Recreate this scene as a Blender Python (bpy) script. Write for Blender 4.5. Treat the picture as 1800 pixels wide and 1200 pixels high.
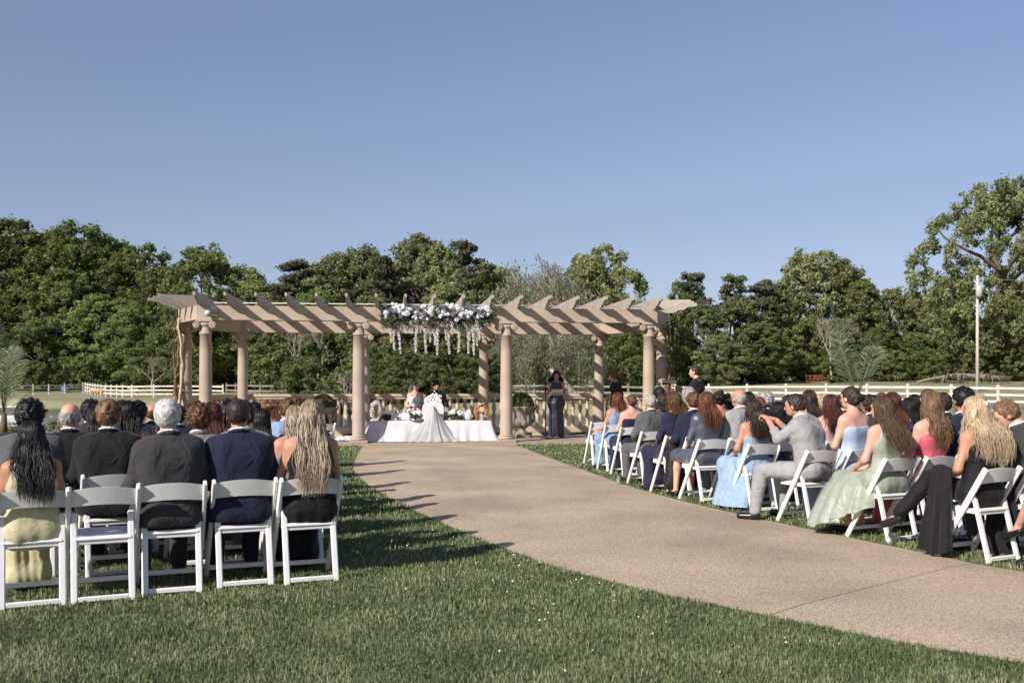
import bpy, math, random
import numpy as np
from mathutils import Vector, Matrix
R = math.radians
sc = bpy.context.scene
for _o in list(bpy.data.objects):
    bpy.data.objects.remove(_o)
col = sc.collection
random.seed(7)

# ---------------------------------------------------------------- camera
CAMH, FPX, HOR = 1.5, 1750.0, 672.0          # eye height (m), focal length and horizon in photo pixels
cd = bpy.data.cameras.new('camera')
cd.lens, cd.sensor_width, cd.shift_y = 35.0, 36.0, 0.04
cd.clip_start, cd.clip_end = 0.1, 3000
cd.dof.use_dof, cd.dof.focus_distance, cd.dof.aperture_fstop = True, 12.0, 4.5
cam = bpy.data.objects.new('camera', cd)
col.objects.link(cam)
cam.location, cam.rotation_euler = (0, 0, CAMH), (R(90), 0, 0)
sc.camera = cam

# ---------------------------------------------------------------- sky, sun, exposure
SUN_AZ, SUN_EL = 42.0, 31.0                   # light travels SUN_AZ degrees right of straight ahead
w = bpy.data.worlds.new('World')
sc.world = w
w.use_nodes = True
nt = w.node_tree
nt.nodes.clear()
sky = nt.nodes.new('ShaderNodeTexSky')
sky.sky_type, sky.sun_disc = 'NISHITA', False
sky.sun_elevation, sky.sun_rotation = R(SUN_EL), R(180 + SUN_AZ)
sky.air_density, sky.dust_density, sky.ozone_density = 1.0, 0.7, 3.0
tint = nt.nodes.new('ShaderNodeMix')
tint.data_type, tint.blend_type = 'RGBA', 'MULTIPLY'
tint.inputs[0].default_value = 1.0
tint.inputs[7].default_value = (1.22, 1.03, 1.0, 1)
bg = nt.nodes.new('ShaderNodeBackground')
bg.inputs['Strength'].default_value = 0.116
out = nt.nodes.new('ShaderNodeOutputWorld')
nt.links.new(sky.outputs[0], tint.inputs[6])
gm = nt.nodes.new('ShaderNodeGamma')
gm.inputs[1].default_value = .70
tint2 = nt.nodes.new('ShaderNodeMix')
tint2.data_type, tint2.blend_type = 'RGBA', 'MULTIPLY'
tint2.inputs[0].default_value = 1.0
tint2.inputs[7].default_value = (1.0, 1.07, 1.26, 1)
nt.links.new(tint.outputs[2], gm.inputs[0])
nt.links.new(gm.outputs[0], tint2.inputs[6])
nt.links.new(tint2.outputs[2], bg.inputs[0])
nt.links.new(bg.outputs[0], out.inputs[0])
sl = bpy.data.lights.new('sun', 'SUN')
sl.energy, sl.angle, sl.color = 5.0, R(0.53), (1.0, 0.95, 0.89)
so = bpy.data.objects.new('sun', sl)
col.objects.link(so)
_a, _e = R(SUN_AZ), R(SUN_EL)
LDIR = Vector((math.sin(_a) * math.cos(_e), math.cos(_a) * math.cos(_e), -math.sin(_e)))
so.rotation_euler = LDIR.to_track_quat('-Z', 'Y').to_euler()
so.location = (-20, -24, 18)
vs = sc.view_settings
vs.view_transform, vs.look, vs.exposure, vs.gamma = 'Standard', 'None', 0.36, 1.0
vs.use_curve_mapping = False
sc.render.engine = 'CYCLES'
sc.cycles.use_denoising = True
sc.cycles.max_bounces, sc.cycles.transparent_max_bounces = 6, 8

# ---------------------------------------------------------------- helpers
def lin(c):
    return tuple(((v / 255) / 12.92 if v / 255 <= .04045 else ((v / 255 + .055) / 1.055) ** 2.4) for v in c)

def gp(px, py, z=0.0):                        # photo pixel on a level plane
    d = (CAMH - z) * FPX / (py - HOR)
    return Vector(((px - 900) / FPX * d, d, z))

def at(px, py, d):                            # photo pixel at a known distance
    return Vector(((px - 900) / FPX * d, d, CAMH - (py - HOR) / FPX * d))

_mats = {}
def mat(name, c, c2=None, scale=6.0, detail=4.0, rough=.7, bump=0.0, bscale=40.0, spec=.3, metal=0.0,
        tone=None, objvar=0.0, transl=0.0, stretch=None, sheen=0.0, alpha=None, coat=0.0, trans=0.0, bdist=.01, wrinkle=0.0):
    """procedural material; c, c2 linear colours mixed by noise; tone = name of a per-piece attribute"""
    if name in _mats:
        return _mats[name]
    m = bpy.data.materials.new(name)
    m.use_nodes = True
    t = m.node_tree
    p = t.nodes['Principled BSDF']
    N, L = t.nodes.new, t.links.new
    p.inputs['Roughness'].default_value = rough
    p.inputs['Specular IOR Level'].default_value = spec
    p.inputs['Metallic'].default_value = metal
    if sheen:
        p.inputs['Sheen Weight'].default_value = sheen
        p.inputs['Sheen Roughness'].default_value = .4
    if coat:
        p.inputs['Coat Weight'].default_value = coat
    if trans:
        p.inputs['Transmission Weight'].default_value = trans
    c2 = c2 or tuple(v * .82 for v in c)
    tc = N('ShaderNodeTexCoord')
    vec = tc.outputs['Object']
    if stretch:
        mp = N('ShaderNodeMapping')
        mp.inputs['Scale'].default_value = stretch
        L(vec, mp.inputs[0])
        vec = mp.outputs[0]
    no = N('ShaderNodeTexNoise')
    no.inputs['Scale'].default_value, no.inputs['Detail'].default_value = scale, detail
    L(vec, no.inputs['Vector'])
    mx = N('ShaderNodeMix')
    mx.data_type = 'RGBA'
    mx.inputs[6].default_value, mx.inputs[7].default_value = (*c, 1), (*c2, 1)
    rp = N('ShaderNodeMapRange')
    rp.inputs[1].default_value, rp.inputs[2].default_value = .32, .68
    fac = no.outputs[0]
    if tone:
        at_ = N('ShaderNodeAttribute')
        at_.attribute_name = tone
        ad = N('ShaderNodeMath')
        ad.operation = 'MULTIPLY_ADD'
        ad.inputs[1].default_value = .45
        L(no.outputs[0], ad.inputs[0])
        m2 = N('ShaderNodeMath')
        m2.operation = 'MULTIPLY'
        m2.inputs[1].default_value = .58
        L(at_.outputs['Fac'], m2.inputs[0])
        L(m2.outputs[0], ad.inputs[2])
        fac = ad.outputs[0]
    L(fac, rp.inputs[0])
    L(rp.outputs[0], mx.inputs[0])
    cout = mx.outputs[2]
    if objvar:
        oi = N('ShaderNodeObjectInfo')
        hs = N('ShaderNodeHueSaturation')
        r1 = N('ShaderNodeMapRange')
        r1.inputs[3].default_value, r1.inputs[4].default_value = 1 - objvar, 1 + objvar
        L(oi.outputs['Random'], r1.inputs[0])
        L(r1.outputs[0], hs.inputs['Value'])
        r2 = N('ShaderNodeMapRange')
        r2.inputs[3].default_value, r2.inputs[4].default_value = .5 - objvar * .09, .5 + objvar * .06
        ml = N('ShaderNodeMath')
        ml.operation = 'MULTIPLY'
        ml.inputs[1].default_value = 7.31
        fr = N('ShaderNodeMath')
        fr.operation = 'FRACT'
        L(oi.outputs['Random'], ml.inputs[0])
        L(ml.outputs[0], fr.inputs[0])
        L(fr.outputs[0], r2.inputs[0])
        L(r2.outputs[0], hs.inputs['Hue'])
        L(cout, hs.inputs['Color'])
        cout = hs.outputs[0]
    L(cout, p.inputs['Base Color'])
    if wrinkle:
        nw = N('ShaderNodeTexNoise')
        nw.inputs['Scale'].default_value, nw.inputs['Detail'].default_value, nw.inputs['Distortion'].default_value = 7.0, 3, 1.2
        L(vec, nw.inputs['Vector'])
        bw = N('ShaderNodeBump')
        bw.inputs['Strength'].default_value, bw.inputs['Distance'].default_value = wrinkle, .05
        L(nw.outputs[0], bw.inputs['Height'])
        if not bump: L(bw.outputs[0], p.inputs['Normal'])
    if bump:
        nb = N('ShaderNodeTexNoise')
        nb.inputs['Scale'].default_value, nb.inputs['Detail'].default_value = bscale, 6
        L(vec, nb.inputs['Vector'])
        bp = N('ShaderNodeBump')
        bp.inputs['Strength'].default_value, bp.inputs['Distance'].default_value = bump, bdist
        L(nb.outputs[0], bp.inputs['Height'])
        if wrinkle: L(bw.outputs[0], bp.inputs['Normal'])
        L(bp.outputs[0], p.inputs['Normal'])
    o = t.nodes['Material Output']
    sh = p.outputs[0]
    if transl:
        tr = N('ShaderNodeBsdfTranslucent')
        L(cout, tr.inputs[0])
        ms = N('ShaderNodeMixShader')
        ms.inputs[0].default_value = transl
        L(sh, ms.inputs[1])
        L(tr.outputs[0], ms.inputs[2])
        sh = ms.outputs[0]
    if alpha is not None:
        tp = N('ShaderNodeBsdfTransparent')
        ms = N('ShaderNodeMixShader')
        ms.inputs[0].default_value = alpha
        L(tp.outputs[0], ms.inputs[1])
        L(sh, ms.inputs[2])
        sh = ms.outputs[0]
    L(sh, o.inputs[0])
    _mats[name] = m
    return m

def np_mesh(name, V, quads=None, tris=None, smooth=True, tone=None):
    """mesh from arrays; tone = value per vertex"""
    me = bpy.data.meshes.new(name)
    V = np.asarray(V, np.float32)
    parts, tot = [], []
    if quads is not None and len(quads):
        parts.append(np.asarray(quads, np.int32).ravel()); tot.append(np.full(len(quads), 4, np.int32))
    if tris is not None and len(tris):
        parts.append(np.asarray(tris, np.int32).ravel()); tot.append(np.full(len(tris), 3, np.int32))
    idx = np.concatenate(parts); tot = np.concatenate(tot)
    me.vertices.add(len(V)); me.vertices.foreach_set('co', V.ravel())
    me.loops.add(len(idx)); me.loops.foreach_set('vertex_index', idx)
    me.polygons.add(len(tot))
    st = np.zeros(len(tot), np.int32); st[1:] = np.cumsum(tot)[:-1]
    me.polygons.foreach_set('loop_start', st)
    me.polygons.foreach_set('use_smooth', np.full(len(tot), smooth, bool))
    me.update(calc_edges=True)
    if tone is not None:
        a = me.attributes.new('tone', 'FLOAT', 'POINT')
        a.data.foreach_set('value', np.asarray(tone, np.float32))
    return me

class MB:
    """collects simple shapes into one mesh"""
    def __init__(s):
        s.v, s.f, s.sm = [], [], []
    def add(s, vs, fs, smooth=False):
        b = len(s.v)
        s.v += [tuple(p) for p in vs]
        for q in fs:
            s.f.append(tuple(b + i for i in q)); s.sm.append(smooth)
        return s
    def box(s, c, size, M=None, bev=0.0):
        x, y, z = size[0] / 2, size[1] / 2, size[2] / 2
        c = Vector(c)
        def put(vs, fs):
            s.add([(c + (M @ Vector(p) if M else Vector(p))) for p in vs], fs)
        if bev <= 0:
            put([(-x, -y, -z), (x, -y, -z), (x, y, -z), (-x, y, -z), (-x, -y, z), (x, -y, z), (x, y, z), (-x, y, z)],
                [(0, 3, 2, 1), (4, 5, 6, 7), (0, 1, 5, 4), (1, 2, 6, 5), (2, 3, 7, 6), (3, 0, 4, 7)])
        else:
            b = min(bev, x * .9, y * .9, z * .9)
            vs, ix = [], {}
            for sx in (-1, 1):
                for sy in (-1, 1):
                    for sz in (-1, 1):
                        for a in range(3):
                            k = [x - b, y - b, z - b]; k[a] += b
                            ix[(sx, sy, sz, a)] = len(vs)
                            vs.append((sx * k[0], sy * k[1], sz * k[2]))
            fs = []
            g = lambda *k: ix[k]
            for q in (1, -1):
                fs.append([g(q, -1, -1, 0), g(q, 1, -1, 0), g(q, 1, 1, 0), g(q, -1, 1, 0)][::q])
                fs.append([g(-1, q, -1, 1), g(1, q, -1, 1), g(1, q, 1, 1), g(-1, q, 1, 1)][::-q])
                fs.append([g(-1, -1, q, 2), g(1, -1, q, 2), g(1, 1, q, 2), g(-1, 1, q, 2)][::q])
            for p in (1, -1):
                for q in (1, -1):
                    fs.append([g(p, q, -1, 0), g(p, q, -1, 1), g(p, q, 1, 1), g(p, q, 1, 0)][::p * q])
                    fs.append([g(p, -1, q, 2), g(p, -1, q, 0), g(p, 1, q, 0), g(p, 1, q, 2)][::-p * q])
                    fs.append([g(-1, p, q, 1), g(-1, p, q, 2), g(1, p, q, 2), g(1, p, q, 1)][::-p * q])
                    for r in (1, -1):
                        fs.append([g(p, q, r, 0), g(p, q, r, 1), g(p, q, r, 2)][::p * q * r])
            put(vs, fs)
        return s
    def bar(s, a, b, wd, th, up=(0, 0, 1), bev=0.0):
        """rectangular bar from a to b; wd across, th along 'up'"""
        a, b = Vector(a), Vector(b)
        d = (b - a); l = d.length; d.normalize()
        x = d.cross(Vector(up)); x.normalize()
        z = x.cross(d)
        M = Matrix((x, d, z)).transposed()
        return s.box((a + b) / 2, (wd, l, th), M, bev)
    def lathe(s, prof, n=16, c=(0, 0, 0), M=None, smooth=True, cap=True):
        c = Vector(c); vs, fs = [], []
        for r, z in prof:
            for i in range(n):
                a = 2 * math.pi * i / n
                p = Vector((r * math.cos(a), r * math.sin(a), z))
                vs.append(c + (M @ p if M else p))
        for j in range(len(prof) - 1):
            for i in range(n):
                k = (i + 1) % n
                fs.append((j * n + i, j * n + k, (j + 1) * n + k, (j + 1) * n + i))
        s.add(vs, fs, smooth)
        if cap:
            s.add([vs[i] for i in range(n)][::-1], [tuple(range(n))])
            s.add([vs[(len(prof) - 1) * n + i] for i in range(n)], [tuple(range(n))])
        return s
    def tube(s, pts, rad, n=6, smooth=True, flat=1.0):
        pts = [Vector(p) for p in pts]
        if not hasattr(rad, '__len__'):
            rad = [rad] * len(pts)
        vs, fs = [], []
        ref = Vector((0, 0, 1))
        if abs((pts[-1] - pts[0]).normalized().z) > .9:
            ref = Vector((0, 1, 0))
        for i, p in enumerate(pts):
            d = (pts[min(i + 1, len(pts) - 1)] - pts[max(i - 1, 0)]).normalized()
            x = d.cross(ref)
            x = x.normalized() if x.length > 1e-4 else Vector((1, 0, 0))
            y = x.cross(d)
            for k in range(n):
                a = 2 * math.pi * k / n
                vs.append(p + (x * math.cos(a) + y * math.sin(a) * flat) * rad[i])
        for j in range(len(pts) - 1):
            for i in range(n):
                k = (i + 1) % n
                fs.append((j * n + i, (j + 1) * n + i, (j + 1) * n + k, j * n + k))
        fs.append(tuple(range(n))); fs.append(tuple((len(pts) - 1) * n + i for i in range(n))[::-1])
        return s.add(vs, fs, smooth)
    def prism(s, poly, a, b, M=None):
        """outline (list of 3D points) at a, same outline moved by vector b"""
        n = len(poly)
        p0 = [Vector(p) + Vector(a) for p in poly]
        p1 = [p + Vector(b) for p in p0]
        if M:
            p0 = [M @ p for p in p0]; p1 = [M @ p for p in p1]
        return s.add(p0 + p1, [tuple(range(n))[::-1], tuple(range(n, 2 * n))] +
                     [(i, (i + 1) % n, n + (i + 1) % n, n + i) for i in range(n)])
    def blob(s, c, r, n=10, m=7, M=None, jit=0.0, rng=random):
        c = Vector(c); vs, fs = [], []
        r = r if hasattr(r, '__len__') else (r, r, r)
        for j in range(m + 1):
            t = math.pi * j / m
            for i in range(n):
                a = 2 * math.pi * i / n
                k = 1 + rng.uniform(-jit, jit) if 0 < j < m else 1
                p = Vector((r[0] * math.sin(t) * math.cos(a) * k, r[1] * math.sin(t) * math.sin(a) * k, -r[2] * math.cos(t) * k))
                vs.append(c + (M @ p if M else p))
        for j in range(m):
            for i in range(n):
                k = (i + 1) % n
                fs.append((j * n + i, j * n + k, (j + 1) * n + k, (j + 1) * n + i))
        return s.add(vs, fs, True)
    def mesh(s, name):
        me = bpy.data.meshes.new(name)
        me.from_pydata(s.v, [], s.f)
        me.polygons.foreach_set('use_smooth', s.sm)
        me.update()
        return me
    def build(s, name, m, parent=None):
        return obj(name, s.mesh(name), m, parent)

def obj(name, me, m=None, parent=None, loc=None, rot=None, scale=None):
    o = bpy.data.objects.new(name, me)
    col.objects.link(o)
    if m is not None:
        if len(me.materials) == 0:
            me.materials.append(m)
        elif me.materials[0] is not m:
            o.material_slots[0].link = 'OBJECT'
            o.material_slots[0].material = m
    if parent is not None:
        o.parent = parent
    if loc is not None:
        o.location = loc
    if rot is not None:
        o.rotation_euler = rot
    if scale is not None:
        o.scale = scale if hasattr(scale, '__len__') else (scale,) * 3
    return o

def tag(o, label=None, cat=None, group=None, kind=None):
    if label: o['label'] = label
    if cat: o['category'] = cat
    if group: o['group'] = group
    if kind: o['kind'] = kind
    return o

def empty(name, loc=(0, 0, 0), rz=0.0, scale=1.0):
    o = bpy.data.objects.new(name, None)
    col.objects.link(o)
    o.empty_display_size = .1
    o.location, o.rotation_euler, o.scale = loc, (0, 0, rz), (scale,) * 3
    return o

def copy_tree(o, parent=None):
    c = o.copy()
    col.objects.link(c)
    c.parent = parent
    for ch in list(o.children):
        copy_tree(ch, c)
    return c

def sstep(a, b, x):
    t = np.clip((np.asarray(x, float) - a) / (b - a), 0, 1)
    return t * t * (3 - 2 * t)
# ================================================================ the setting
PA = R(7.0)                                   # pergola frame: u along the front, v away from the camera
PU, PV = Vector((math.cos(PA), math.sin(PA), 0)), Vector((-math.sin(PA), math.cos(PA), 0))
PC = Vector((-1.925, 24.33, 0))
def pw(u, v, z=0.0):
    return PC + PU * u + PV * v + Vector((0, 0, z))
def plat_z(v):                                # platform falls away towards the pond behind the table
    return .04 if v < 2.6 else .04 - .17 * min(1, (v - 2.6) / 3.2)

def far_shore(x):
    return 68 - .45 * (np.clip(x, -80, 60) - 4) + 1.2 * np.sin(x * .21) + .7 * np.sin(x * .53 + 1)
def near_shore(x):
    return 33.2 + .12 * x + 3.0 * sstep(8, 16, x) + .5 * np.sin(x * .37)
def ground_z(x, y):
    x, y = np.asarray(x, float), np.asarray(y, float)
    s = sstep(0, 3.2, y - near_shore(x)) * (1 - sstep(-4.5, 0, y - far_shore(x)))
    s = s * sstep(-95, -80, x) * (1 - sstep(42, 52, x))
    z = -1.8 * s
    z = z + 1.6 * sstep(63, 108, y) * sstep(-5, 30, x)
    z = z + .6 * sstep(100, 150, y) + 5 * sstep(190, 420, y)
    z = z + .05 * np.sin(x * .35 + y * .2) * sstep(40, 60, y)
    u = (x - PC.x) * PU.x + (y - PC.y) * PU.y
    v = (x - PC.x) * PV.x + (y - PC.y) * PV.y
    z = z - .35 * sstep(1.2, 2.4, v) * (1 - sstep(7.2, 8.2, v)) * (1 - sstep(6.4, 7.4, np.abs(u)))
    return z
def gz(x, y):
    return float(ground_z(x, y))

def axis(segs):
    a = []
    for lo, hi, st in segs:
        a += list(np.arange(lo, hi, st))
    return np.array(a + [segs[-1][1]])
gx = axis([(-900, -300, 100), (-300, -100, 20), (-100, -60, 2.5), (-60, 60, .8), (60, 100, 2.5), (100, 300, 20), (300, 900, 100)])
gy = axis([(-60, 3, 9), (3, 24, 1.5), (24, 40, .45), (40, 52, 1.2), (52, 100, .9), (100, 160, 4), (160, 440, 20), (440, 1500, 200)])
GX, GY = np.meshgrid(gx, gy)
GV = np.stack([GX, GY, ground_z(GX, GY)], -1).reshape(-1, 3)
nx_, ny_ = len(gx), len(gy)
ii, jj = np.meshgrid(np.arange(nx_ - 1), np.arange(ny_ - 1))
b0 = (jj * nx_ + ii).ravel()
GQ = np.stack([b0, b0 + 1, b0 + 1 + nx_, b0 + nx_], -1)

def ground_mat():
    m = bpy.data.materials.new('lawn')
    m.use_nodes = True
    t = m.node_tree; N, L = t.nodes.new, t.links.new
    p = t.nodes['Principled BSDF']
    p.inputs['Roughness'].default_value = .95
    p.inputs['Specular IOR Level'].default_value = .1
    tc = N('ShaderNodeTexCoord')
    def noise(s, d=5):
        n = N('ShaderNodeTexNoise'); n.inputs['Scale'].default_value = s; n.inputs['Detail'].default_value = d
        L(tc.outputs['Object'], n.inputs['Vector']); return n.outputs[0]
    def ramp(src, lo, hi):
        r = N('ShaderNodeMapRange'); r.inputs[1].default_value, r.inputs[2].default_value = lo, hi
        L(src, r.inputs[0]); return r.outputs[0]
    def mix(f, a, b):
        x = N('ShaderNodeMix'); x.data_type = 'RGBA'
        L(f, x.inputs[0])
        for v, k in ((a, 6), (b, 7)):
            if isinstance(v, tuple): x.inputs[k].default_value = (*v, 1)
            else: L(v, x.inputs[k])
        return x.outputs[2]
    lawn = mix(ramp(noise(9), .35, .65), (.085, .110, .045), (.145, .168, .076))
    lawn = mix(ramp(noise(.35), .4, .65), lawn, (.14, .145, .08))
    past = mix(ramp(noise(.12), .35, .65), (.27, .25, .15), (.38, .335, .22))
    past = mix(ramp(noise(3.0), .35, .7), past, (.21, .21, .11))
    sx = N('ShaderNodeSeparateXYZ'); L(tc.outputs['Object'], sx.inputs[0])
    g = mix(ramp(sx.outputs[1], 50, 72), lawn, past)
    soil = mix(ramp(sx.outputs[2], -.95, -.55), (.05, .04, .028), g)      # bare muddy margin at the water line
    L(soil, p.inputs['Base Color'])
    b = N('ShaderNodeBump'); b.inputs['Strength'].default_value = .7; b.inputs['Distance'].default_value = .04
    L(noise(30, 8), b.inputs['Height']); L(b.outputs[0], p.inputs['Normal'])
    return m
ground = tag(obj('ground', np_mesh('ground', GV, GQ), ground_mat()), kind='structure')

# ---- pond
def water_mat():
    m = bpy.data.materials.new('pond_water')
    m.use_nodes = True
    t = m.node_tree; N, L = t.nodes.new, t.links.new
    p = t.nodes['Principled BSDF']
    p.inputs['Base Color'].default_value = (.05, .07, .08, 1)
    p.inputs['Roughness'].default_value = .06
    p.inputs['IOR'].default_value = 1.33
    tc = N('ShaderNodeTexCoord')
    mp = N('ShaderNodeMapping'); mp.inputs['Scale'].default_value = (.7, 1.6, 1)
    L(tc.outputs['Object'], mp.inputs[0])
    n = N('ShaderNodeTexNoise'); n.inputs['Scale'].default_value = 2.6; n.inputs['Detail'].default_value = 4
    L(mp.outputs[0], n.inputs['Vector'])
    b = N('ShaderNodeBump'); b.inputs['Strength'].default_value = 1.0; b.inputs['Distance'].default_value = .6
    L(n.outputs[0], b.inputs['Height']); L(b.outputs[0], p.inputs['Normal'])
    return m
WZ = -.8
wb = MB().add([(-96, 30, WZ), (54, 30, WZ), (54, 112, WZ), (-96, 112, WZ)], [(0, 1, 2, 3)])
tag(wb.build('pond', water_mat()), kind='structure')

# ---- exposed-aggregate path, in slabs with an open joint
def bez(pts, n=10):                           # smooth a polyline (Catmull-Rom)
    P = [Vector(p) for p in pts]; P = [P[0]] + P + [P[-1]]; o = []
    for i in range(1, len(P) - 2):
        for k in range(n):
            t = k / n
            o.append(.5 * ((2 * P[i]) + (P[i + 1] - P[i - 1]) * t + (2 * P[i - 1] - 5 * P[i] + 4 * P[i + 1] - P[i + 2]) * t * t
                           + (-P[i - 1] + 3 * P[i] - 3 * P[i + 1] + P[i + 2]) * t ** 3))
    return o + [P[-2]]
eL = bez([(5.2, 3.1, 0), (3.9, 4.1, 0)] + [gp(*q) for q in ((1800, 1167), (1578, 1129), (1444, 1102), (1284, 1069), (1155, 1042), (1000, 1004),
          (880, 963), (795, 928), (700, 884), (645, 852), (618, 822))] + [pw(-1.72, -.46)], 8)
eR = bez([(7.0, 5.3, 0), (5.6, 6.5, 0)] + [gp(*q) for q in ((1800, 1003), (1649, 975), (1444, 933), (1284, 899), (1180, 874), (1100, 851),
          (1030, 826), (965, 803))] + [pw(1.98, -.46)], 8)
def resample(P, n):
    d = np.cumsum([0] + [(P[i + 1] - P[i]).length for i in range(len(P) - 1)])
    A = np.array(P); s = np.linspace(0, d[-1], n)
    return np.stack([np.interp(s, d, A[:, k]) for k in range(3)], -1)
NP_ = 120
pL, pR = resample(eL, NP_), resample(eR, NP_)
def path_mat():
    m = bpy.data.materials.new('exposed_aggregate')
    m.use_nodes = True
    t = m.node_tree; N, L = t.nodes.new, t.links.new
    p = t.nodes['Principled BSDF']
    p.inputs['Roughness'].default_value = .85
    p.inputs['Specular IOR Level'].default_value = .25
    tc = N('ShaderNodeTexCoord')
    vo = N('ShaderNodeTexVoronoi'); vo.inputs['Scale'].default_value = 105
    L(tc.outputs['Object'], vo.inputs['Vector'])
    cr = N('ShaderNodeValToRGB')
    cr.color_ramp.elements[0].color = (.28, .204, .138, 1)
    cr.color_ramp.elements[1].color = (.56, .465, .355, 1)
    e = cr.color_ramp.elements.new(.35); e.color = (.425, .318, .214, 1)
    e = cr.color_ramp.elements.new(.7); e.color = (.49, .388, .276, 1)
    sp = N('ShaderNodeSeparateColor'); L(vo.outputs['Color'], sp.inputs[0]); L(sp.outputs[0], cr.inputs[0])
    n = N('ShaderNodeTexNoise'); n.inputs['Scale'].default_value = .7; n.inputs['Detail'].default_value = 10
    L(tc.outputs['Object'], n.inputs['Vector'])
    mr = N('ShaderNodeMapRange'); mr.inputs[1].default_value, mr.inputs[2].default_value = .35, .7
    mr.inputs[3].default_value, mr.inputs[4].default_value = .78, 1.14
    L(n.outputs[0], mr.inputs[0])
    mx = N('ShaderNodeMix'); mx.data_type = 'RGBA'; mx.blend_type = 'MULTIPLY'; mx.inputs[0].default_value = 1
    L(cr.outputs[0], mx.inputs[6]); L(mr.outputs[0], mx.inputs[7])
    L(mx.outputs[2], p.inputs['Base Color'])
    b = N('ShaderNodeBump'); b.inputs['Strength'].default_value = .6; b.inputs['Distance'].default_value = .006
    b.invert = True
    L(vo.outputs['Distance'], b.inputs['Height']); L(b.outputs[0], p.inputs['Normal'])
    return m
MPATH = path_mat()
path = tag(empty('path'), kind='structure')
J0, J1 = gp(1440, 1051), gp(1635, 1016)       # the joint seen in the photo; others at even spacing hidden by wear
_m = (pL + pR) / 2 - np.array(J0); _j = np.array(J1 - J0)
cut = int(np.argmin(np.abs(_m[:, 0] * _j[1] - _m[:, 1] * _j[0])[:70]))
def slab(i0, i1, nm):
    V, Q = [], []
    W = 14
    for i in range(i0, i1 + 1):
        a, b = pL[i], pR[i]
        if i == i0 and i0 > 0: a, b = a + (pL[i + 1] - a) * .06, b + (pR[i + 1] - b) * .06
        for k in range(W + 1):
            q = a + (b - a) * k / W
            V.append((q[0], q[1], -.001 + .016 * min(1, 8 * min(k, W - k) / W) + .004 * math.sin(math.pi * k / W)))
    n = i1 - i0 + 1
    for i in range(n - 1):
        for k in range(W):
            Q.append((i * (W + 1) + k, i * (W + 1) + k + 1, (i + 1) * (W + 1) + k + 1, (i + 1) * (W + 1) + k))
    e = len(V)                                  # skirt down into the soil
    ring = [i * (W + 1) for i in range(n)] + [(n - 1) * (W + 1) + k for k in range(1, W + 1)] + [i * (W + 1) + W for i in range(n - 2, -1, -1)] + list(range(W - 1, 0, -1))
    V += [(V[r][0], V[r][1], -.08) for r in ring]
    for k in range(len(ring)):
        k2 = (k + 1) % len(ring)
        Q.append((ring[k], ring[k2], e + k2, e + k))
    me = np_mesh('slab', V, Q, smooth=False)
    return obj('slab', me, MPATH, path)
slab(0, cut, 'slab'); slab(cut, NP_ - 1, 'slab')

# ---- platform of the pergola: tinted concrete, falls slightly towards the pond
OCT = [(-5.5, 0), (-6.2, 1.5), (-6.2, 4.5), (-5.5, 6), (5.5, 6), (6.2, 4.5), (6.2, 1.5), (5.5, 0)]
def oct_off(k):
    """octagon offset outwards by k (mitred)"""
    o, n = [], len(OCT)
    for i in range(n):
        p0, p1, p2 = Vector(OCT[i - 1]), Vector(OCT[i]), Vector(OCT[(i + 1) % n])
        d1, d2 = (p1 - p0).normalized(), (p2 - p1).normalized()
        n1, n2 = Vector((d1.y, -d1.x)), Vector((d2.y, -d2.x))
        if n1.dot(p1 - Vector((0, 3))) < 0: n1.negate()
        if n2.dot(p1 - Vector((0, 3))) < 0: n2.negate()
        b = (n1 + n2).normalized()
        o.append(p1 + b * (k / b.dot(n1)))
    return o
M_CONC = mat('tinted_concrete', lin((170, 152, 132)), lin((150, 133, 114)), scale=2.5, detail=8, rough=.85, bump=.25, bscale=60)
po = [p for p in oct_off(.45)]
pb = MB()
us = sorted({p.x for p in po}); rows_v = [-.45, 0, 1.5, 2.6, 3.6, 4.6, 5.8, 6.45]
def span(v):
    xs = []
    for i in range(len(po)):
        a, b = po[i], po[(i + 1) % len(po)]
        if abs(a.y - b.y) < 1e-6: continue
        t = (v - a.y) / (b.y - a.y)
        if -1e-6 <= t <= 1 + 1e-6: xs.append(a.x + (b.x - a.x) * t)
    return (min(xs), max(xs)) if xs else (po[0].x, po[-1].x)
rows_v[0], rows_v[-1] = min(p.y for p in po), max(p.y for p in po)
strip = []
for v in rows_v:
    l, r = span(v)
    strip.append([pw(l, v, plat_z(v)), pw(r, v, plat_z(v))])
for a, b in zip(strip[:-1], strip[1:]):
    pb.add([a[0], a[1], b[1], b[0]], [(0, 1, 2, 3)])
edge = [s[0] for s in strip] + [s[1] for s in strip[::-1]]
for a, b in zip(edge, edge[1:] + edge[:1]):
    pb.add([a, b, Vector((b.x, b.y, -.75)), Vector((a.x, a.y, -.75))], [(0, 3, 2, 1)])
tag(pb.build('pavement', M_CONC), kind='structure')

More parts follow.
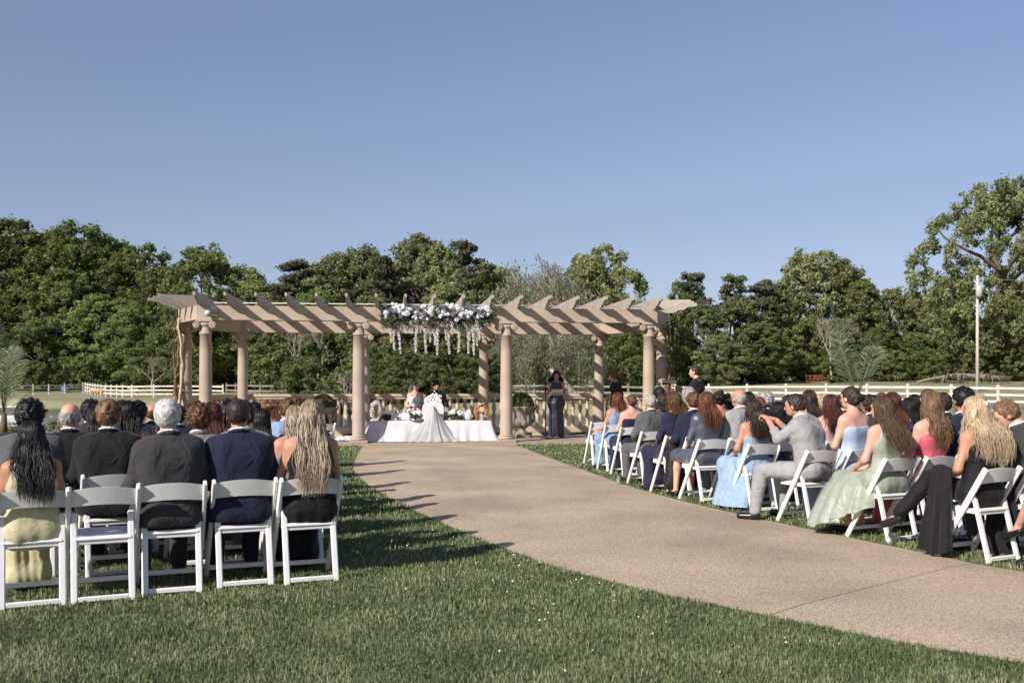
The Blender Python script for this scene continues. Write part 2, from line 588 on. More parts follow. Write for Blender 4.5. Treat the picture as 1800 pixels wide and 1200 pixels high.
# ---- lawn blades and clover on the lawn near the camera
ng = np.random.default_rng(3)
def inside_path(x, y, grow=0.0):
    """true where a point lies on the path strip"""
    best = np.full(x.shape, 1e9); res = np.zeros(x.shape, bool)
    for i in range(0, NP_ - 1):
        a, b = pL[i], pR[i]
        c, d = pL[i + 1], pR[i + 1]
        poly = [(a[0], a[1]), (b[0], b[1]), (d[0], d[1]), (c[0], c[1])]
        ok = np.ones(x.shape, bool); ok2 = np.ones(x.shape, bool)
        for k in range(4):
            x0, y0 = poly[k]; x1, y1 = poly[(k + 1) % 4]
            cr = (x1 - x0) * (y - y0) - (y1 - y0) * (x - x0)
            ok &= cr >= 0; ok2 &= cr <= 0
        res |= ok | ok2
    return res
def lawn_points(y0, y1, dens):
    xm = .56 * y1 + .4
    n = int(dens * 2 * xm * (y1 - y0))
    x, y = ng.uniform(-xm, xm, n), ng.uniform(y0, y1, n)
    k = np.abs(x) < .54 * y + .5
    x, y = x[k], y[k]
    k = ~inside_path(x + ng.normal(0, .022, len(x)), y + ng.normal(0, .022, len(x)))
    x, y = x[k], y[k]
    u = (x - PC.x) * PU.x + (y - PC.y) * PU.y
    v = (x - PC.x) * PV.x + (y - PC.y) * PV.y
    k = ~((v > -.5) & (np.abs(u) < 6.2 + np.minimum(v, 1.5) * .4))
    return x[k], y[k]
BV, BT = [], []
for y0, y1, dens, hh, wd in ((4.4, 6.2, 8200, .040, .0026), (6.2, 8.2, 3900, .040, .0035), (8.2, 11, 1800, .040, .0055), (11, 15, 700, .045, .0085), (15, 25, 240, .045, .014)):
    x, y = lawn_points(y0, y1, dens)
    n = len(x)
    clump = .5 + .5 * np.sin(x * 5.1 + 2 * np.sin(y * 3.3)) * np.sin(y * 4.7 + 1.5 * np.sin(x * 2.9))
    h = hh * ng.uniform(.45, 1.15, n) * (.7 + .5 * clump)
    a = ng.uniform(0, 2 * np.pi, n)
    la = ng.normal(.6, .7, n) ; ln = np.abs(ng.normal(.35, .45, n)) * h      # lean
    sx, sy = np.cos(a) * wd, np.sin(a) * wd
    lx, ly = np.cos(a + np.pi / 2 + la * .6) * ln, np.sin(a + np.pi / 2 + la * .6) * ln
    z0 = np.full(n, -.004)
    P = np.stack([np.stack([x - sx, y - sy, z0], -1), np.stack([x + sx, y + sy, z0], -1),
                  np.stack([x - sx * .8 + lx * .35, y - sy * .8 + ly * .35, h * .6], -1), np.stack([x + sx * .8 + lx * .35, y + sy * .8 + ly * .35, h * .6], -1),
                  np.stack([x + lx * 1.1, y + ly * 1.1, h * np.clip(1.02 - .25 * ln / h, .6, 1.1)], -1)], 1)
    BV.append(P.reshape(-1, 3))
    BT.append(np.repeat(np.clip(ng.normal(.45, .24, n) + .25 * (clump - .5), 0, 1), 5))
BV, BT = np.concatenate(BV), np.concatenate(BT)
nb = len(BV) // 5
base = np.arange(nb) * 5
def grass_mat():
    m = bpy.data.materials.new('grass_blade')
    m.use_nodes = True
    t = m.node_tree; N, L = t.nodes.new, t.links.new
    p = t.nodes['Principled BSDF']
    p.inputs['Roughness'].default_value = .6
    p.inputs['Specular IOR Level'].default_value = .25
    a = N('ShaderNodeAttribute'); a.attribute_name = 'tone'
    tc = N('ShaderNodeTexCoord')
    n = N('ShaderNodeTexNoise'); n.inputs['Scale'].default_value = 1.6; n.inputs['Detail'].default_value = 4
    L(tc.outputs['Object'], n.inputs['Vector'])
    m1 = N('ShaderNodeMath'); m1.operation = 'MULTIPLY_ADD'; m1.inputs[1].default_value = 1.1; m1.inputs[2].default_value = -.55
    L(n.outputs[0], m1.inputs[0])
    m2 = N('ShaderNodeMath'); m2.operation = 'ADD'; L(m1.outputs[0], m2.inputs[0]); L(a.outputs['Fac'], m2.inputs[1])
    r = N('ShaderNodeValToRGB'); e = r.color_ramp.elements
    e[0].color = (.065, .092, .034, 1); e[1].color = (.42, .37, .23, 1); e[1].position = 1.0
    for pos, c in ((.35, (.125, .162, .066)), (.65, (.225, .255, .122)), (.88, (.33, .345, .20))):
        q = e.new(pos); q.color = (*c, 1)
    L(m2.outputs[0], r.inputs[0]); L(r.outputs[0], p.inputs['Base Color'])
    tr_ = N('ShaderNodeBsdfTranslucent'); L(r.outputs[0], tr_.inputs[0])
    ms = N('ShaderNodeMixShader'); ms.inputs[0].default_value = .24
    L(p.outputs[0], ms.inputs[1]); L(tr_.outputs[0], ms.inputs[2]); L(ms.outputs[0], t.nodes['Material Output'].inputs[0])
    return m
M_GRASS = grass_mat()
gme = np_mesh('grass', BV, np.stack([base, base + 1, base + 3, base + 2], -1), np.stack([base + 2, base + 3, base + 4], -1), smooth=True, tone=BT)
tag(obj('grass', gme, M_GRASS), 'short green lawn grass on both sides of the path', 'grass', kind='stuff')
# clover heads: little white balls, thickest along the path edge
cm = MB()
crng = random.Random(5)
for i in range(120):
    t = crng.random()
    if i < 90:
        k = int(crng.uniform(8, 62)); q = Vector(pL[k]) + Vector((-crng.expovariate(2.2), -crng.expovariate(2.2) * .9, 0)) - Vector((.05, .05, 0))
    else:
        k = int(crng.uniform(10, 60)); q = Vector(pR[k]) + Vector((crng.expovariate(1.8), crng.expovariate(3), 0)) + Vector((.04, .04, 0))
    if q.y < 4.6: continue
    z = crng.uniform(.03, .055); r = crng.uniform(.004, .0085)
    cm.blob((q.x, q.y, z), (r, r, r * .8), 6, 4, jit=.2, rng=crng)
tag(cm.build('clover', mat('clover_white', lin((228, 224, 208)), rough=.8)), 'tiny white clover heads scattered in the lawn along the path', 'clover', kind='stuff')
# ================================================================ trees, hedges and the land behind
tr = np.random.default_rng(11)
def leaf_cards(C, rad, n, size, rng, flat=1.0, droop=0.0, shell=.2):
    """n leaf-sized rhombs spread through clusters C (centres) with radii rad; returns V, Q, tone"""
    k = rng.choice(len(C), n, p=rad ** 2 / np.sum(rad ** 2))
    d = rng.normal(size=(n, 3)); d /= np.linalg.norm(d, axis=1)[:, None]
    r = rad[k] * (shell + (1 - shell) * rng.random(n) ** .7) * np.where(rng.random(n) < .14, rng.uniform(1.1, 1.7, n), 1)
    off = d * r[:, None]; off[:, 2] *= flat
    P = C[k] + off
    nrm = d * .8 + rng.normal(size=(n, 3)) * .55 + np.array([0, 0, .35])
    nrm /= np.linalg.norm(nrm, axis=1)[:, None]
    t = np.cross(nrm, rng.normal(size=(n, 3)));
    if droop: t = t * (1 - droop) + np.array([0, 0, -1.0]) * droop
    t /= np.linalg.norm(t, axis=1)[:, None]
    b = np.cross(nrm, t)
    s = size * rng.uniform(.55, 1.35, n)[:, None]
    V = np.stack([P - t * s, P + b * s * .55 + nrm * s * .15, P + t * s, P - b * s * .55 + nrm * s * .15], 1).reshape(-1, 3)
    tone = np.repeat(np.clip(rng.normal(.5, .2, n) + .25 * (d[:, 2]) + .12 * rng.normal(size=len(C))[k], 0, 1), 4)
    q = np.arange(n * 4).reshape(-1, 4)
    return V, q, tone

def limb(mb, a, b, r0, r1, rng, n=5, sag=.12, sides=6):
    a, b = Vector(a), Vector(b)
    L_ = (b - a).length
    pts = []
    for i in range(n + 1):
        t = i / n
        j = 0 if i in (0,) else L_ * .05
        pts.append(a.lerp(b, t) + Vector((rng.normal() * j, rng.normal() * j, rng.normal() * j * .6 + math.sin(math.pi * t) * L_ * sag)))
    mb.tube(pts, [r0 + (r1 - r0) * i / n for i in range(n + 1)], sides)
    return pts

def make_deciduous(seed, h=1.0, wid=.62, low=.10, nclu=46, leaves=9500, size=.021, gap=.0, lean=0.0, rough_top=.12, trunk_r=.02):
    rng = np.random.default_rng(seed)
    C, rad = [], []
    for i in range(nclu):
        t = rng.random() ** .85
        z = low + (1 - low) * t
        env = wid / 2 * (math.sin(math.pi * min(1, (z - low) / (1 - low) * .88 + .1)) ** .6)
        a, rr = rng.uniform(0, 2 * math.pi), env * math.sqrt(rng.uniform(.12, 1))
        r = rng.uniform(.035, .105) * (1.0 - .3 * t) * min(1, (60 / nclu) ** .35)
        C.append((rr * math.cos(a) + lean * z, rr * math.sin(a), min(z, 1 - r * .8) + rng.normal() * .02)); rad.append(r)
    for i in range(int(min(nclu, 120) * rough_top * 2)):
        a = rng.uniform(0, 2 * math.pi); rr = wid * .26 * math.sqrt(rng.random())
        C.append((rr * math.cos(a) + lean, rr * math.sin(a), 1 - rng.uniform(.0, .16) - rr * .45)); rad.append(rng.uniform(.02, .045))
    C, rad = np.array(C), np.array(rad)
    V, q, tone = leaf_cards(C, rad, leaves, size, rng, flat=1.0)
    crown = np_mesh('crown', V, q, smooth=False, tone=tone)
    mb = MB()
    top = limb(mb, (0, 0, -.02), (lean * .7, 0, .78), trunk_r, trunk_r * .28, rng, 6, 0, 7)
    for i in rng.permutation(nclu)[:16]:
        c = C[i]; j = int(np.clip((c[2] * .75) / .8 * 6, 1, 5))
        limb(mb, top[j], c, trunk_r * .42, trunk_r * .1, rng, 4, .05, 5)
    return crown, mb.mesh('trunk')

def make_pine(seed, leaves=7000, bare=.35, wid=.42, size=.0125, nlay=15, cone=.35, trunk_r=.014):
    rng = np.random.default_rng(seed)
    C, rad = [], []
    mb = MB()
    tp = limb(mb, (0, 0, -.02), (rng.normal() * .02, 0, .97), trunk_r, trunk_r * .25, rng, 8, 0, 6)
    for i in range(nlay):
        t = (i + rng.random() * .6) / nlay
        z = bare + (1 - bare) * t
        reach = wid / 2 * (1 - t * (1 - cone)) * rng.uniform(.55, 1.1)
        for k in range(rng.integers(2, 5)):
            a = rng.uniform(0, 2 * math.pi)
            e = np.array([reach * math.cos(a), reach * math.sin(a), z + rng.uniform(-.02, .05)])
            limb(mb, (0, 0, z - .02), e, trunk_r * .35, trunk_r * .1, rng, 3, .05, 4)
            for s in (.55, .8, 1.0):
                C.append(e * [s, s, 1] + rng.normal(size=3) * .012); rad.append(rng.uniform(.028, .055))
    C.append((0, 0, .97)); rad.append(.05)
    V, q, tone = leaf_cards(np.array(C), np.array(rad), leaves, size, rng, flat=.55, shell=.3)
    return np_mesh('crown', V, q, smooth=False, tone=tone), mb.mesh('trunk')

def make_cedar(seed, leaves=15000, wid=.55, size=.0125, power=.75, trunk_r=.02):
    rng = np.random.default_rng(seed)
    C, rad = [], []
    for i in range(95):
        t = rng.random() ** 1.25
        z = .03 + .95 * t
        env = wid / 2 * (1 - t) ** power + .012
        a, rr = rng.uniform(0, 2 * math.pi), env * math.sqrt(rng.uniform(.25, 1))
        C.append((rr * math.cos(a), rr * math.sin(a), z)); rad.append(rng.uniform(.03, .07) * (1.15 - .6 * t))
    V, q, tone = leaf_cards(np.array(C), np.array(rad), leaves, size, rng, flat=1.25, droop=.15)
    mb = MB(); limb(mb, (0, 0, -.02), (0, 0, .8), trunk_r, trunk_r * .2, rng, 5, 0, 6)
    return np_mesh('crown', V, q, smooth=False, tone=tone), mb.mesh('trunk')

def make_willow(seed, leaves=12000, wid=.95, size=.014, top_sparse=False):
    rng = np.random.default_rng(seed)
    mb = MB()
    tp = limb(mb, (0, 0, -.02), (.02, 0, .45), .03, .02, rng, 4, 0, 7)
    V, T = [], []
    nb_ = 150
    for i in range(nb_):
        a = rng.uniform(0, 2 * math.pi); rr = wid / 2 * math.sqrt(rng.uniform(.08, 1))
        hz = .98 - .45 * (rr / (wid / 2)) ** 2 - rng.uniform(0, .12)
        e = np.array([rr * math.cos(a), rr * math.sin(a), hz])
        if i % 5 == 0: limb(mb, tp[int(rng.integers(2, 5))], e, .010, .002, rng, 5, .16, 5)
        ln = rng.uniform(.18, .5) * (.6 if top_sparse else 1.0)
        m = leaves // nb_
        t = rng.random(m) ** .9
        P = e + np.stack([rng.normal(size=m) * .022 + .03 * np.sin(t * 4 + a), rng.normal(size=m) * .022, -t * ln], -1)
        P[:, 2] = np.maximum(P[:, 2], .03)
        d = np.array([0, 0, -1.0]) + rng.normal(size=(m, 3)) * .35
        d /= np.linalg.norm(d, axis=1)[:, None]
        b = np.cross(d, rng.normal(size=(m, 3))); b /= np.linalg.norm(b, axis=1)[:, None]
        s = size * rng.uniform(.6, 1.5, m)[:, None]
        V.append(np.stack([P - d * s, P + b * s * .3, P + d * s, P - b * s * .3], 1).reshape(-1, 3))
        T.append(np.repeat(np.clip(rng.normal(.5, .22, m), 0, 1), 4))
    V, T = np.concatenate(V), np.concatenate(T)
    return np_mesh('crown', V, np.arange(len(V)).reshape(-1, 4), smooth=False, tone=T), mb.mesh('trunk')

def make_bare(seed, depth=5, spread=.55, start=.28):
    rng = np.random.default_rng(seed)
    mb = MB()
    def grow(p, d, l, r, k):
        e = p + d * l
        limb(mb, p, e, r, r * .62, rng, 3, 0, 5 if k > 2 else 3)
        if k == 0: return
        for _ in range(3 if k > 1 else 4):
            nd = d + Vector((rng.normal() * spread, rng.normal() * spread, rng.normal() * spread * .6 + .15))
            nd.normalize()
            grow(p.lerp(e, rng.uniform(.55, 1)), nd, l * rng.uniform(.55, .8), r * .55, k - 1)
    grow(Vector((0, 0, -.02)), Vector((0, 0, 1)), start, .022, depth)
    return mb.mesh('trunk')

M_BARK = mat('bark', lin((104, 92, 78)), lin((70, 60, 50)), scale=9, rough=.95, bump=.8, bscale=30, stretch=(1, 1, .25))
M_BARKL = mat('bark_pale', lin((168, 158, 142)), lin((120, 110, 96)), scale=6, rough=.95, bump=.6, bscale=20, stretch=(1, 1, .3))
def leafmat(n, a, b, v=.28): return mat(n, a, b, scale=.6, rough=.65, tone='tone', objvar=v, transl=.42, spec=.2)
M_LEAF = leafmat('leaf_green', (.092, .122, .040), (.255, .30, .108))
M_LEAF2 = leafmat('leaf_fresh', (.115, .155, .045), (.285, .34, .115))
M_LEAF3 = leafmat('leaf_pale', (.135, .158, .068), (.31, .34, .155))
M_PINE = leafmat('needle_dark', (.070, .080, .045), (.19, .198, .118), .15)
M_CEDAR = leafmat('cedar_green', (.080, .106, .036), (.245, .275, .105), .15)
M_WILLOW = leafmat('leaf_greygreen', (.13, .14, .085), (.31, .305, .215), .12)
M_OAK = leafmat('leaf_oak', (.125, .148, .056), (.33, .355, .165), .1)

KINDS = {}
for i in range(5): KINDS['dec%d' % i] = (make_deciduous(20 + i, wid=.52 + .07 * (i % 3), low=.05 + .03 * (i % 2), nclu=230, leaves=17000, size=.0118), M_LEAF)
for i in range(2): KINDS['fresh%d' % i] = (make_deciduous(40 + i, wid=.6, low=.04, nclu=230, leaves=18000, size=.0118), M_LEAF2)
KINDS['round'] = (make_deciduous(50, wid=.62, low=.12, nclu=260, leaves=17000, size=.0118), M_LEAF)
for i in range(3): KINDS['pine%d' % i] = (make_pine(60 + i, bare=(.45, .2, .55)[i], leaves=(9000, 13000, 6500)[i], wid=(.42, .5, .44)[i]), M_PINE)
for i in range(2): KINDS['cedar%d' % i] = (make_cedar(70 + i, wid=.5 + .14 * i), M_CEDAR)
KINDS['bush'] = (make_deciduous(75, wid=1.1, low=.0, nclu=70, leaves=9000, size=.028, trunk_r=.02), M_CEDAR)
KINDS['willow'] = (make_willow(80, leaves=20000, size=.012), M_WILLOW)
KINDS['palewillow'] = (make_willow(81, leaves=8500, wid=.66, size=.011, top_sparse=True), M_WILLOW)
KINDS['oak'] = (make_deciduous(90, wid=1.0, low=.16, nclu=380, leaves=42000, size=.0095, rough_top=.25, trunk_r=.03), M_OAK)
BARE = [make_bare(95, 5), make_bare(96, 5, .45)]

def put_tree(kind, px, top, d, label, group=None, wf=1.0, name='tree', base=None, bark=None, rz=None):
    (crown, trunk), lm = KINDS[kind]
    if kind[:3] == 'dec' and px > 480 and random.random() < .7: lm = M_LEAF3
    x = (px - 900) / FPX * d
    z0 = gz(x, d) if base is None else base
    h = CAMH + (HOR - top) / FPX * d - z0
    r = empty(name, (x, d, z0), random.uniform(0, 6.28) if rz is None else rz)
    tag(r, label, 'tree', group)
    s = (h * wf, h * wf, h)
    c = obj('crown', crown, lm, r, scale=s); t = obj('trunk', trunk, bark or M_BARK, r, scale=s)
    c['kind'] = 'stuff'
    return r
def put_bare(k, px, top, d, label, m=M_BARKL, wf=1.0, group=None):
    x = (px - 900) / FPX * d; z0 = gz(x, d); h = CAMH + (HOR - top) / FPX * d - z0
    r = empty('bare_tree', (x, d, z0), random.uniform(0, 6.28)); tag(r, label, 'tree', group)
    obj('trunk', BARE[k], m, r, scale=(h * 1.15 * wf, h * 1.15 * wf, h * 1.12))
    return r

MARKS = ((-99, 'above the left potted palm'), (40, 'behind the blue tub'), (100, 'behind the paddock fence corner'), (200, 'left of the vine-wrapped post'), (300, 'behind the left end of the pergola'),
         (480, 'behind the left half of the pergola'), (640, 'behind the flower garland'), (860, 'behind the pale wispy trees'), (990, 'behind the right half of the pergola'), (1160, 'behind the right end of the pergola'),
         (1240, 'behind the open pines'), (1380, 'behind the hay feeder'), (1480, 'behind the right potted palm'), (1580, 'behind the fallen log'), (1690, 'behind the utility pole'), (1780, 'beside the huge oak'))
def where(px): return [m for a, m in MARKS if px >= a][-1]
def tree_label(kind, px, top):
    return {'f': 'bright green ', 'd': 'mid green '}.get(kind[0], '') + ('tall' if top < 455 else 'middling' if top < 530 else 'low') + ' leafy tree in the wood ' + where(px)
WOOD = 'leafy trees of the wood edge'
LD = 'leafy green tree in the wall of woods left of the pergola'
LM = 'leafy green tree rising behind the pergola roof'
LR = 'leafy green tree in the wood beyond the right pasture'
# left wood, front row then back row: kind, px, top y, distance, width factor
for k, px, top, d, wf in (
        ('dec0', -40, 398, 128, 1.15), ('dec1', 25, 390, 124, 1.2), ('dec3', 95, 408, 126, 1.1), ('dec2', 140, 396, 122, 1.2), ('dec4', 195, 424, 124, 1.1),
        ('fresh0', 60, 470, 120, 1.3), ('fresh1', 175, 520, 114, 1.5), ('dec1', 115, 480, 117, 1.3), ('dec0', 20, 500, 118, 1.4),
        ('dec2', 250, 436, 120, 1.2), ('dec3', 285, 470, 112, 1.3), ('fresh0', 235, 540, 108, 1.6), ('dec4', 430, 474, 122, 1.3),
        ('dec0', 310, 500, 118, 1.2), ('dec1', 400, 520, 110, 1.5), ('dec3', 455, 500, 118, 1.3), ('dec2', 75, 560, 112, 1.8), ('dec4', 285, 585, 104, 2.0),
        ('dec1', -15, 580, 112, 1.8), ('fresh1', 330, 560, 106, 1.6)):
    put_tree(k, px, top, d + 21, tree_label(k, px, top), WOOD + ' on the left', wf)
put_tree('round', 356, 432, 124, 'tall round-topped dense green tree behind the left end of the pergola', None, 1.05)
for k, px, top, d, wf in (
        ('dec1', 545, 474, 118, 1.3), ('dec0', 590, 444, 116, 1.1), ('dec4', 640, 440, 118, 1.15), ('dec2', 690, 468, 114, 1.2), ('dec3', 735, 414, 112, 1.0),
        ('dec1', 775, 438, 110, .95), ('dec0', 870, 470, 110, 1.2), ('fresh0', 565, 510, 104, 1.4), ('dec3', 655, 520, 102, 1.4), ('dec4', 790, 500, 102, 1.3),
        ('dec2', 1060, 438, 106, 1.05), ('fresh1', 1028, 452, 112, 1.0), ('dec0', 1000, 500, 112, 1.3), ('dec1', 720, 540, 98, 1.8), ('dec4', 500, 540, 104, 1.8), ('dec2', 850, 545, 98, 1.8)):
    put_tree(k, px, top, d, tree_label(k, px, top), 'leafy trees behind the pergola', wf)
for k, px, top, d, wf in (('pine1', 510, 462, 110, 1.25), ('pine0', 668, 455, 106, 1.1), ('pine1', 828, 428, 104, .95)):
    put_tree(k, px, top, d, 'dark dense pine rising ' + {510: 'behind the left half of the pergola', 668: 'just left of the flower garland', 828: 'above the right end of the garland'}[px], 'dark pines behind the pergola', wf, 'pine_tree')
for k, px, top, d, wf in (('cedar0', 846, 462, 96, .9), ('cedar1', 1118, 474, 92, 1.0), ('cedar0', 1190, 494, 100, 1.0)):
    put_tree(k, px, top, d, 'pointed green conifer ' + {846: 'in front of the pale wispy tree', 1118: 'above the right end of the pergola', 1190: 'just past the right end of the pergola'}[px], 'pointed conifers', wf, 'conifer_tree')
for k, px, top, d in (('pine2', 1215, 484, 104), ('pine2', 1288, 488, 106), ('pine0', 1340, 494, 106)):
    put_tree(k, px, top, d, 'open-crowned pine on the skyline, ' + {1215: 'nearest the pergola', 1288: 'between two other pines', 1340: 'beside the leafy wood'}[px], 'open pines on the skyline', 1.05, 'pine_tree')
for k, px, top, d, wf in (
        ('dec0', 1165, 530, 104, 1.5), ('dec3', 1235, 535, 100, 1.4), ('dec2', 1300, 525, 104, 1.4), ('dec1', 1365, 500, 108, 1.2), ('dec4', 1412, 448, 112, 1.05), ('dec2', 1450, 446, 116, 1.05),
        ('dec0', 1490, 470, 118, 1.1), ('dec3', 1515, 494, 112, 1.1), ('dec1', 1565, 510, 124, 1.2), ('dec4', 1600, 522, 130, 1.2), ('dec2', 1640, 508, 124, 1.15), ('dec0', 1670, 486, 120, 1.1),
        ('fresh0', 1420, 560, 106, 1.6), ('dec3', 1480, 560, 106, 1.6), ('dec1', 1545, 580, 110, 1.8), ('fresh1', 1610, 585, 112, 1.8), ('dec2', 1680, 575, 110, 1.7), ('dec4', 1740, 560, 112, 1.6),
        ('dec0', 1790, 500, 118, 1.3), ('dec3', 1850, 470, 116, 1.3), ('dec1', 1340, 570, 100, 1.9), ('dec4', 1265, 590, 96, 1.9)):
    put_tree(k, px, top, d, tree_label(k, px, top), WOOD + ' on the right', wf)
put_tree('oak', 1765, 322, 104, 'huge spreading oak towering over the right edge of the pasture', None, .92, 'oak_tree')
put_tree('oak', 1850, 400, 101, 'second broad oak leaning in at the far right beside the huge one', None, .8, 'oak_tree')
# trees on the far bank of the pond, seen through the pergola
BK = 'dark evergreen shrub on the far bank of the pond behind the balustrade'
for k, px, top, d, wf in (('cedar1', 545, 596, 72, 1.5), ('cedar1', 505, 640, 73, 1.6), ('cedar0', 690, 602, 74, 1.9), ('cedar1', 735, 590, 76, 1.6), ('cedar0', 790, 588, 75, 1.9), ('cedar1', 830, 604, 74, 1.5), ('cedar0', 655, 610, 76, 1.9), ('cedar1', 765, 622, 72, 1.9), ('cedar1', 712, 630, 72, 2.0), ('cedar0', 868, 620, 76, 1.8)):
    put_tree(k, px, top, d, 'dark evergreen shrub on the far bank of the pond ' + ('left of the front columns' if px < 600 else 'behind the bride' if px < 740 else 'behind the groom' if px < 800 else 'right of the couple'), 'evergreen shrubs on the far bank', wf, 'evergreen_shrub')
put_tree('willow', 985, 540, 78, 'drooping grey-green willow behind the woman at the microphone', None, 1.05, 'willow_tree', bark=M_BARKL)
put_tree('willow', 915, 560, 80, 'lower drooping willow between the flower garland and the taller willow', None, .9, 'willow_tree', bark=M_BARKL)
put_tree('palewillow', 938, 430, 94, 'pale wispy half-bare tree above the middle of the pergola roof', None, .95, 'willow_tree', bark=M_BARKL)
put_tree('palewillow', 985, 446, 90, 'pale yellow-green wispy tree beside the half-bare one', None, .85, 'willow_tree', bark=M_BARKL)
put_tree('fresh1', 1105, 578, 84, 'bright green low spreading tree between the right pergola columns', None, 1.5)
put_bare(0, 606, 584, 68, 'leafless grey branching tree beside the front left middle column')
put_bare(1, 520, 520, 100, 'pale leafless tree behind the left half of the pergola roof', wf=.7)
put_bare(0, 560, 505, 100, 'slim pale leafless tree above the left pergola beam', wf=.6)
put_bare(1, 1462, 505, 100, 'pale grey leafless tree among green ones right of the open pines', wf=.6)
put_bare(0, 268, 590, 112, 'tangled pale leafless tree beside the vine-wrapped left post', wf=.9)
# scrub hiding the foot of the woods
for i in range(40):
    px = -30 + i * 47 + random.uniform(-12, 12); d = (128 if px < 480 else 90 if px < 1180 else 102) + random.uniform(-3, 5)
    x = (px - 900) / FPX * d
    r = empty('shrub', (x, d, gz(x, d)), random.uniform(0, 6))
    side = 'left wood' if px < 480 else 'trees behind the pergola' if px < 1180 else 'right wood'
    tag(r, 'low leafy undergrowth shrub ' + where(px), 'shrub', 'undergrowth at the foot of the ' + side)
    h = random.uniform(2.0, 4.2)
    c = obj('foliage', KINDS['bush'][0][0], M_LEAF, r, scale=(h * 1.3, h, h)); c['kind'] = 'stuff'
    obj('stem', KINDS['bush'][0][1], M_BARK, r, scale=h)
# ================================================================ pergola
M_TAN = mat('painted_tan', lin((177, 161, 144)), lin((157, 140, 123)), scale=1.5, detail=9, rough=.6, bump=.08, bscale=70)
M_STONE = mat('cast_stone', lin((192, 175, 153)), lin((172, 155, 134)), scale=5, detail=8, rough=.8, bump=.2, bscale=60)
M_RAFT = mat('painted_rafter', lin((172, 160, 150)), lin((156, 144, 135)), scale=2.5, detail=6, rough=.65, bump=.08, bscale=60)
perg = tag(empty('pergola', PC, PA), 'tan painted pergola of round columns, wide beams and scalloped rafters over a paved platform', 'pergola')
ZB, ZT, ZR = 2.985, 3.325, 3.575
# columns: shaft > base, capital
H_C = ZB - .04
shaft = MB().lathe([(.158, .17), (.156, .6), (.150, 1.4), (.140, 2.2), (.133, 2.60), (.146, 2.605), (.150, 2.62), (.146, 2.64), (.132, 2.645), (.130, 2.80)], 28, cap=False).mesh('column')
base_m = MB().box((0, 0, .035), (.44, .44, .07), bev=.008).lathe([(.20, .071), (.213, .085), (.213, .115), (.198, .13), (.178, .135), (.175, .15), (.188, .156), (.188, .172), (.160, .18)], 28).mesh('base')
cp = MB().box((0, 0, H_C - .025), (.40, .36, .05), bev=.008).box((0, 0, H_C - .075), (.34, .30, .05), bev=.006)
cp.lathe([(.132, 2.78), (.150, 2.80), (.165, 2.83), (.165, 2.86), (.14, 2.875)], 24)
for sx in (-1, 1):
    Mv = Matrix.Rotation(R(90), 3, 'X')
    cp.lathe([(.02, -.17), (.085, -.168), (.088, -.15), (.062, -.06), (.058, 0), (.062, .06), (.088, .15), (.085, .168), (.02, .17)], 20, (sx * .185, 0, H_C - .125), Mv)
    for sy in (-1, 1):                         # raised scroll on each face
        sp = []
        for k in range(26):
            a = k / 25 * 4.2 * math.pi; r = .080 - .066 * k / 25
            sp.append((sx * .185 + sx * math.sin(a) * r, sy * .170, H_C - .125 + math.cos(a) * r))
        cp.tube(sp, .008, 5)
cap_m = cp.mesh('capital')
_cols = [(-5.4, 0), (-1.8, 0), (1.8, 0), (5.4, 0), (-6.15, 1.5), (6.15, 1.5), (-5.4, 6), (-1.8, 6), (1.8, 6), (5.4, 6)]
for u, v in _cols:
    z = plat_z(v)
    k = (H_C + .04 - z) / (H_C) * 1.0
    rz = 0 if abs(u) < 6 else (R(26) if u < 0 else R(-26)) * (-1 if v > 3 else 1)
    c = obj('column', shaft, M_TAN, perg, (u, v, z), (0, 0, rz), (1, 1, (ZB - z) / H_C))
    obj('base', base_m, M_TAN, c); obj('capital', cap_m, M_TAN, c)
# beams: one mitred box for each side of the octagon, each with a lower fillet
def ring_seg(i, k_out, k_in, z0, z1):
    o, n = oct_off(k_out), oct_off(k_in)
    j = (i + 1) % 8
    q = [o[i], o[j], n[j], n[i]]
    return [Vector((p.x, p.y, z0)) for p in q], z1 - z0
for i in range(8):
    q, dz = ring_seg(i, .13, -.13, ZB + .03, ZT)
    b = MB().prism(q, (0, 0, 0), (0, 0, dz)).build('beam', M_TAN, perg)
    q, dz = ring_seg(i, .152, -.152, ZB, ZB + .03)
    MB().prism(q, (0, 0, 0), (0, 0, dz)).build('fillet', M_TAN, b)
# rafters with scalloped ends
def raft_profile(length, ov0, ov1, dep=.25):
    def tail(s):                               # from the beam outwards: straight, then two scallops rising to the tip
        pts = [(.22, 0)]
        for k in range(7):
            a = k / 6 * math.pi
            pts.append((.30 + .17 * k / 6, .075 * (1 - math.cos(a)) / 2))
        for k in range(7):
            a = k / 6 * math.pi
            pts.append((.53 + .17 * k / 6, .075 + .075 * (1 - math.cos(a)) / 2))
        pts += [(.78, .155), (.90, .168)]
        return pts
    P = []
    if ov0:
        P += [(-x * ov0 / .90, z) for x, z in tail(0)[::-1]]
        P = [(-ov0, dep)] + P
    else:
        P = [(0, dep), (0, 0)]
    if ov1:
        P += [(length + x * ov1 / .90, z) for x, z in tail(0)] + [(length + ov1, dep)]
    else:
        P += [(length, 0), (length, dep)]
    return P
def add_rafter(P, M, th=.055):
    mb = MB()
    pts = [Vector((-th / 2, y, z)) for y, z in P]
    mb.prism(pts, (0, 0, 0), (th, 0, 0))
    me = mb.mesh('rafter')
    return me
raft_me = add_rafter(raft_profile(6.0, .92, .92), None)
for i in range(17):
    u = -5.5 + i * .6875
    obj('rafter', raft_me, M_RAFT, perg, (u, 0, ZT + .002))
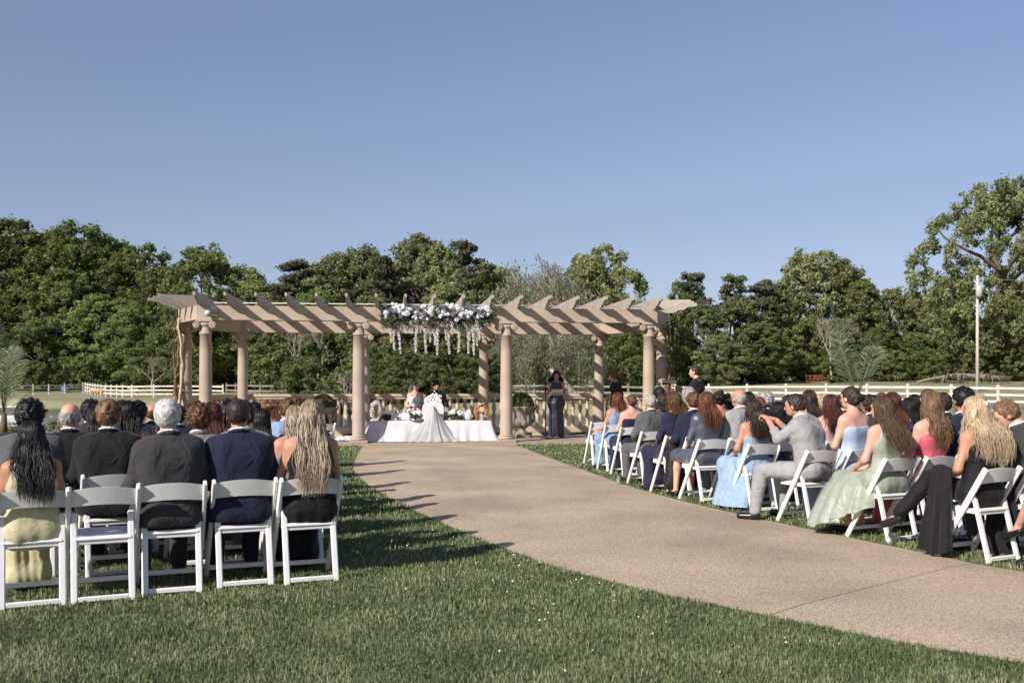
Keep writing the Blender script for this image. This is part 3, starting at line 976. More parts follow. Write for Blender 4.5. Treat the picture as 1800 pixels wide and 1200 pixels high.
for sgn in (-1, 1):
    for back in (0, 1):
        a = Vector((sgn * 5.5, 6 * back)); b = Vector((sgn * 6.2, 1.5 + 3 * back))
        nrm = Vector((sgn * .9062, -.4229 if not back else .4229))
        for t in (.16, .5, .84):
            p = a.lerp(b, t)
            ins = max(.1, (abs(p.x) - 5.545) / .9062)
            me = add_rafter(raft_profile(ins, .92, 0), None)
            ang = math.atan2(nrm.x, -nrm.y)        # local -Y points outwards
            obj('rafter', me, M_RAFT, perg, (p.x, p.y, ZT + .004), (0, 0, ang))
MB().tube([(-5.4, .62, ZT + .12), (5.4, .62, ZT + .12)], .012, 6).build('conduit', mat('pale_wire', lin((226, 222, 214)), rough=.5), perg)
# twin floodlight at the left corner
fl = MB().tube([(-5.3, -.14, 3.08), (-5.22, -.22, 3.10)], .02, 8).box((-5.24, -.17, 3.09), (.10, .07, .06), bev=.01).build('floodlight', mat('lamp_white', lin((214, 208, 198)), rough=.4), perg)
for p in ((-5.30, -.27, 3.13), (-5.17, -.27, 3.24)):
    Mv = Matrix.Rotation(R(100), 3, 'X')
    MB().lathe([(.025, -.09), (.05, -.05), (.075, 0), (.078, .015), (.0, .028)], 18, p, Mv).build('lamp', mat('lamp_glass', lin((188, 192, 192)), rough=.15, spec=.8), fl)

# ================================================================ vines on the end columns
M_VINE = mat('vine_stem', lin((122, 98, 76)), lin((84, 66, 50)), scale=14, rough=.9, bump=.6, bscale=50)
M_VINEW = mat('vine_pale', lin((206, 190, 172)), lin((160, 142, 122)), scale=10, rough=.9, bump=.4, bscale=40)
M_VLEAF = mat('vine_leaf', (.045, .06, .02), (.14, .14, .07), scale=3, tone='tone', transl=.25)
def vine(u, v, sgn, label, seed, pale=True, dark=False):
    rng = np.random.default_rng(seed)
    r = tag(empty('vine', pw(u, v, -.05), PA), label, 'vine')
    for k in range(3):
        mb = MB(); pts = []
        off = ((0, -.02), (-.10 * sgn, -.13), (.07 * sgn, .05))[k]
        for i in range(15):
            t = i / 14
            pts.append((off[0] + .045 * math.sin(t * 9 + k * 2) + rng.normal() * .012, off[1] + .045 * math.cos(t * 9 + k * 2), t * 3.15))
        mb.tube(pts, [(.048, .040, .028)[k] * (1 - .35 * i / 14) for i in range(15)], 8)
        for j in range(9):
            p = Vector(pts[rng.integers(2, 14)]); d = Vector((rng.normal() * .4 + sgn * .15, rng.normal() * .4, rng.normal() * .6))
            mb.tube([p, p + d * .2 + Vector((0, 0, .05)), p + d * .45], [.012, .008, .004], 4)
        mb.build('stem', (M_VINEW if (k == 1 and pale) else M_VINE), r)
    n = 420 if dark else 260
    C = np.stack([rng.normal(size=40) * .16 + sgn * .16, rng.normal(size=40) * .16, rng.choice([2.9, 2.5, 1.6, .9, .4], 40, p=[.35, .2, .15, .15, .15]) + rng.normal(size=40) * .18], -1)
    V, q, tone = leaf_cards(C, np.full(40, .12), n, .045, rng)
    o = obj('leaf', np_mesh('leaf', V, q, smooth=False, tone=tone), M_VLEAF, r); o['kind'] = 'stuff'
vine(-6.30, 1.25, -1, 'gnarled vine with one pale stem climbing the left end column', 3)
vine(6.36, 1.35, 1, 'dark tangled vine climbing the right end column', 4, False, True)

# ================================================================ balustrade round the back of the platform
bal = tag(empty('balustrade', PC, PA), 'tan cast-stone balustrade with turned balusters along the pond side of the platform', 'balustrade')
BZ = plat_z(6)
bo = oct_off(.22)
line = [Vector((bo[1].x, bo[1].y + .6)), bo[2], bo[3], bo[4], bo[5], Vector((bo[6].x, bo[6].y + .6))]
bprof = [(.060, 0), (.060, .05), (.034, .055), (.031, .07), (.045, .09), (.040, .105), (.030, .13), (.036, .19), (.052, .26), (.058, .31), (.052, .36), (.036, .405), (.030, .425), (.046, .44), (.030, .455),
         (.036, .475), (.053, .53), (.056, .58), (.046, .66), (.032, .74), (.030, .765), (.046, .785), (.046, .80), (.060, .81), (.060, .86)]
bal_me = MB().lathe([(r_ * 1.22 if r_ < .06 else r_ * 1.1, z_) for r_, z_ in bprof], 12).mesh('baluster')
def off_line(k):
    o = []
    for i in range(6):
        p = line[i]
        d1 = (line[i] - line[i - 1]).normalized() if i > 0 else (line[1] - line[0]).normalized()
        d2 = (line[i + 1] - line[i]).normalized() if i < 5 else d1
        n1, n2 = Vector((-d1.y, d1.x)), Vector((-d2.y, d2.x))
        b = (n1 + n2).normalized()
        o.append(p + b * (k / b.dot(n1)))
    return o
def seg(name, i, hw, z0, z1, parent):
    a, b = off_line(hw), off_line(-hw)
    q = [a[i], b[i], b[i + 1], a[i + 1]]
    return MB().prism([Vector((p.x, p.y, z0)) for p in q], (0, 0, 0), (0, 0, z1 - z0)).build(name, M_STONE, parent)
for i in range(5):
    rl = seg('rail', i, .115, 1.005, 1.075, bal)
    seg('coping', i, .15, 1.075, 1.155, rl)
    seg('plinth', i, .11, -.035, .143, bal)
    a, b = line[i], line[i + 1]
    L_ = (b - a).length; n = max(1, round(L_ / .226))
    for k in range(n):
        p = a.lerp(b, (k + .5) / n)
        obj('baluster', bal_me, M_STONE, bal, (p.x, p.y, .144))
    nf = max(2, round(L_ / .9))
    for k in range(nf):
        p = a.lerp(b, (k + .5) / nf); dd = (b - a).normalized()
        MB().box((p.x, p.y, BZ + .047), (.30, .20, .094), Matrix.Rotation(math.atan2(dd.y, dd.x), 3, 'Z')).build('foot', M_STONE, bal)

# ================================================================ stone urns with clipped box
M_URN = mat('weathered_urn', lin((158, 150, 139)), lin((92, 86, 78)), scale=7, detail=10, rough=.9, bump=.5, bscale=40)
urn_b = MB().box((0, 0, .04), (.42, .42, .08), bev=.01).lathe([(.19, .08), (.20, .11), (.15, .14), (.115, .19), (.12, .23), (.17, .25), (.17, .27), (.19, .28)], 24)
vs_, fs_ = [], []
prof = [(.19, .28), (.27, .31), (.31, .38), (.30, .45), (.285, .52), (.29, .60), (.33, .68), (.40, .74), (.42, .76), (.42, .79), (.37, .80), (.34, .74)]
n_ = 48
for r, z in prof:
    for k in range(n_):
        a = 2 * math.pi * k / n_
        fl_ = 1 + (.06 * math.cos(12 * a) if .3 < z < .70 else .03 * math.cos(12 * a) if z > .72 else 0)
        vs_.append((r * fl_ * math.cos(a), r * fl_ * math.sin(a), z))
for j in range(len(prof) - 1):
    for k in range(n_):
        k2 = (k + 1) % n_
        fs_.append((j * n_ + k, j * n_ + k2, (j + 1) * n_ + k2, (j + 1) * n_ + k))
urn_b.add(vs_, fs_, True)
urn_me = urn_b.mesh('urn')
hand_me = MB()
for s_ in (-1, 1):
    hand_me = MB().tube([(.27, 0, .36), (.37, 0, .42), (.42, 0, .52), (.36, 0, .60), (.40, 0, .70), (.47, 0, .78), (.44, 0, .86)], [.03, .032, .03, .028, .03, .03, .02], 8)
hand_m = hand_me.mesh('handle')
brng = np.random.default_rng(8)
bd = brng.normal(size=(300, 3)); bd /= np.linalg.norm(bd, axis=1)[:, None]; bd[:, 2] = np.abs(bd[:, 2])
BV_, bq, bt = leaf_cards(bd * [.33, .33, .30] + [0, 0, .80], np.full(300, .05), 6500, .016, brng)
box_me = np_mesh('topiary', BV_, bq, smooth=False, tone=bt)
core_me = MB().blob((0, 0, .80), (.31, .31, .28), 16, 10).mesh('core')
for px, d, lab in ((568, 27.4, 'fluted stone urn with clipped box ball left of the table behind the seated guests'), (917, 26.4, 'fluted stone urn with clipped box ball beside the woman at the microphone')):
    x = (px - 900) / FPX * d
    v = (Vector((x, d, 0)) - PC).dot(PV)
    r = tag(empty('urn', (x, d, plat_z(v)), .3), lab, 'urn', None)
    u_ = obj('urn_bowl', urn_me, M_URN, r, scale=(.88, .88, 1.04))
    obj('handle', hand_m, M_URN, u_); obj('handle', hand_m, M_URN, u_, rot=(0, 0, math.pi))
    tp = tag(empty('box_topiary', (x, d, plat_z(v)), .3), 'clipped round box bush growing in the ' + ('left urn behind the seated guests' if px < 700 else 'urn beside the microphone'), 'topiary')
    f_ = obj('foliage', box_me, M_CEDAR, tp, scale=(.9, .9, 1.06)); f_['kind'] = 'stuff'
    obj('core', core_me, M_CEDAR, tp, scale=(.9, .9, 1.06))

# ================================================================ fences
M_FEN = mat('fence_white', lin((222, 214, 200)), lin((190, 180, 164)), scale=2, detail=8, rough=.75, bump=.2, bscale=30)
M_FENSHADE = mat('fence_white_shaded', lin((138, 134, 124)), lin((112, 106, 96)), scale=2, detail=8, rough=.8, bump=.2, bscale=30)  # white fence with its shade put into the colour, for the runs behind the balustrade
post_me = MB().box((0, 0, .625), (.13, .13, 1.35), bev=.012).mesh('post')
def fence(pts, step, label, m, rails=(.35, .72, 1.10), hgt=1.0, th=.03, rw=.13):
    P = [Vector(((px - 900) / FPX * d, d, 0)) for px, d in pts]
    P = [Vector(p) for p in resample(P, 400)]
    d = np.cumsum([0] + [(P[i + 1] - P[i]).length for i in range(len(P) - 1)])
    n = max(2, round(d[-1] / step)); sp = np.linspace(0, d[-1], n + 1)
    A = np.array(P); Q = [Vector((float(np.interp(s, d, A[:, 0])), float(np.interp(s, d, A[:, 1])), 0)) for s in sp]
    r = tag(empty('fence', (Q[0].x, Q[0].y, 0)), label, 'fence')
    O = Vector((Q[0].x, Q[0].y, 0))
    for i, q in enumerate(Q):
        q.z = gz(q.x, q.y)
        obj('post', post_me, m, r, q - O, (0, 0, .2), (1, 1, hgt))
    for a, b in zip(Q[:-1], Q[1:]):
        nn = Vector((b.y - a.y, a.x - b.x, 0)).normalized() * .08
        if nn.y > 0: nn.negate()
        for z in rails:
            j = random.uniform(-.012, .012)
            MB().bar(a - O + nn + Vector((0, 0, z * hgt + j)), b - O + nn + Vector((0, 0, z * hgt - j)), th, rw).build('rail', m, r)
fence([(1840, 58.5), (1655, 61), (1500, 64.5), (1300, 67.5), (1180, 69)], 2.6, 'white three-rail fence along the far bank below the right pasture', M_FEN, hgt=1.06)
fence([(1165, 66), (1050, 70), (940, 74), (842, 78)], 2.9, 'grey three-rail fence behind the right half of the balustrade', M_FENSHADE, hgt=1.1)
fence([(560, 82), (480, 80), (440, 82), (398, 88)], 3.0, 'grey-white rail fence behind the left half of the balustrade', M_FENSHADE, hgt=1.1)
fence([(150, 121), (178, 107), (224, 97), (310, 95), (392, 90)], 2.6, 'white three-rail fence right of the paddock corner behind the pond', M_FEN)
fence([(-20, 110), (53, 114), (105, 119), (146, 122)], 2.6, 'white three-rail fence left of the paddock corner beyond the pond', M_FEN, hgt=.92)
# ================================================================ things far behind
M_GREY = mat('galvanised', lin((196, 190, 180)), lin((160, 154, 146)), scale=5, rough=.6)
M_WOODP = mat('pole_wood', lin((204, 196, 184)), lin((172, 162, 148)), scale=8, rough=.9, stretch=(1, 1, .1))
d = 85; x = (1718 - 900) / FPX * d; z0 = gz(x, d)
pole = tag(empty('utility_pole', (x, d, z0)), 'tall pale utility pole with a transformer can in the right pasture', 'utility pole')
MB().tube([(0, 0, -.3), (0, 0, 9.9)], [.15, .10], 10).build('pole', M_WOODP, pole)
MB().lathe([(.05, 8.0), (.27, 8.05), (.27, 8.85), (.22, 8.95), (.05, 9.0)], 14, (0, -.32, 0)).build('transformer', M_GREY, pole)
MB().box((0, -.15, 8.75), (.9, .1, .1)).tube([(-.3, -.2, 8.8), (-.3, -.2, 9.05)], .03, 6).build('crossarm', M_GREY, pole)
for zz in (9.6, 8.7):
    MB().tube([(0, 0, zz), (14, 3, zz - .15), (30, 8, zz + .2)], .008, 4).build('wire', M_GREY, pole)
# fallen trunk
M_LOG = mat('dead_log', lin((150, 138, 122)), lin((98, 88, 76)), scale=5, rough=.95, bump=.7, bscale=15)
d = 98; x = (1690 - 900) / FPX * d; z0 = gz(x, d); lrng = np.random.default_rng(4)
lg = MB()
lg.tube([(-4.4, 0, .2), (-2.6, .2, .55), (-.5, .1, .85), (2, 0, .7), (4.8, .2, .45)], [.09, .15, .2, .26, .32], 9)
for k in range(16):
    a = lrng.uniform(-4, 3.2); b = a + lrng.uniform(-1.2, 1.0)
    lg.tube([(a, 0, .8), ((a + b) / 2, -.4, .6 + lrng.uniform(-.1, .5)), (b, -.7 * lrng.random(), .02)], [.09, .06, .03], 5)
o = lg.build('fallen_log', M_LOG); o.location = (x, d, z0)
tag(o, 'long bleached fallen tree trunk lying in the right pasture', 'log')
# red-brown hay feeder
M_RUST = mat('rust_red', lin((150, 88, 60)), lin((112, 64, 46)), scale=6, rough=.8)
d = 100; x = (1431 - 900) / FPX * d; z0 = gz(x, d)
fd = tag(empty('hay_feeder', (x, d, z0)), 'rust-red rail hay feeder at the edge of the right wood', 'feeder')
for k in range(5): MB().box((-.8 + k * .4, 0, .4), (.06, .06, .8)).build('post', M_RUST, fd)
for z in (.15, .45, .75): MB().box((0, -.06, z), (1.8, .04, .08)).build('rail', M_RUST, fd)
for k in range(3): MB().bar((-.7 + k * .5, -.1, .2), (-.3 + k * .5, -.1, .75), .04, .06, (0, 1, 0)).build('brace', M_RUST, fd)
# little white building seen past the right urn, leaning pale trunk, iron footbridge
M_WALLW = mat('shed_wall', lin((214, 208, 196)), lin((186, 180, 168)), scale=3, rough=.8)
d = 79; sh = tag(empty('shed', ((905 - 900) / FPX * d, d, gz(0, d)), .5), 'small pale gabled shed behind the urn beside the microphone', 'shed')
MB().prism([(-1.6, 0, 0), (1.6, 0, 0), (1.6, 0, 1.1), (0, 0, 1.75), (-1.6, 0, 1.1)], (0, 0, 0), (0, 2.4, 0)).build('wall', M_WALLW, sh)
for s_ in (-1, 1):
    MB().bar((0, 1.2, 1.80), (s_ * 1.85, 1.2, 1.05), 2.8, .07, (0, 0, 1)).build('roof', mat('shed_roof', lin((120, 112, 104)), rough=.8), sh)
MB().box((0, -.02, .5), (.8, .03, 1.0)).build('door', mat('shed_door', lin((150, 142, 130)), rough=.7), sh)
d = 74
lt = MB().tube([Vector(at(966, 648, d)), Vector(at(985, 664, d)), Vector(at(1003, 684, d)), Vector(at(1016, 702, d))], [.12, .2, .24, .28], 8).build('leaning_trunk', M_BARKL)
tag(lt, 'pale leaning dead trunk behind the woman at the microphone', 'tree trunk')
M_IRON = mat('black_iron', lin((46, 42, 40)), rough=.5, spec=.5)
d = 70
br = tag(empty('footbridge', Vector(at(990, 702, d))), 'small arched footbridge with black iron railing behind the balustrade', 'bridge')
for s_ in (0, 1):
    arc = [(-2.6 + 5.2 * k / 16, s_ * 1.3, .35 + .75 * math.sin(math.pi * (.12 + .76 * k / 16))) for k in range(17)]
    MB().tube(arc, .035, 6).build('handrail', M_IRON, br)
    for k in range(1, 16):
        p = arc[k]; MB().tube([(p[0], p[1], -.1), p], .014, 4).build('baluster', M_IRON, br)
    for k in (0, 16): MB().tube([(arc[k][0], arc[k][1], -.4), (arc[k][0], arc[k][1], 1.0)], .05, 6).build('post', M_IRON, br)
deck = [(-2.8 + 5.6 * k / 10, 0, .0 + .25 * math.sin(math.pi * k / 10)) for k in range(11)]
for k in range(10): MB().bar(Vector(deck[k]) + Vector((0, .65, -.1)), Vector(deck[k + 1]) + Vector((0, .65, -.1)), 1.4, .06).build('plank', M_WOODP, br)
# blue trough and grazing goats behind the left fence
d = 124; x = (116 - 900) / FPX * d
tr_ = MB().lathe([(.5, 0), (.55, .3), (.58, .75), (.54, .76), (.5, .3)], 14).build('water_trough', mat('trough_blue', lin((86, 128, 168)), rough=.5)); tr_.location = (x, d, gz(x, d))
tag(tr_, 'blue water tub behind the white paddock fence', 'trough')

# ---- SDF modelling: smooth unions of tapered capsules and ellipsoids, meshed by surface nets
class SDF:
    def __init__(s): s.ops = []
    def cap(s, a, b, ra, rb=None, k=.03): s.ops.append(('c', np.array(a, float), np.array(b, float), ra, ra if rb is None else rb, k)); return s
    def ell(s, c, r, k=.03, rot=None): s.ops.append(('e', np.array(c, float), np.array(r, float), rot, k)); return s
    def cut(s, n, p, k=.004): s.ops.append(('p', np.array(n, float) / np.linalg.norm(n), np.array(p, float), k)); return s
    def sub(s, c, r, k=.01): s.ops.append(('s', np.array(c, float), np.array(r, float), k)); return s
    def noise(s, fn): s.ops.append(('n', fn)); return s
    def run(s, h=.015):
        lo, hi = np.full(3, 1e9), np.full(3, -1e9)
        for o in s.ops:
            if o[0] == 'c':
                m = max(o[3], o[4]); lo = np.minimum(lo, np.minimum(o[1], o[2]) - m); hi = np.maximum(hi, np.maximum(o[1], o[2]) + m)
            elif o[0] == 'e':
                m = o[2].max(); lo = np.minimum(lo, o[1] - m); hi = np.maximum(hi, o[1] + m)
        lo -= .04; hi += .04
        ax = [np.arange(lo[i], hi[i] + h, h, dtype=np.float32) for i in range(3)]
        f = np.full([len(a) for a in ax], 1.0, np.float32)
        def box(l, u):
            return tuple(slice(max(0, int((l[i] - lo[i]) / h) - 1), max(1, int((u[i] - lo[i]) / h) + 2)) for i in range(3))
        def grid(sl): return ax[0][sl[0]][:, None, None], ax[1][sl[1]][None, :, None], ax[2][sl[2]][None, None, :]
        def smin(a, b, k):
            hh = np.maximum(k - np.abs(a - b), 0) / k
            return np.minimum(a, b) - hh * hh * k * .25
        for o in s.ops:
            if o[0] == 'c':
                _, a, b, ra, rb, k = o
                m = max(ra, rb) + k + .03
                sl = box(np.minimum(a, b) - m, np.maximum(a, b) + m); X, Y, Z = grid(sl)
                d_ = b - a; dd = max(float(d_ @ d_), 1e-9)
                t = np.clip(((X - a[0]) * d_[0] + (Y - a[1]) * d_[1] + (Z - a[2]) * d_[2]) / dd, 0, 1)
                v = np.sqrt((X - a[0] - t * d_[0]) ** 2 + (Y - a[1] - t * d_[1]) ** 2 + (Z - a[2] - t * d_[2]) ** 2) - (ra + (rb - ra) * t)
                f[sl] = smin(f[sl], v.astype(np.float32), k)
            elif o[0] == 'e':
                _, c, r, rot, k = o
                m = r.max() + k + .03
                sl = box(c - m, c + m); X, Y, Z = grid(sl)
                X, Y, Z = X - c[0], Y - c[1], Z - c[2]
                if rot is not None:
                    q = np.array(rot).T
                    X, Y, Z = q[0][0] * X + q[0][1] * Y + q[0][2] * Z, q[1][0] * X + q[1][1] * Y + q[1][2] * Z, q[2][0] * X + q[2][1] * Y + q[2][2] * Z
                k0 = np.sqrt((X / r[0]) ** 2 + (Y / r[1]) ** 2 + (Z / r[2]) ** 2)
                k1 = np.sqrt((X / r[0] ** 2) ** 2 + (Y / r[1] ** 2) ** 2 + (Z / r[2] ** 2) ** 2) + 1e-6
                f[sl] = smin(f[sl], (k0 * (k0 - 1) / k1).astype(np.float32), k)
            elif o[0] == 'p':
                _, n, p, k = o; X, Y, Z = grid((slice(None),) * 3)
                v = ((X - p[0]) * n[0] + (Y - p[1]) * n[1] + (Z - p[2]) * n[2]).astype(np.float32)
                f = -smin(-f, -v, k)
            elif o[0] == 's':
                _, c, r, k = o; sl = box(c - r.max() - .05, c + r.max() + .05); X, Y, Z = grid(sl)
                X, Y, Z = X - c[0], Y - c[1], Z - c[2]
                k0 = np.sqrt((X / r[0]) ** 2 + (Y / r[1]) ** 2 + (Z / r[2]) ** 2)
                f[sl] = -smin(-f[sl], ((k0 - 1) * r.min()).astype(np.float32), k)
            else:
                X, Y, Z = grid((slice(None),) * 3)
                f = f + o[1](X, Y, Z).astype(np.float32)
        f[0] = f[-1] = 1; f[:, 0] = f[:, -1] = 1; f[:, :, 0] = f[:, :, -1] = 1
        return nets(f, lo, h)

def nets(f, lo, h):
    s = f < 0
    n = np.array(f.shape) - 1
    cnt = np.zeros(n, np.int8)
    cs = [(i, j, k) for i in (0, 1) for j in (0, 1) for k in (0, 1)]
    def view(a, c): return a[c[0]:c[0] + n[0], c[1]:c[1] + n[1], c[2]:c[2] + n[2]]
    for c in cs: cnt += view(s, c)
    act = (cnt > 0) & (cnt < 8)
    I = np.argwhere(act)
    if len(I) == 0: return np.zeros((0, 3)), np.zeros((0, 4), int)
    pos, w_ = np.zeros((len(I), 3)), np.zeros(len(I))
    for c in cs:
        for a in range(3):
            if c[a]: continue
            e = list(c); e[a] = 1
            f0 = f[I[:, 0] + c[0], I[:, 1] + c[1], I[:, 2] + c[2]]; f1 = f[I[:, 0] + e[0], I[:, 1] + e[1], I[:, 2] + e[2]]
            m = (f0 < 0) != (f1 < 0)
            t = np.where(m, f0 / np.where(m, f0 - f1, 1), 0)
            p = np.tile(np.array(c, float), (len(I), 1)); p[:, a] += t
            pos[m] += p[m]; w_[m] += 1
    V = (I + pos / w_[:, None]) * h + lo
    idx = np.full(n, -1, np.int64); idx[act] = np.arange(len(I))
    Q = []
    for a in range(3):
        b, c = (a + 1) % 3, (a + 2) % 3
        sl0 = [slice(None)] * 3; sl1 = [slice(None)] * 3
        sl0[a], sl1[a] = slice(0, -1), slice(1, None)
        s0, s1 = s[tuple(sl0)], s[tuple(sl1)]
        E = np.argwhere(s0 != s1)
        E = E[(E[:, b] > 0) & (E[:, c] > 0) & (E[:, b] < f.shape[b] - 1) & (E[:, c] < f.shape[c] - 1)]
        if len(E) == 0: continue
        def g(db, dc):
            q = E.copy(); q[:, b] -= db; q[:, c] -= dc
            return idx[q[:, 0], q[:, 1], q[:, 2]]
        quad = np.stack([g(1, 1), g(0, 1), g(0, 0), g(1, 0)], -1)
        flip = ~s0[E[:, 0], E[:, 1], E[:, 2]]
        quad[flip] = quad[flip][:, ::-1]
        Q.append(quad)
    return V, np.concatenate(Q)

M_GOAT = mat('goat_tan', lin((196, 170, 138)), lin((158, 128, 98)), scale=4, rough=.95)
gs = SDF()
gs.cap((0, -.32, .62), (0, .3, .64), .20, .19, .08).cap((0, .3, .70), (0, .52, .88), .11, .08, .08).ell((0, .60, .90), (.07, .14, .08), .05).cap((0, .66, .86), (0, .76, .80), .05, .035, .04)
for sx in (-1, 1):
    gs.cap((sx * .10, .26, .55), (sx * .10, .25, .28), .07, .035, .05).cap((sx * .10, .25, .28), (sx * .10, .27, .02), .035, .03, .02)
    gs.cap((sx * .11, -.28, .58), (sx * .11, -.20, .40), .10, .06, .05).cap((sx * .11, -.20, .40), (sx * .11, -.36, .26), .05, .035, .03).cap((sx * .11, -.36, .26), (sx * .11, -.33, .02), .035, .03, .02)
    gs.ell((sx * .10, .52, .94), (.06, .03, .025), .02)
gs.cap((0, -.5, .72), (0, -.6, .6), .03, .02, .03)
gv, gq = gs.run(.03); goat_me = np_mesh('body', gv, gq)
for px, d, rz, lab in ((165, 108, 1.2, 'pale goat standing behind the paddock fence near its corner'), (176, 106, -1.9, 'pale goat facing away behind the paddock fence'), (236, 104, 1.5, 'tan goat grazing behind the white fence right of the corner')):
    x = (px - 900) / FPX * d
    g_ = tag(empty('goat', (x, d, gz(x, d)), rz), lab, 'goat')
    obj('body', goat_me, M_GOAT, g_)
# white pedal boat moored on the pond at the left
M_WHITE = mat('boat_white', lin((232, 230, 226)), lin((212, 210, 206)), rough=.3, scale=2)
d = 46; x = (8 - 900) / FPX * d
bt_ = tag(empty('boat', (x, d, WZ), .25), 'white pontoon boat with a flat canopy moored on the pond', 'boat')
for s_ in (-1, 1): MB().tube([(-1.6, s_ * .6, .12), (-1.2, s_ * .6, .1), (1.2, s_ * .6, .1), (1.7, s_ * .6, .2)], [.05, .2, .2, .06], 10).build('pontoon', M_WHITE, bt_)
MB().box((0, 0, .34), (2.9, 1.6, .10), bev=.03).build('deck', M_WHITE, bt_)
MB().box((0, 0, .62), (2.6, 1.5, .35), bev=.05).build('hull', M_WHITE, bt_)
MB().box((0, 0, 1.18), (2.6, 1.5, .08), bev=.03).build('canopy', M_WHITE, bt_)
for sx in (-1, 1):
    for sy in (-1, 1): MB().tube([(sx * 1.15, sy * .65, .7), (sx * 1.15, sy * .65, 1.16)], .025, 6).build('post', M_WHITE, bt_)

# ================================================================ potted palms and flower bed
M_PALM = mat('palm_leaf', (.075, .10, .045), (.23, .26, .13), scale=3, tone='tone', transl=.3, rough=.5)
M_POT = mat('dark_pot', lin((88, 78, 70)), rough=.6)
def frond(L_, seed, up=1.0):
    rng = np.random.default_rng(seed)
    V, T, Q = [], [], []
    n = 27
    sp = [Vector((0, math.sin(t * 1.15) * L_ * .62 / up, math.sin(t * 1.35) * L_ * .80 * up)) for t in np.linspace(0, 1, n)]
    for i in range(5, n - 1):
        t = i / n
        d_ = (sp[i + 1] - sp[i]).normalized()
        ll = L_ * .30 * math.sin(math.pi * min(1, t * .9 + .12)) + .06
        for sx in (-1, 1):
            dr = (Vector((sx, 0, 0)) * .75 + d_ * .75 + Vector((0, -.1, -.12 + rng.normal() * .06))).normalized()
            a = sp[i]; m_ = a + dr * ll * .5 + Vector((0, 0, .01)); e = a + dr * ll + Vector((0, 0, -ll * .16))
            wv = d_ * (.0075 + .005 * L_)
            b = len(V)
            V += [a - wv * .4, a + wv * .4, m_ + wv, e, m_ - wv]
            T += [rng.uniform(.2, .9)] * 5
            Q += [(b, b + 1, b + 2, b + 4)]; Q += [(b + 4, b + 2, b + 3, b + 3)]
    tris = [(q[0], q[1], q[2]) for q in Q if q[2] == q[3]]; quads = [q for q in Q if q[2] != q[3]]
    b = len(V)
    for i in range(n):
        r = .016 * (1 - i / n) + .003
        V += [sp[i] + Vector((-r, 0, 0)), sp[i] + Vector((0, -r, -r)), sp[i] + Vector((r, 0, 0)), sp[i] + Vector((0, r, r))]; T += [.8] * 4
    for i in range(n - 1):
        for k in range(4): quads.append((b + i * 4 + k, b + i * 4 + (k + 1) % 4, b + (i + 1) * 4 + (k + 1) % 4, b + (i + 1) * 4 + k))
    return np_mesh('frond', V, quads, tris, smooth=False, tone=T)
FR = [frond(1.35, 1, 1.5), frond(1.45, 2, 1.25), frond(1.15, 3, 1.0), frond(1.35, 4, 1.8)]
def palm(px, d, h, label, seed, n=11):
    rng = np.random.default_rng(seed); x = (px - 900) / FPX * d
    r = tag(empty('potted_palm', (x, d, 0)), label, 'palm')
    MB().lathe([(.17, 0), (.21, .05), (.25, .40), (.27, .42), (.27, .46), (.23, .46), (.22, .40)], 18).build('pot', M_POT, r)
    MB().tube([(0, 0, .35), (.02, 0, h)], [.09, .05], 8).build('trunk', M_BARK, r)
    for k in range(n):
        o = obj('frond', FR[k % 4], M_PALM, r, (0, 0, h - .05), (rng.uniform(-.25, .2), rng.uniform(-.12, .12), k * 2.4 + rng.uniform(-.2, .2)), rng.uniform(.82, 1.1))
palm(1506, 20.5, 1.22, 'potted palm with tall arching fronds behind the guests right of the path', 3, 7)
palm(6, 21, .85, 'potted palm at the left edge beside the pond bank', 5, 9)
# flower bed by the pond on the left
fb = tag(empty('flower_bed', (-12.2, 24.6, 0)), 'low stone-edged bed of mauve flowers by the pond at the left', 'flower bed')
frg = np.random.default_rng(9)
for k in range(10):
    a = k / 10 * 2 * math.pi
    MB().blob((math.cos(a) * 1.1, math.sin(a) * .7, .12), (.36, .26, .2), 9, 6, jit=.12).build('stone', M_URN, fb)
C = np.stack([frg.normal(size=30) * .5, frg.normal(size=30) * .3, frg.uniform(.15, .45, 30)], -1)
V, q, tone = leaf_cards(C, np.full(30, .16), 1600, .04, frg)
o = obj('foliage', np_mesh('foliage', V, q, smooth=False, tone=tone), M_LEAF, fb); o['kind'] = 'stuff'
V, q, tone = leaf_cards(C + [0, 0, .12], np.full(30, .14), 420, .03, frg)
o = obj('blossom', np_mesh('blossom', V, q, smooth=False, tone=tone), mat('mauve_flower', lin((196, 160, 178)), lin((226, 206, 214)), tone='tone', transl=.3), fb); o['kind'] = 'stuff'

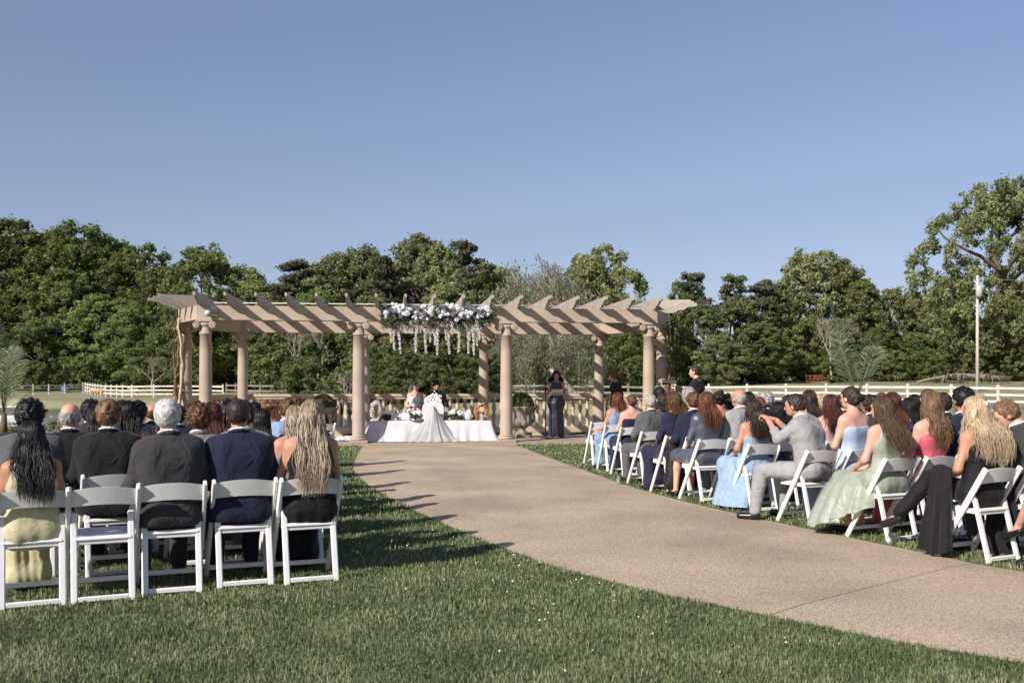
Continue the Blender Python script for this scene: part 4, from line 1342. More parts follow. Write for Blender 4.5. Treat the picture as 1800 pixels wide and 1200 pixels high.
# ================================================================ flower garland on the front beam
M_ROSE = mat('rose_white', lin((246, 245, 244)), lin((236, 234, 233)), scale=8, rough=.7, transl=.12)
M_ROSEP = mat('rose_blush', lin((232, 234, 240)), lin((216, 220, 228)), scale=8, rough=.7, transl=.12)
M_GREEN = mat('garland_leaf', (.030, .045, .024), (.110, .130, .085), scale=5, tone='tone', transl=.2)
def rose_mesh(seed):
    rng = np.random.default_rng(seed); V, Q = [], []
    for ring, (n, tilt, rad) in enumerate(((3, .15, .35), (4, .45, .55), (5, .8, .8), (6, 1.15, 1.0))):
        for k in range(n):
            a = 2 * math.pi * (k + .5 * ring) / n + rng.normal() * .15
            b = len(V)
            for i in range(3):
                t = i / 2; th = tilt * (.4 + .7 * t)
                for j in range(3):
                    s_ = (j - 1) * (.9 if i == 1 else .55) * math.pi / n * 1.25
                    rr = rad * math.sin(min(1.5, .35 + t * 1.1)) ; zz = (.55 - .22 * ring) * 0 + math.cos(th) * t * .9 - .15 * ring
                    V.append((rr * math.cos(a + s_), rr * math.sin(a + s_), zz))
            for i in range(2):
                for j in range(2): Q.append((b + i * 3 + j, b + i * 3 + j + 1, b + (i + 1) * 3 + j + 1, b + (i + 1) * 3 + j))
    c = MB().blob((0, 0, -.05), (.8, .8, .6), 8, 5); b = len(V); V += c.v
    Q += [tuple(b + i for i in f_) for f_ in c.f]
    return np_mesh('rose', V, Q)
ROSES = [rose_mesh(k) for k in range(3)]
ga = tag(empty('flower_garland', PC, PA), 'white rose garland with greenery and hanging wisteria strands on the front beam', 'garland')
gr = np.random.default_rng(21)
GU0, GU1 = -1.18, 1.34
def gprof(u): return .5 + .5 * math.sin((u - GU0) / (GU1 - GU0) * math.pi * 3.2 + .6)
for k in range(200):
    u = gr.uniform(GU0, GU1); e = gprof(u)
    z = gr.uniform(2.99, 3.33 + .06 * e) ; v = -.22 - gr.uniform(.02, .18)
    if z < 3.08 and gr.random() < .5: z += .15
    s_ = gr.uniform(.036, .066)
    dirv = Vector((gr.normal() * .5, -1, gr.normal() * .5 + .25)).normalized()
    obj('rose', ROSES[k % 3], M_ROSE if gr.random() < .82 else M_ROSEP, ga, (u, v, z), dirv.to_track_quat('Z', 'Y').to_euler(), s_)
C = np.stack([gr.uniform(GU0 - .08, GU1 + .1, 150), gr.uniform(-.36, -.15, 150), gr.uniform(2.84, 3.24, 150)], -1)
V, q, tone = leaf_cards(C, np.full(150, .10), 4200, .03, gr)
o = obj('greenery', np_mesh('greenery', V, q, smooth=False, tone=tone), M_GREEN, ga); o['kind'] = 'stuff'
def strand_mesh(seed, L_):
    rng = np.random.default_rng(seed); n = int(150 * L_ / .6)
    t = rng.random(n); wd = .045 * (1 - t * .75)
    P = np.stack([rng.normal(size=n) * wd * .55 + .03 * np.sin(t * 3 + seed), rng.normal(size=n) * wd * .55, -t * L_], -1)
    V, q, tone = leaf_cards(P, np.full(n, .01), n * 4, .019, rng)
    return np_mesh('wisteria_strand', V, q, smooth=False, tone=tone)
M_WIST = mat('wisteria_white', lin((240, 236, 234)), lin((220, 212, 210)), scale=8, tone='tone', transl=.25)
SL = [strand_mesh(k, L_) for k, L_ in enumerate((.62, .72, .55, .34, .68))]
# long strands where the photograph shows them, short ones between
for px, ylo, kk in ((694, 615, 0), (703, 622, 1), (731, 620, 4), (750, 620, 0), (769, 624, 1), (790, 622, 4), (806, 619, 0), (824, 621, 0), (834, 624, 1), (840, 606, 0)):
    d = 24.0; pt = at(px, ylo, d); L_ = (.62, .72, .55, .34, .68)[kk]
    uu = (pt - PC).dot(PU)
    o = obj('wisteria_strand', SL[kk], M_WIST, ga, (uu, -.25, pt.z + L_), (0, 0, gr.uniform(0, 6))); o['kind'] = 'stuff'
for k in range(20):
    u = gr.uniform(GU0 + .03, GU1 - .05)
    o = obj('wisteria_strand', SL[(3, 2)[k % 2]], M_WIST, ga, (u, -.22 - gr.uniform(0, .08), gr.uniform(2.92, 3.02)), (0, 0, gr.uniform(0, 6)), gr.uniform(.75, 1.0)); o['kind'] = 'stuff'

# ================================================================ ceremony table
M_CLOTH = mat('table_linen', lin((200, 198, 198)), lin((190, 188, 190)), scale=3, rough=.85, bump=.15, bscale=14, bdist=.02)
M_GLASS = mat('clear_glass', (.9, .92, .93), (.85, .88, .9), rough=.05, trans=.9, spec=.5)
M_GOLD = mat('amber_beads', lin((206, 128, 48)), lin((168, 88, 28)), scale=20, rough=.4)
M_SILV = mat('silver', lin((170, 170, 172)), rough=.25, metal=.9)
TU0, TU1, TV0, TV1, TZ = -1.53, 1.46, .42, 1.22, .545
tb = tag(empty('table', PC, PA), 'long low ceremony table hidden under a white cloth', 'table')
MB().box((0, (TV0 + TV1) / 2, TZ - .035), (TU1 - TU0 - .06, TV1 - TV0 - .06, .03)).build('tabletop', M_WOODP, tb)
for sx in (TU0 + .15, TU1 - .15):
    for sy in (TV0 + .12, TV1 - .12): MB().box((sx, sy, (.04 + TZ - .05) / 2), (.05, .05, TZ - .05 - .04)).build('leg', M_WOODP, tb)
# cloth draped over it: top, then folds flaring to the ground
def cloth_mesh(u0, u1, v0, v1, ztop, zbot, flare, seed, nfold=.35):
    rng = np.random.default_rng(seed); per = []
    def edge(a, b, n): return [a + (b - a) * k / n for k in range(n)]
    for u in edge(u0, u1, 110): per.append((u, v0, 0, -1))
    for v in edge(v0, v1, 34): per.append((u1, v, 1, 0))
    for u in edge(u1, u0, 110): per.append((u, v1, 0, 1))
    for v in edge(v1, v0, 34): per.append((u0, v, -1, 0))
    n = len(per); V, Q = [], []
    ph = rng.uniform(0, 6, 3); nr = 12
    sc_ = 0.0; L_ = np.cumsum([0] + [math.hypot(per[i + 1][0] - per[i][0], per[i + 1][1] - per[i][1]) for i in range(n - 1)])
    ctr = ((u0 + u1) / 2, (v0 + v1) / 2)
    for j in range(nr + 1):
        t = j / nr
        for i, (u, v, nx, ny) in enumerate(per):
            w_ = math.sin(L_[i] * 9 + ph[0]) * .5 + math.sin(L_[i] * 21 + ph[1] + 1.5 * math.sin(L_[i] * 3)) * .35 + math.sin(L_[i] * 4.1 + ph[2]) * .5
            cu = 1 if nx == 0 else 1
            ex = max(0, 1 - min(abs(u - u0), abs(u - u1)) / .25) * (1 if u > ctr[0] else -1)
            ey = max(0, 1 - min(abs(v - v0), abs(v - v1)) / .25) * (1 if v > ctr[1] else -1)
            ox = (nx if nx else ex * .8); oy = (ny if ny else ey * .8)
            f_ = flare * t ** 1.3 * (1 + .25 * w_) + nfold * .05 * w_ * t + .012
            V.append((u + ox * f_, v + oy * f_, ztop - (ztop - zbot) * (1 - (1 - t) ** 1.25) - .012 * (t > .9) * w_ * .0))
    for j in range(nr):
        for i in range(n):
            k = (i + 1) % n
            Q.append((j * n + i, j * n + k, (j + 1) * n + k, (j + 1) * n + i))
    c = len(V); V.append((ctr[0], ctr[1], ztop + .003))
    T = [(i, c, (i + 1) % n) for i in range(n)]
    return np_mesh('tablecloth', V, Q, T)
tc_ = obj('tablecloth', cloth_mesh(TU0, TU1, TV0, TV1, TZ + .004, .052, .24, 2), M_CLOTH); tc_.location = PC; tc_.rotation_euler = (0, 0, PA)
tag(tc_, 'white floor-length cloth draped over the ceremony table', 'tablecloth')
# spare white fabric spilling on the floor at the left end, and a train in front of the mirror
fm = SDF()
frn = np.random.default_rng(3)
for k in range(9): fm.ell((frn.uniform(-.35, .35), frn.uniform(-.15, .15), .05), (.16, .12, .06), .05)
fm.noise(lambda X, Y, Z: .014 * np.sin(X * 38 + 3 * np.sin(Y * 17)) * np.sin(Y * 29 + Z * 20))
fm.cut((0, 0, -1), (0, 0, 0))
fv, fq = fm.run(.02)
o = obj('fabric', np_mesh('fabric', fv, fq), M_CLOTH); o.location = pw(-1.95, .75, .042); tag(o, 'bunched white fabric on the floor left of the table', 'fabric')
# oval mirror with carved crest, seen from the back, and its white drape
M_MIR = mat('white_panel', lin((216, 213, 210)), lin((206, 203, 200)), rough=.6, scale=3)
mr_ = tag(empty('mirror', pw(.02, .60, TZ + .01), PA), 'white arched mirror standing on the table with its back to the guests', 'mirror')
oc = []
for k in range(25):
    a = math.pi * k / 24
    oc.append((math.cos(a) * (.25 + .02 * math.cos(2 * a)), 0, .27 + math.sin(a) * .29))
oc = [(.27, 0, 0)] + oc + [(-.27, 0, 0)]
MB().prism(oc, (0, 0, 0), (0, .03, 0)).build('panel', M_MIR, mr_)
cr_ = MB()
for k in range(9):
    a = math.pi * (.22 + .56 * k / 8)
    cr_.blob((math.cos(a) * .24, .015, .28 + math.sin(a) * (.30 + (.05 if k == 4 else .02))), (.045, .02, .05), 8, 6)
cr_.build('crest', M_MIR, mr_)
for k in range(4):
    a = math.pi * (.30 + .40 * k / 3)
    MB().blob((math.cos(a) * .205, -.004, .27 + math.sin(a) * .245), (.012, .004, .024), 6, 5).build('cutout', M_IRON, mr_)
def sheet(top, bot, nf=9, amp=.015, bulge=.06, n=40, m=14, th=.006, seed=0):
    """draped cloth between an upper and a lower curve, with folds"""
    T, B = np.array([tuple(v) for v in bez([Vector(p) for p in top], 12)]), np.array([tuple(v) for v in bez([Vector(p) for p in bot], 12)])
    T, B = resample([Vector(p) for p in T], n), resample([Vector(p) for p in B], n)
    V = []
    for side_ in (0, 1):
        for j in range(m + 1):
            t = j / m
            for i in range(n):
                p = T[i] * (1 - t) + B[i] * t
                d_ = B[i] - T[i]; nn = np.cross(d_, T[min(i + 1, n - 1)] - T[max(i - 1, 0)] + 1e-6); nn = nn / (np.linalg.norm(nn) + 1e-9)
                w_ = (math.sin(i / n * nf * 2 * math.pi + seed + 1.3 * math.sin(t * 2)) + .5 * math.sin(i / n * nf * 3.3 * math.pi + 2)) * amp * t
                V.append(p + nn * (w_ + side_ * th) + np.array([0, 0, bulge * math.sin(math.pi * t)]))
    Q, K = [], (m + 1) * n
    for j in range(m):
        for i in range(n - 1):
            a = j * n + i; q = (a, a + 1, a + n + 1, a + n)
            Q.append(q); Q.append(tuple(K + x for x in q[::-1]))
    return np_mesh('skirt', V, Q)
o = obj('drape', sheet([(-.10, .05, .26), (-.05, .0, .34), (0, -.06, .37), (.05, .0, .34), (.10, .05, .26)], [(-.72, -.24, -.497), (-.4, -.36, -.497), (0, -.42, -.497), (.4, -.36, -.497), (.74, -.24, -.497)], 7, .022, -.10, 60, 20), mat('sheer_voile', lin((202, 200, 201)), rough=.9, alpha=.8, transl=.25)); o.location = pw(.02, .42, TZ); o.rotation_euler = (0, 0, PA)
tag(o, 'sheer white drape falling from the mirror over the table front', 'drape')
def on_table(u, v): return pw(u, v, TZ + .008)
def bouquet(u, v, label, seed, nr_=13, green=True, s=1.0, rm=None):
    rng = np.random.default_rng(seed)
    r = tag(empty('bouquet', on_table(u, v), PA), label, 'flowers')
    for k in range(nr_):
        dv_ = Vector((rng.normal() * .7, rng.normal() * .5 - .3, abs(rng.normal()) * .6 + .3)).normalized()
        obj('rose', ROSES[k % 3], rm or M_ROSE, r, Vector((0, 0, .10)) + Vector((dv_.x * .17, dv_.y * .10, dv_.z * .13)) * s, dv_.to_track_quat('Z', 'Y').to_euler(), rng.uniform(.036, .055) * s)
    C = np.stack([rng.normal(size=30) * .12 * s, rng.normal(size=30) * .07, np.abs(rng.normal(size=30)) * .06 + .05], -1)
    V, q, tone = leaf_cards(C, np.full(30, .05), 400, .028, rng)
    o = obj('greenery', np_mesh('greenery', V, q, smooth=False, tone=tone), M_GREEN, r); o['kind'] = 'stuff'
bouquet(-1.07, .66, 'white rose bouquet at the left of the table', 31)
bouquet(-.40, .66, 'small white flower arrangement in front of the bride', 32, 7, s=.7)
bouquet(.60, .66, 'low white rose arrangement right of the mirror', 33, 16, s=1.1)
bouquet(.27, .78, 'small flower cluster at the foot of the mirror', 34, 6, s=.6)
hr = tag(empty('flower_hoop', on_table(-1.38, .66), PA), 'white blossom-covered hoop on a wooden foot at the left end of the table', 'hoop')
hp = [(math.cos(a) * .13, 0, .25 + math.sin(a) * .21) for a in np.linspace(-math.pi / 2, 1.5 * math.pi, 25)]
MB().tube(hp, .012, 6).build('ring', M_WOODP, hr); MB().box((0, 0, .02), (.26, .12, .04), bev=.008).build('foot', M_WOODP, hr)
C = np.array(hp)[2:22:1]
V, q, tone = leaf_cards(C, np.full(len(C), .055), 700, .02, gr)
o = obj('blossom', np_mesh('blossom', V, q, smooth=False, tone=tone), M_WIST, hr); o['kind'] = 'stuff'
bk = tag(empty('book', on_table(-.78, .62), PA), 'open white book on a stand on the table', 'book')
for s_ in (-1, 1): MB().box((s_ * .125, 0, .09), (.25, .03, .20), Matrix.Rotation(R(-38), 3, 'X') @ Matrix.Rotation(s_ * R(6), 3, 'Y'), bev=.004).build('page_block', M_MIR, bk)
MB().blob((.0, -.035, .085), (.03, .006, .02), 8, 5).build('emblem', mat('gold_emblem', lin((206, 176, 120)), rough=.4), bk)
tyr = tag(empty('tray', on_table(-.40, .50), PA), 'round silver tray on the table in front of the bride', 'tray')
MB().lathe([(.0, .012), (.17, .012), (.21, .035), (.215, .035), (.175, .004), (0, .004)], 24, cap=False).build('dish', M_SILV, tyr)
for k in range(5): MB().lathe([(.028, .014), (.032, .05), (.02, .06)], 10, (math.cos(k * 1.3) * .10, math.sin(k * 1.3) * .08, 0)).build('cup', M_GLASS, tyr)
def candle(u, v, h, label):
    r = tag(empty('candle_holder', on_table(u, v), PA), label, 'candle holder')
    MB().lathe([(.05, 0), (.05, .01), (.012, .02), (.010, h * .6), (.035, h * .62), (.04, h * .75), (.036, h)], 12, cap=True).build('stem', M_GLASS, r)
    MB().lathe([(.024, h * .66), (.024, h * .95), (.004, h * .97)], 10).build('candle', M_MIR, r)
candle(.34, .64, .34, 'tall glass candle holder with white candle right of the mirror')
candle(-.60, .78, .24, 'glass candle holder with white candle beside the open book')
candle(-.53, .90, .22, 'shorter glass candle holder behind the open book')
am = tag(empty('sweets_tower', on_table(1.25, .66), PA), 'arch of amber beads over a glass jar at the right end of the table', 'ornament')
arc = [(math.cos(a) * .14, 0, .20 + math.sin(a) * .17) for a in np.linspace(-.2, math.pi + .2, 22)]
ab = MB(); arng = random.Random(4)
for p in [(-.14, 0, .02 + .03 * k) for k in range(6)] + arc + [(.14, 0, .02 + .03 * k) for k in range(6)]:
    for k in range(5): ab.blob((p[0] + arng.uniform(-.03, .03), p[1] + arng.uniform(-.03, .03), p[2] + arng.uniform(-.03, .03)), .017, 6, 4)
ab.build('beads', M_GOLD, am)
MB().lathe([(.07, 0), (.075, .02), (.06, .12), (.075, .20), (.07, .21), (.055, .12), (.06, .03)], 14, (0, -.02, 0)).build('jar', M_GLASS, am)
MB().box((-.02, 0, .40), (.16, .12, .012), Matrix.Rotation(R(-20), 3, 'Y')).build('card', M_MIR, am)
wf_ = SDF(); wf_.ell((0, 0, .10), (.10, .08, .12), .04).ell((.03, 0, .2), (.06, .05, .07), .05).noise(lambda X, Y, Z: .008 * np.sin(np.arctan2(Y, X) * 9 + Z * 20)); wf_.cut((0, 0, -1), (0, 0, .0))
wv, wq = wf_.run(.014); o = obj('wrapped_sugar_cone', np_mesh('cone', wv, wq), M_CLOTH); o.location = on_table(.90, .64); tag(o, 'sugar cone wrapped in white cloth on the table', 'wrapped cone')
o = MB().box((0, 0, .06), (.22, .16, .12), bev=.01).build('gift_box', M_MIR); o.location = on_table(1.36, .98); o.rotation_euler = (0, 0, .3); tag(o, 'pale gift box at the right end of the table', 'box')
# orange fruit ball
for u, v, lab in ((1.08, .80, 'orange fruit heap beside the amber bead arch'), (-1.16, .84, 'amber fruit heap behind the left bouquet')):
    r = tag(empty('fruit_heap', on_table(u, v), PA), lab, 'fruit')
    for k in range(7):
        a = k * 1.05
        MB().blob((math.cos(a) * .07 * (k > 0), math.sin(a) * .05 * (k > 0), .035 + (.05 if k == 0 else 0)), .036, 8, 6).build('fruit', M_GOLD, r)
# microphone on its stand
ms = tag(empty('microphone_stand', (lambda p: (p.x, p.y, .042))(gp(959, 770, .04))), 'black microphone stand in front of the woman reading', 'microphone stand')
MB().lathe([(.15, 0), (.15, .015), (.03, .03)], 18).build('base', M_IRON, ms)
MB().tube([(0, 0, .02), (0, 0, 1.36)], .017, 8).build('pole', M_IRON, ms)
MB().tube([(-.04, -.05, 1.28), (.06, .16, 1.46)], .009, 6).build('boom', M_IRON, ms)
mcb = MB().tube([(.06, .16, 1.46), (.085, .22, 1.50)], [.014, .018], 8).blob((.09, .235, 1.512), .026, 8, 6); mcb.build('microphone', M_IRON, ms)
o = MB().lathe([(.028, .0), (.034, .10), (.031, .10), (.026, .008)], 14, cap=False).lathe([(.027, 0), (.027, .008)], 14).build('tumbler', M_GLASS)
o.location = gp(1082, 852) + Vector((.05, .05, .01)); tag(o, 'clear tumbler standing in the grass at the path edge', 'glass')
# ================================================================ white folding chairs
M_CHAIR = mat('chair_white', lin((226, 224, 221)), lin((216, 214, 211)), scale=4, rough=.45, spec=.4)
CH = {}
CH['post'] = MB().bar((0, -.275, .79), (0, .21, .0), .030, .052, (0, .85, .53), .008).mesh('front_leg')
CH['rear'] = MB().bar((0, -.115, .605), (0, -.275, .0), .044, .034, (0, 1, 0), .008).mesh('rear_leg')
def slat():
    n = 12; V, Q = [], []
    for k in range(n + 1):
        t = -1 + 2 * k / n; x = t * .208; bow = -.022 * (1 - t * t)
        arch = .022 * (1 - t * t)
        for (z, y) in ((.655 + arch * .6, -.206), (.768 + arch, -.246)):
            for e in (-1, 1): V.append((x, y + bow + e * .009, z))
    for k in range(n):
        a, b = k * 4, k * 4 + 4
        for p, q in ((0, 1), (1, 3), (3, 2), (2, 0)): Q.append((a + p, a + q, b + q, b + p))
    Q += [(0, 2, 3, 1), (n * 4, n * 4 + 1, n * 4 + 3, n * 4 + 2)]
    return np_mesh('back_slat', V, Q, smooth=False)
CH['slat'] = slat()
CH['seat'] = MB().box((0, .01, .437), (.375, .395, .022), Matrix.Rotation(R(3), 3, 'X'), .008).mesh('seat')
CH['apron'] = MB().box((0, -.165, .418), (.34, .022, .056), bev=.005).mesh('rear_rail')
CH['side'] = MB().box((0, .01, .420), (.022, .37, .04), bev=.005).mesh('side_rail')
CH['st1'] = MB().box((0, -.265, .035), (.325, .028, .036), bev=.006).mesh('rear_stretcher')
CH['st2'] = MB().box((0, .155, .088), (.42, .024, .036), bev=.006).mesh('front_stretcher')
def chair(loc, ang, label, group=None):
    r = tag(empty('folding_chair', loc, ang), label, 'chair', group)
    for sx in (-1, 1):
        obj('front_leg', CH['post'], M_CHAIR, r, (sx * .222, 0, 0)); obj('rear_leg', CH['rear'], M_CHAIR, r, (sx * .183, 0, 0))
    obj('back_slat', CH['slat'], M_CHAIR, r)
    s = obj('seat', CH['seat'], M_CHAIR, r)
    obj('rear_rail', CH['apron'], M_CHAIR, s)
    for sx in (-1, 1): obj('side_rail', CH['side'], M_CHAIR, s, (sx * .185, 0, 0))
    obj('rear_stretcher', CH['st1'], M_CHAIR, r); obj('front_stretcher', CH['st2'], M_CHAIR, r)
    return r

# ================================================================ people
A3 = lambda *p: np.array(p, float)
def rotx(p, c, deg):
    a = R(deg); q = np.array(p, float) - c
    return np.array([q[0], q[1] * math.cos(a) - q[2] * math.sin(a), q[1] * math.sin(a) + q[2] * math.cos(a)]) + c
def pose(sex='m', stand=False, lean=0.0, yaw=0.0, pitch=0.0, legs='flat', arms='lap', **ov):
    """joints of a figure facing +Y with its seat (or feet) over the origin"""
    m = sex == 'm'
    J = {}
    w_ = 1.0 if m else .88
    if stand:
        hip = A3(0, 0, .93 if m else .90)
        J.update(hip=hip, waist=hip + (0, -.005, .17), chest=hip + (0, -.01, .36), upper=hip + (0, -.015, .455), neck0=hip + (0, -.015, .50), neck1=hip + (0, .01, .60), head=hip + (0, .03, .695))
        J['hj'] = [A3(s * .09, 0, hip[2] - .03) for s in (-1, 1)]
        J['kn'] = [A3(s * .095, .02, .49) for s in (-1, 1)]; J['an'] = [A3(s * .10, -.02, .09) for s in (-1, 1)]; J['to'] = [A3(s * .12, .14, .03) for s in (-1, 1)]
    else:
        hip = A3(0, -.075, .555)
        J.update(hip=hip, waist=A3(0, -.105, .725), chest=A3(0, -.11, .90), upper=A3(0, -.115, .995), neck0=A3(0, -.115, 1.045), neck1=A3(0, -.09, 1.145), head=A3(0, -.075, 1.24))
        J['hj'] = [A3(s * .09, -.03, .535) for s in (-1, 1)]
        J['kn'] = [A3(s * (.13 if m else .08), .385, .525) for s in (-1, 1)]
        J['an'] = [A3(s * (.13 if m else .08), .37, .09) for s in (-1, 1)]; J['to'] = [A3(s * (.15 if m else .09), .52, .035) for s in (-1, 1)]
        if legs == 'cross':
            J['kn'][0] = A3(.0, .42, .63); J['an'][0] = A3(-.18, .62, .30); J['to'][0] = A3(-.23, .74, .20)
            J['kn'][1] = A3(.06, .385, .53)
        if legs == 'crossR':
            J['kn'][1] = A3(.0, .42, .63); J['an'][1] = A3(.16, .62, .30); J['to'][1] = A3(.21, .74, .20)
    sh = .172 * (1 if m else .86)
    J['sh'] = [J['upper'] + (s * sh, 0, .012) for s in (-1, 1)]
    b = J['upper']
    if stand: J['el'] = [b + (s * .245 * w_, -.02, -.26) for s in (-1, 1)]; J['wr'] = [b + (s * .25 * w_, .04, -.50) for s in (-1, 1)]
    else: J['el'] = [b + (s * .25 * w_, .06, -.24) for s in (-1, 1)]; J['wr'] = [b + (s * .085, .30, -.33) for s in (-1, 1)]
    for k in ('waist', 'chest', 'upper', 'neck0', 'neck1', 'head'): J[k] = rotx(J[k], hip, -lean)
    for k in ('sh', 'el', 'wr'): J[k] = [rotx(p, hip, -lean) for p in J[k]]
    for k, v in ov.items(): J[k] = v
    J['sex'], J['stand'], J['lean'], J['yaw'] = sex, stand, lean, yaw
    Rz = np.array(Matrix.Rotation(R(yaw), 3, 'Z')); Rx = np.array(Matrix.Rotation(R(-pitch), 3, 'X'))
    J['HR'] = Rz @ Rx
    J['head'] = J['neck1'] + J['HR'] @ (J['head'] - J['neck1'])
    return J
def hp(J, *p): return J['head'] + J['HR'] @ np.array(p, float)

def torso(s, J, g=0.0, top=True):
    """trunk as horizontal capsules; g = how far clothing stands off"""
    m = J['sex'] == 'm'
    H_ = lambda k, hw, r, kk=.09: s.cap(J[k] + (-hw, 0, 0), J[k] + (hw, 0, 0), r + g, None, kk)
    H_('hip', .085, .118 if m else .122)
    H_('waist', .075 if m else .055, .108 if m else .092)
    H_('chest', .10 if m else .075, .116 if m else .100)
    if top:
        H_('upper', .105 if m else .085, .078 if m else .07, .07)
        for p in J['sh']: s.cap(p, J['neck0'] + (0, .0, .03), .052 + g * .6, .050 + g * .3, .05)
    if not m and g <= .02:
        f = J['chest']
        for sx in (-1, 1): s.ell(f + (sx * .07, .075, -.01), (.06 + g, .055 + g, .06 + g), .05)
def arm(s, J, i, g=0.0, upto=1.0, k=.04):
    m = J['sex'] == 'm'; r = (.052, .042, .029) if m else (.043, .035, .024)
    s.cap(J['sh'][i], J['el'][i], r[0] + g, r[1] + g * .9, k)
    if upto > .5: s.cap(J['el'][i], J['el'][i] + (J['wr'][i] - J['el'][i]) * (upto if upto <= 1 else 1), r[1] + g * .8, r[2] + g * .9, .03)
def leg(s, J, i, g=0.0, k=.04, foot=True, lo=1.0):
    m = J['sex'] == 'm'; r = (.085, .058, .036) if m else (.080, .052, .031)
    s.cap(J['hj'][i], J['kn'][i], r[0] + g, r[1] + g, k)
    a = J['kn'][i]; b = a + (J['an'][i] - a) * lo
    mid = a + (b - a) * .35
    s.cap(a, mid, r[1] + g, r[1] * .92 + g, .02).cap(mid, b, r[1] * .92 + g, r[2] + g, .02)
    if foot: s.cap(J['an'][i] + (0, 0, -.02), J['to'][i], .032 + g, .026 + g, .02)

def hand(wr, d, side, curl=.5, up=(0, 0, 1)):
    """five-fingered hand at wrist wr pointing along d; fingers curl away from 'up'"""
    d = Vector(d).normalized(); u = Vector(up); u = (u - d * u.dot(d)).normalized(); x = d.cross(u) * side
    F = lambda a, b, c: np.array(Vector(wr) + d * a + x * b + u * c)
    s = SDF()
    s.cap(F(-.02, 0, 0), F(.02, 0, 0), .024, .024, .02)
    for b in (-.024, -.008, .008, .024): s.cap(F(.02, b * .6, 0), F(.078, b, .0), .014, .013, .015)
    for k, (b, L_) in enumerate(((-.028, .062), (-.0095, .074), (.0095, .078), (.028, .070))):
        c1, c2 = curl * .9, curl * 1.9
        p0 = (.08, 0); p1 = (p0[0] + math.cos(c1) * L_ * .5, p0[1] - math.sin(c1) * L_ * .5); p2 = (p1[0] + math.cos(c2) * L_ * .5, p1[1] - math.sin(c2) * L_ * .5)
        s.cap(F(p0[0], b, p0[1]), F(p1[0], b * 1.08, p1[1]), .0095, .0088, .004).cap(F(p1[0], b * 1.08, p1[1]), F(p2[0], b * 1.05, p2[1]), .0088, .0075, .004)
    s.cap(F(.022, .024, -.004), F(.052, .052, -.016), .0125, .0105, .01).cap(F(.052, .052, -.016), F(.082, .056, -.030), .0105, .0085, .005)
    return s.run(.0078)

def head(s, J):
    E = lambda c, r, k: s.ell(hp(J, *c), r, k, J['HR'])
    w_ = 1 if J['sex'] == 'm' else .93
    E((0, -.012, .018), (.076 * w_, .095 * w_, .085 * w_), .02)
    E((0, .022, -.03), (.062 * w_, .068, .080), .03)
    E((0, .045, -.085), (.035, .036, .026), .03)
    s.cap(hp(J, 0, .088, -.008), hp(J, 0, .104, -.036), .010, .014, .015)
    s.cap(hp(J, -.04, .072, .016), hp(J, .04, .072, .016), .012, .012, .02)
    s.cap(hp(J, -.016, .082, -.066), hp(J, .016, .082, -.066), .008, .008, .012)
    for sx in (-1, 1):
        E((sx * .077 * w_, -.004, -.022), (.010, .024, .032), .006)
        s.sub(hp(J, sx * .030, .092, -.006), A3(.016, .012, .010), .012)
def body_mesh(J, vox=.0175, arms=True, legs=True, hands=(.6, .6), hd=None):
    s = SDF(); torso(s, J)
    s.cap(J['neck0'] + (0, 0, -.02), J['neck1'] + (0, 0, .03), .056 if J['sex'] == 'm' else .047, .052 if J['sex'] == 'm' else .043, .035)
    for i in (0, 1):
        if arms: arm(s, J, i)
        if legs: leg(s, J, i)
    V, Q = s.run(vox)
    hs = SDF(); hs.cap(J['neck0'], J['neck1'] + (0, 0, .03), .05 if J['sex'] == 'm' else .042, .05 if J['sex'] == 'm' else .041, .03)
    head(hs, J)
    parts = [(V, Q), hs.run(.0105)]
    if arms:
        for i, sd in ((0, -1), (1, 1)):
            dv = (hd[i] if hd else J['wr'][i] - J['el'][i])
            parts.append(hand(J['wr'][i], dv, -sd, hands[i]))
    Vs, Qs, b = [], [], 0
    for v, q in parts:
        Vs.append(v); Qs.append(q + b); b += len(v)
    return np_mesh('body', np.concatenate(Vs), np.concatenate(Qs))

def fold(a=.0065, f=27, g=7):
    return lambda X, Y, Z: a * np.sin(Z * f + 2.2 * np.sin(X * g + Y * 4) + Y * 11) * (.6 + .4 * np.sin(X * 13 + Z * 7))
def jacket_mesh(J, vox=.0145, tail=.46, g=.022):
    s = SDF(); torso(s, J, g)
    for p in J['sh']: s.cap(p + (0, 0, -.02), p + (0, 0, -.005), .060, .058, .05)
    for i in (0, 1): arm(s, J, i, .017, .93, .014)
    if not J['stand']:
        s.cap(J['hip'] + (-.10, -.02, -.03), J['hip'] + (.10, -.02, -.03), .125, None, .08)
        s.cut((0, 0, -1), (0, 0, tail))
    else: s.cut((0, 0, -1), (0, 0, J['hip'][2] - .10))
    s.noise(fold())
    s.cut(J['neck1'] - J['neck0'], J['neck0'] + (J['neck1'] - J['neck0']) * .60)
    V, Q = s.run(vox)
    c = SDF()                                   # rolled collar round the neck
    n0 = J['neck0'] + (J['neck1'] - J['neck0']) * .50
    for k in range(14):
        a0, a1 = 2 * math.pi * k / 14, 2 * math.pi * (k + 1) / 14
        f_ = lambda a: n0 + (math.cos(a) * .068, math.sin(a) * .066, -.022 * math.sin(a) + .006)
        c.cap(f_(a0), f_(a1), .014, None, .012)
    v2, q2 = c.run(.009)
    return np_mesh('jacket', np.concatenate([V, v2]), np.concatenate([Q, q2 + len(V)]))
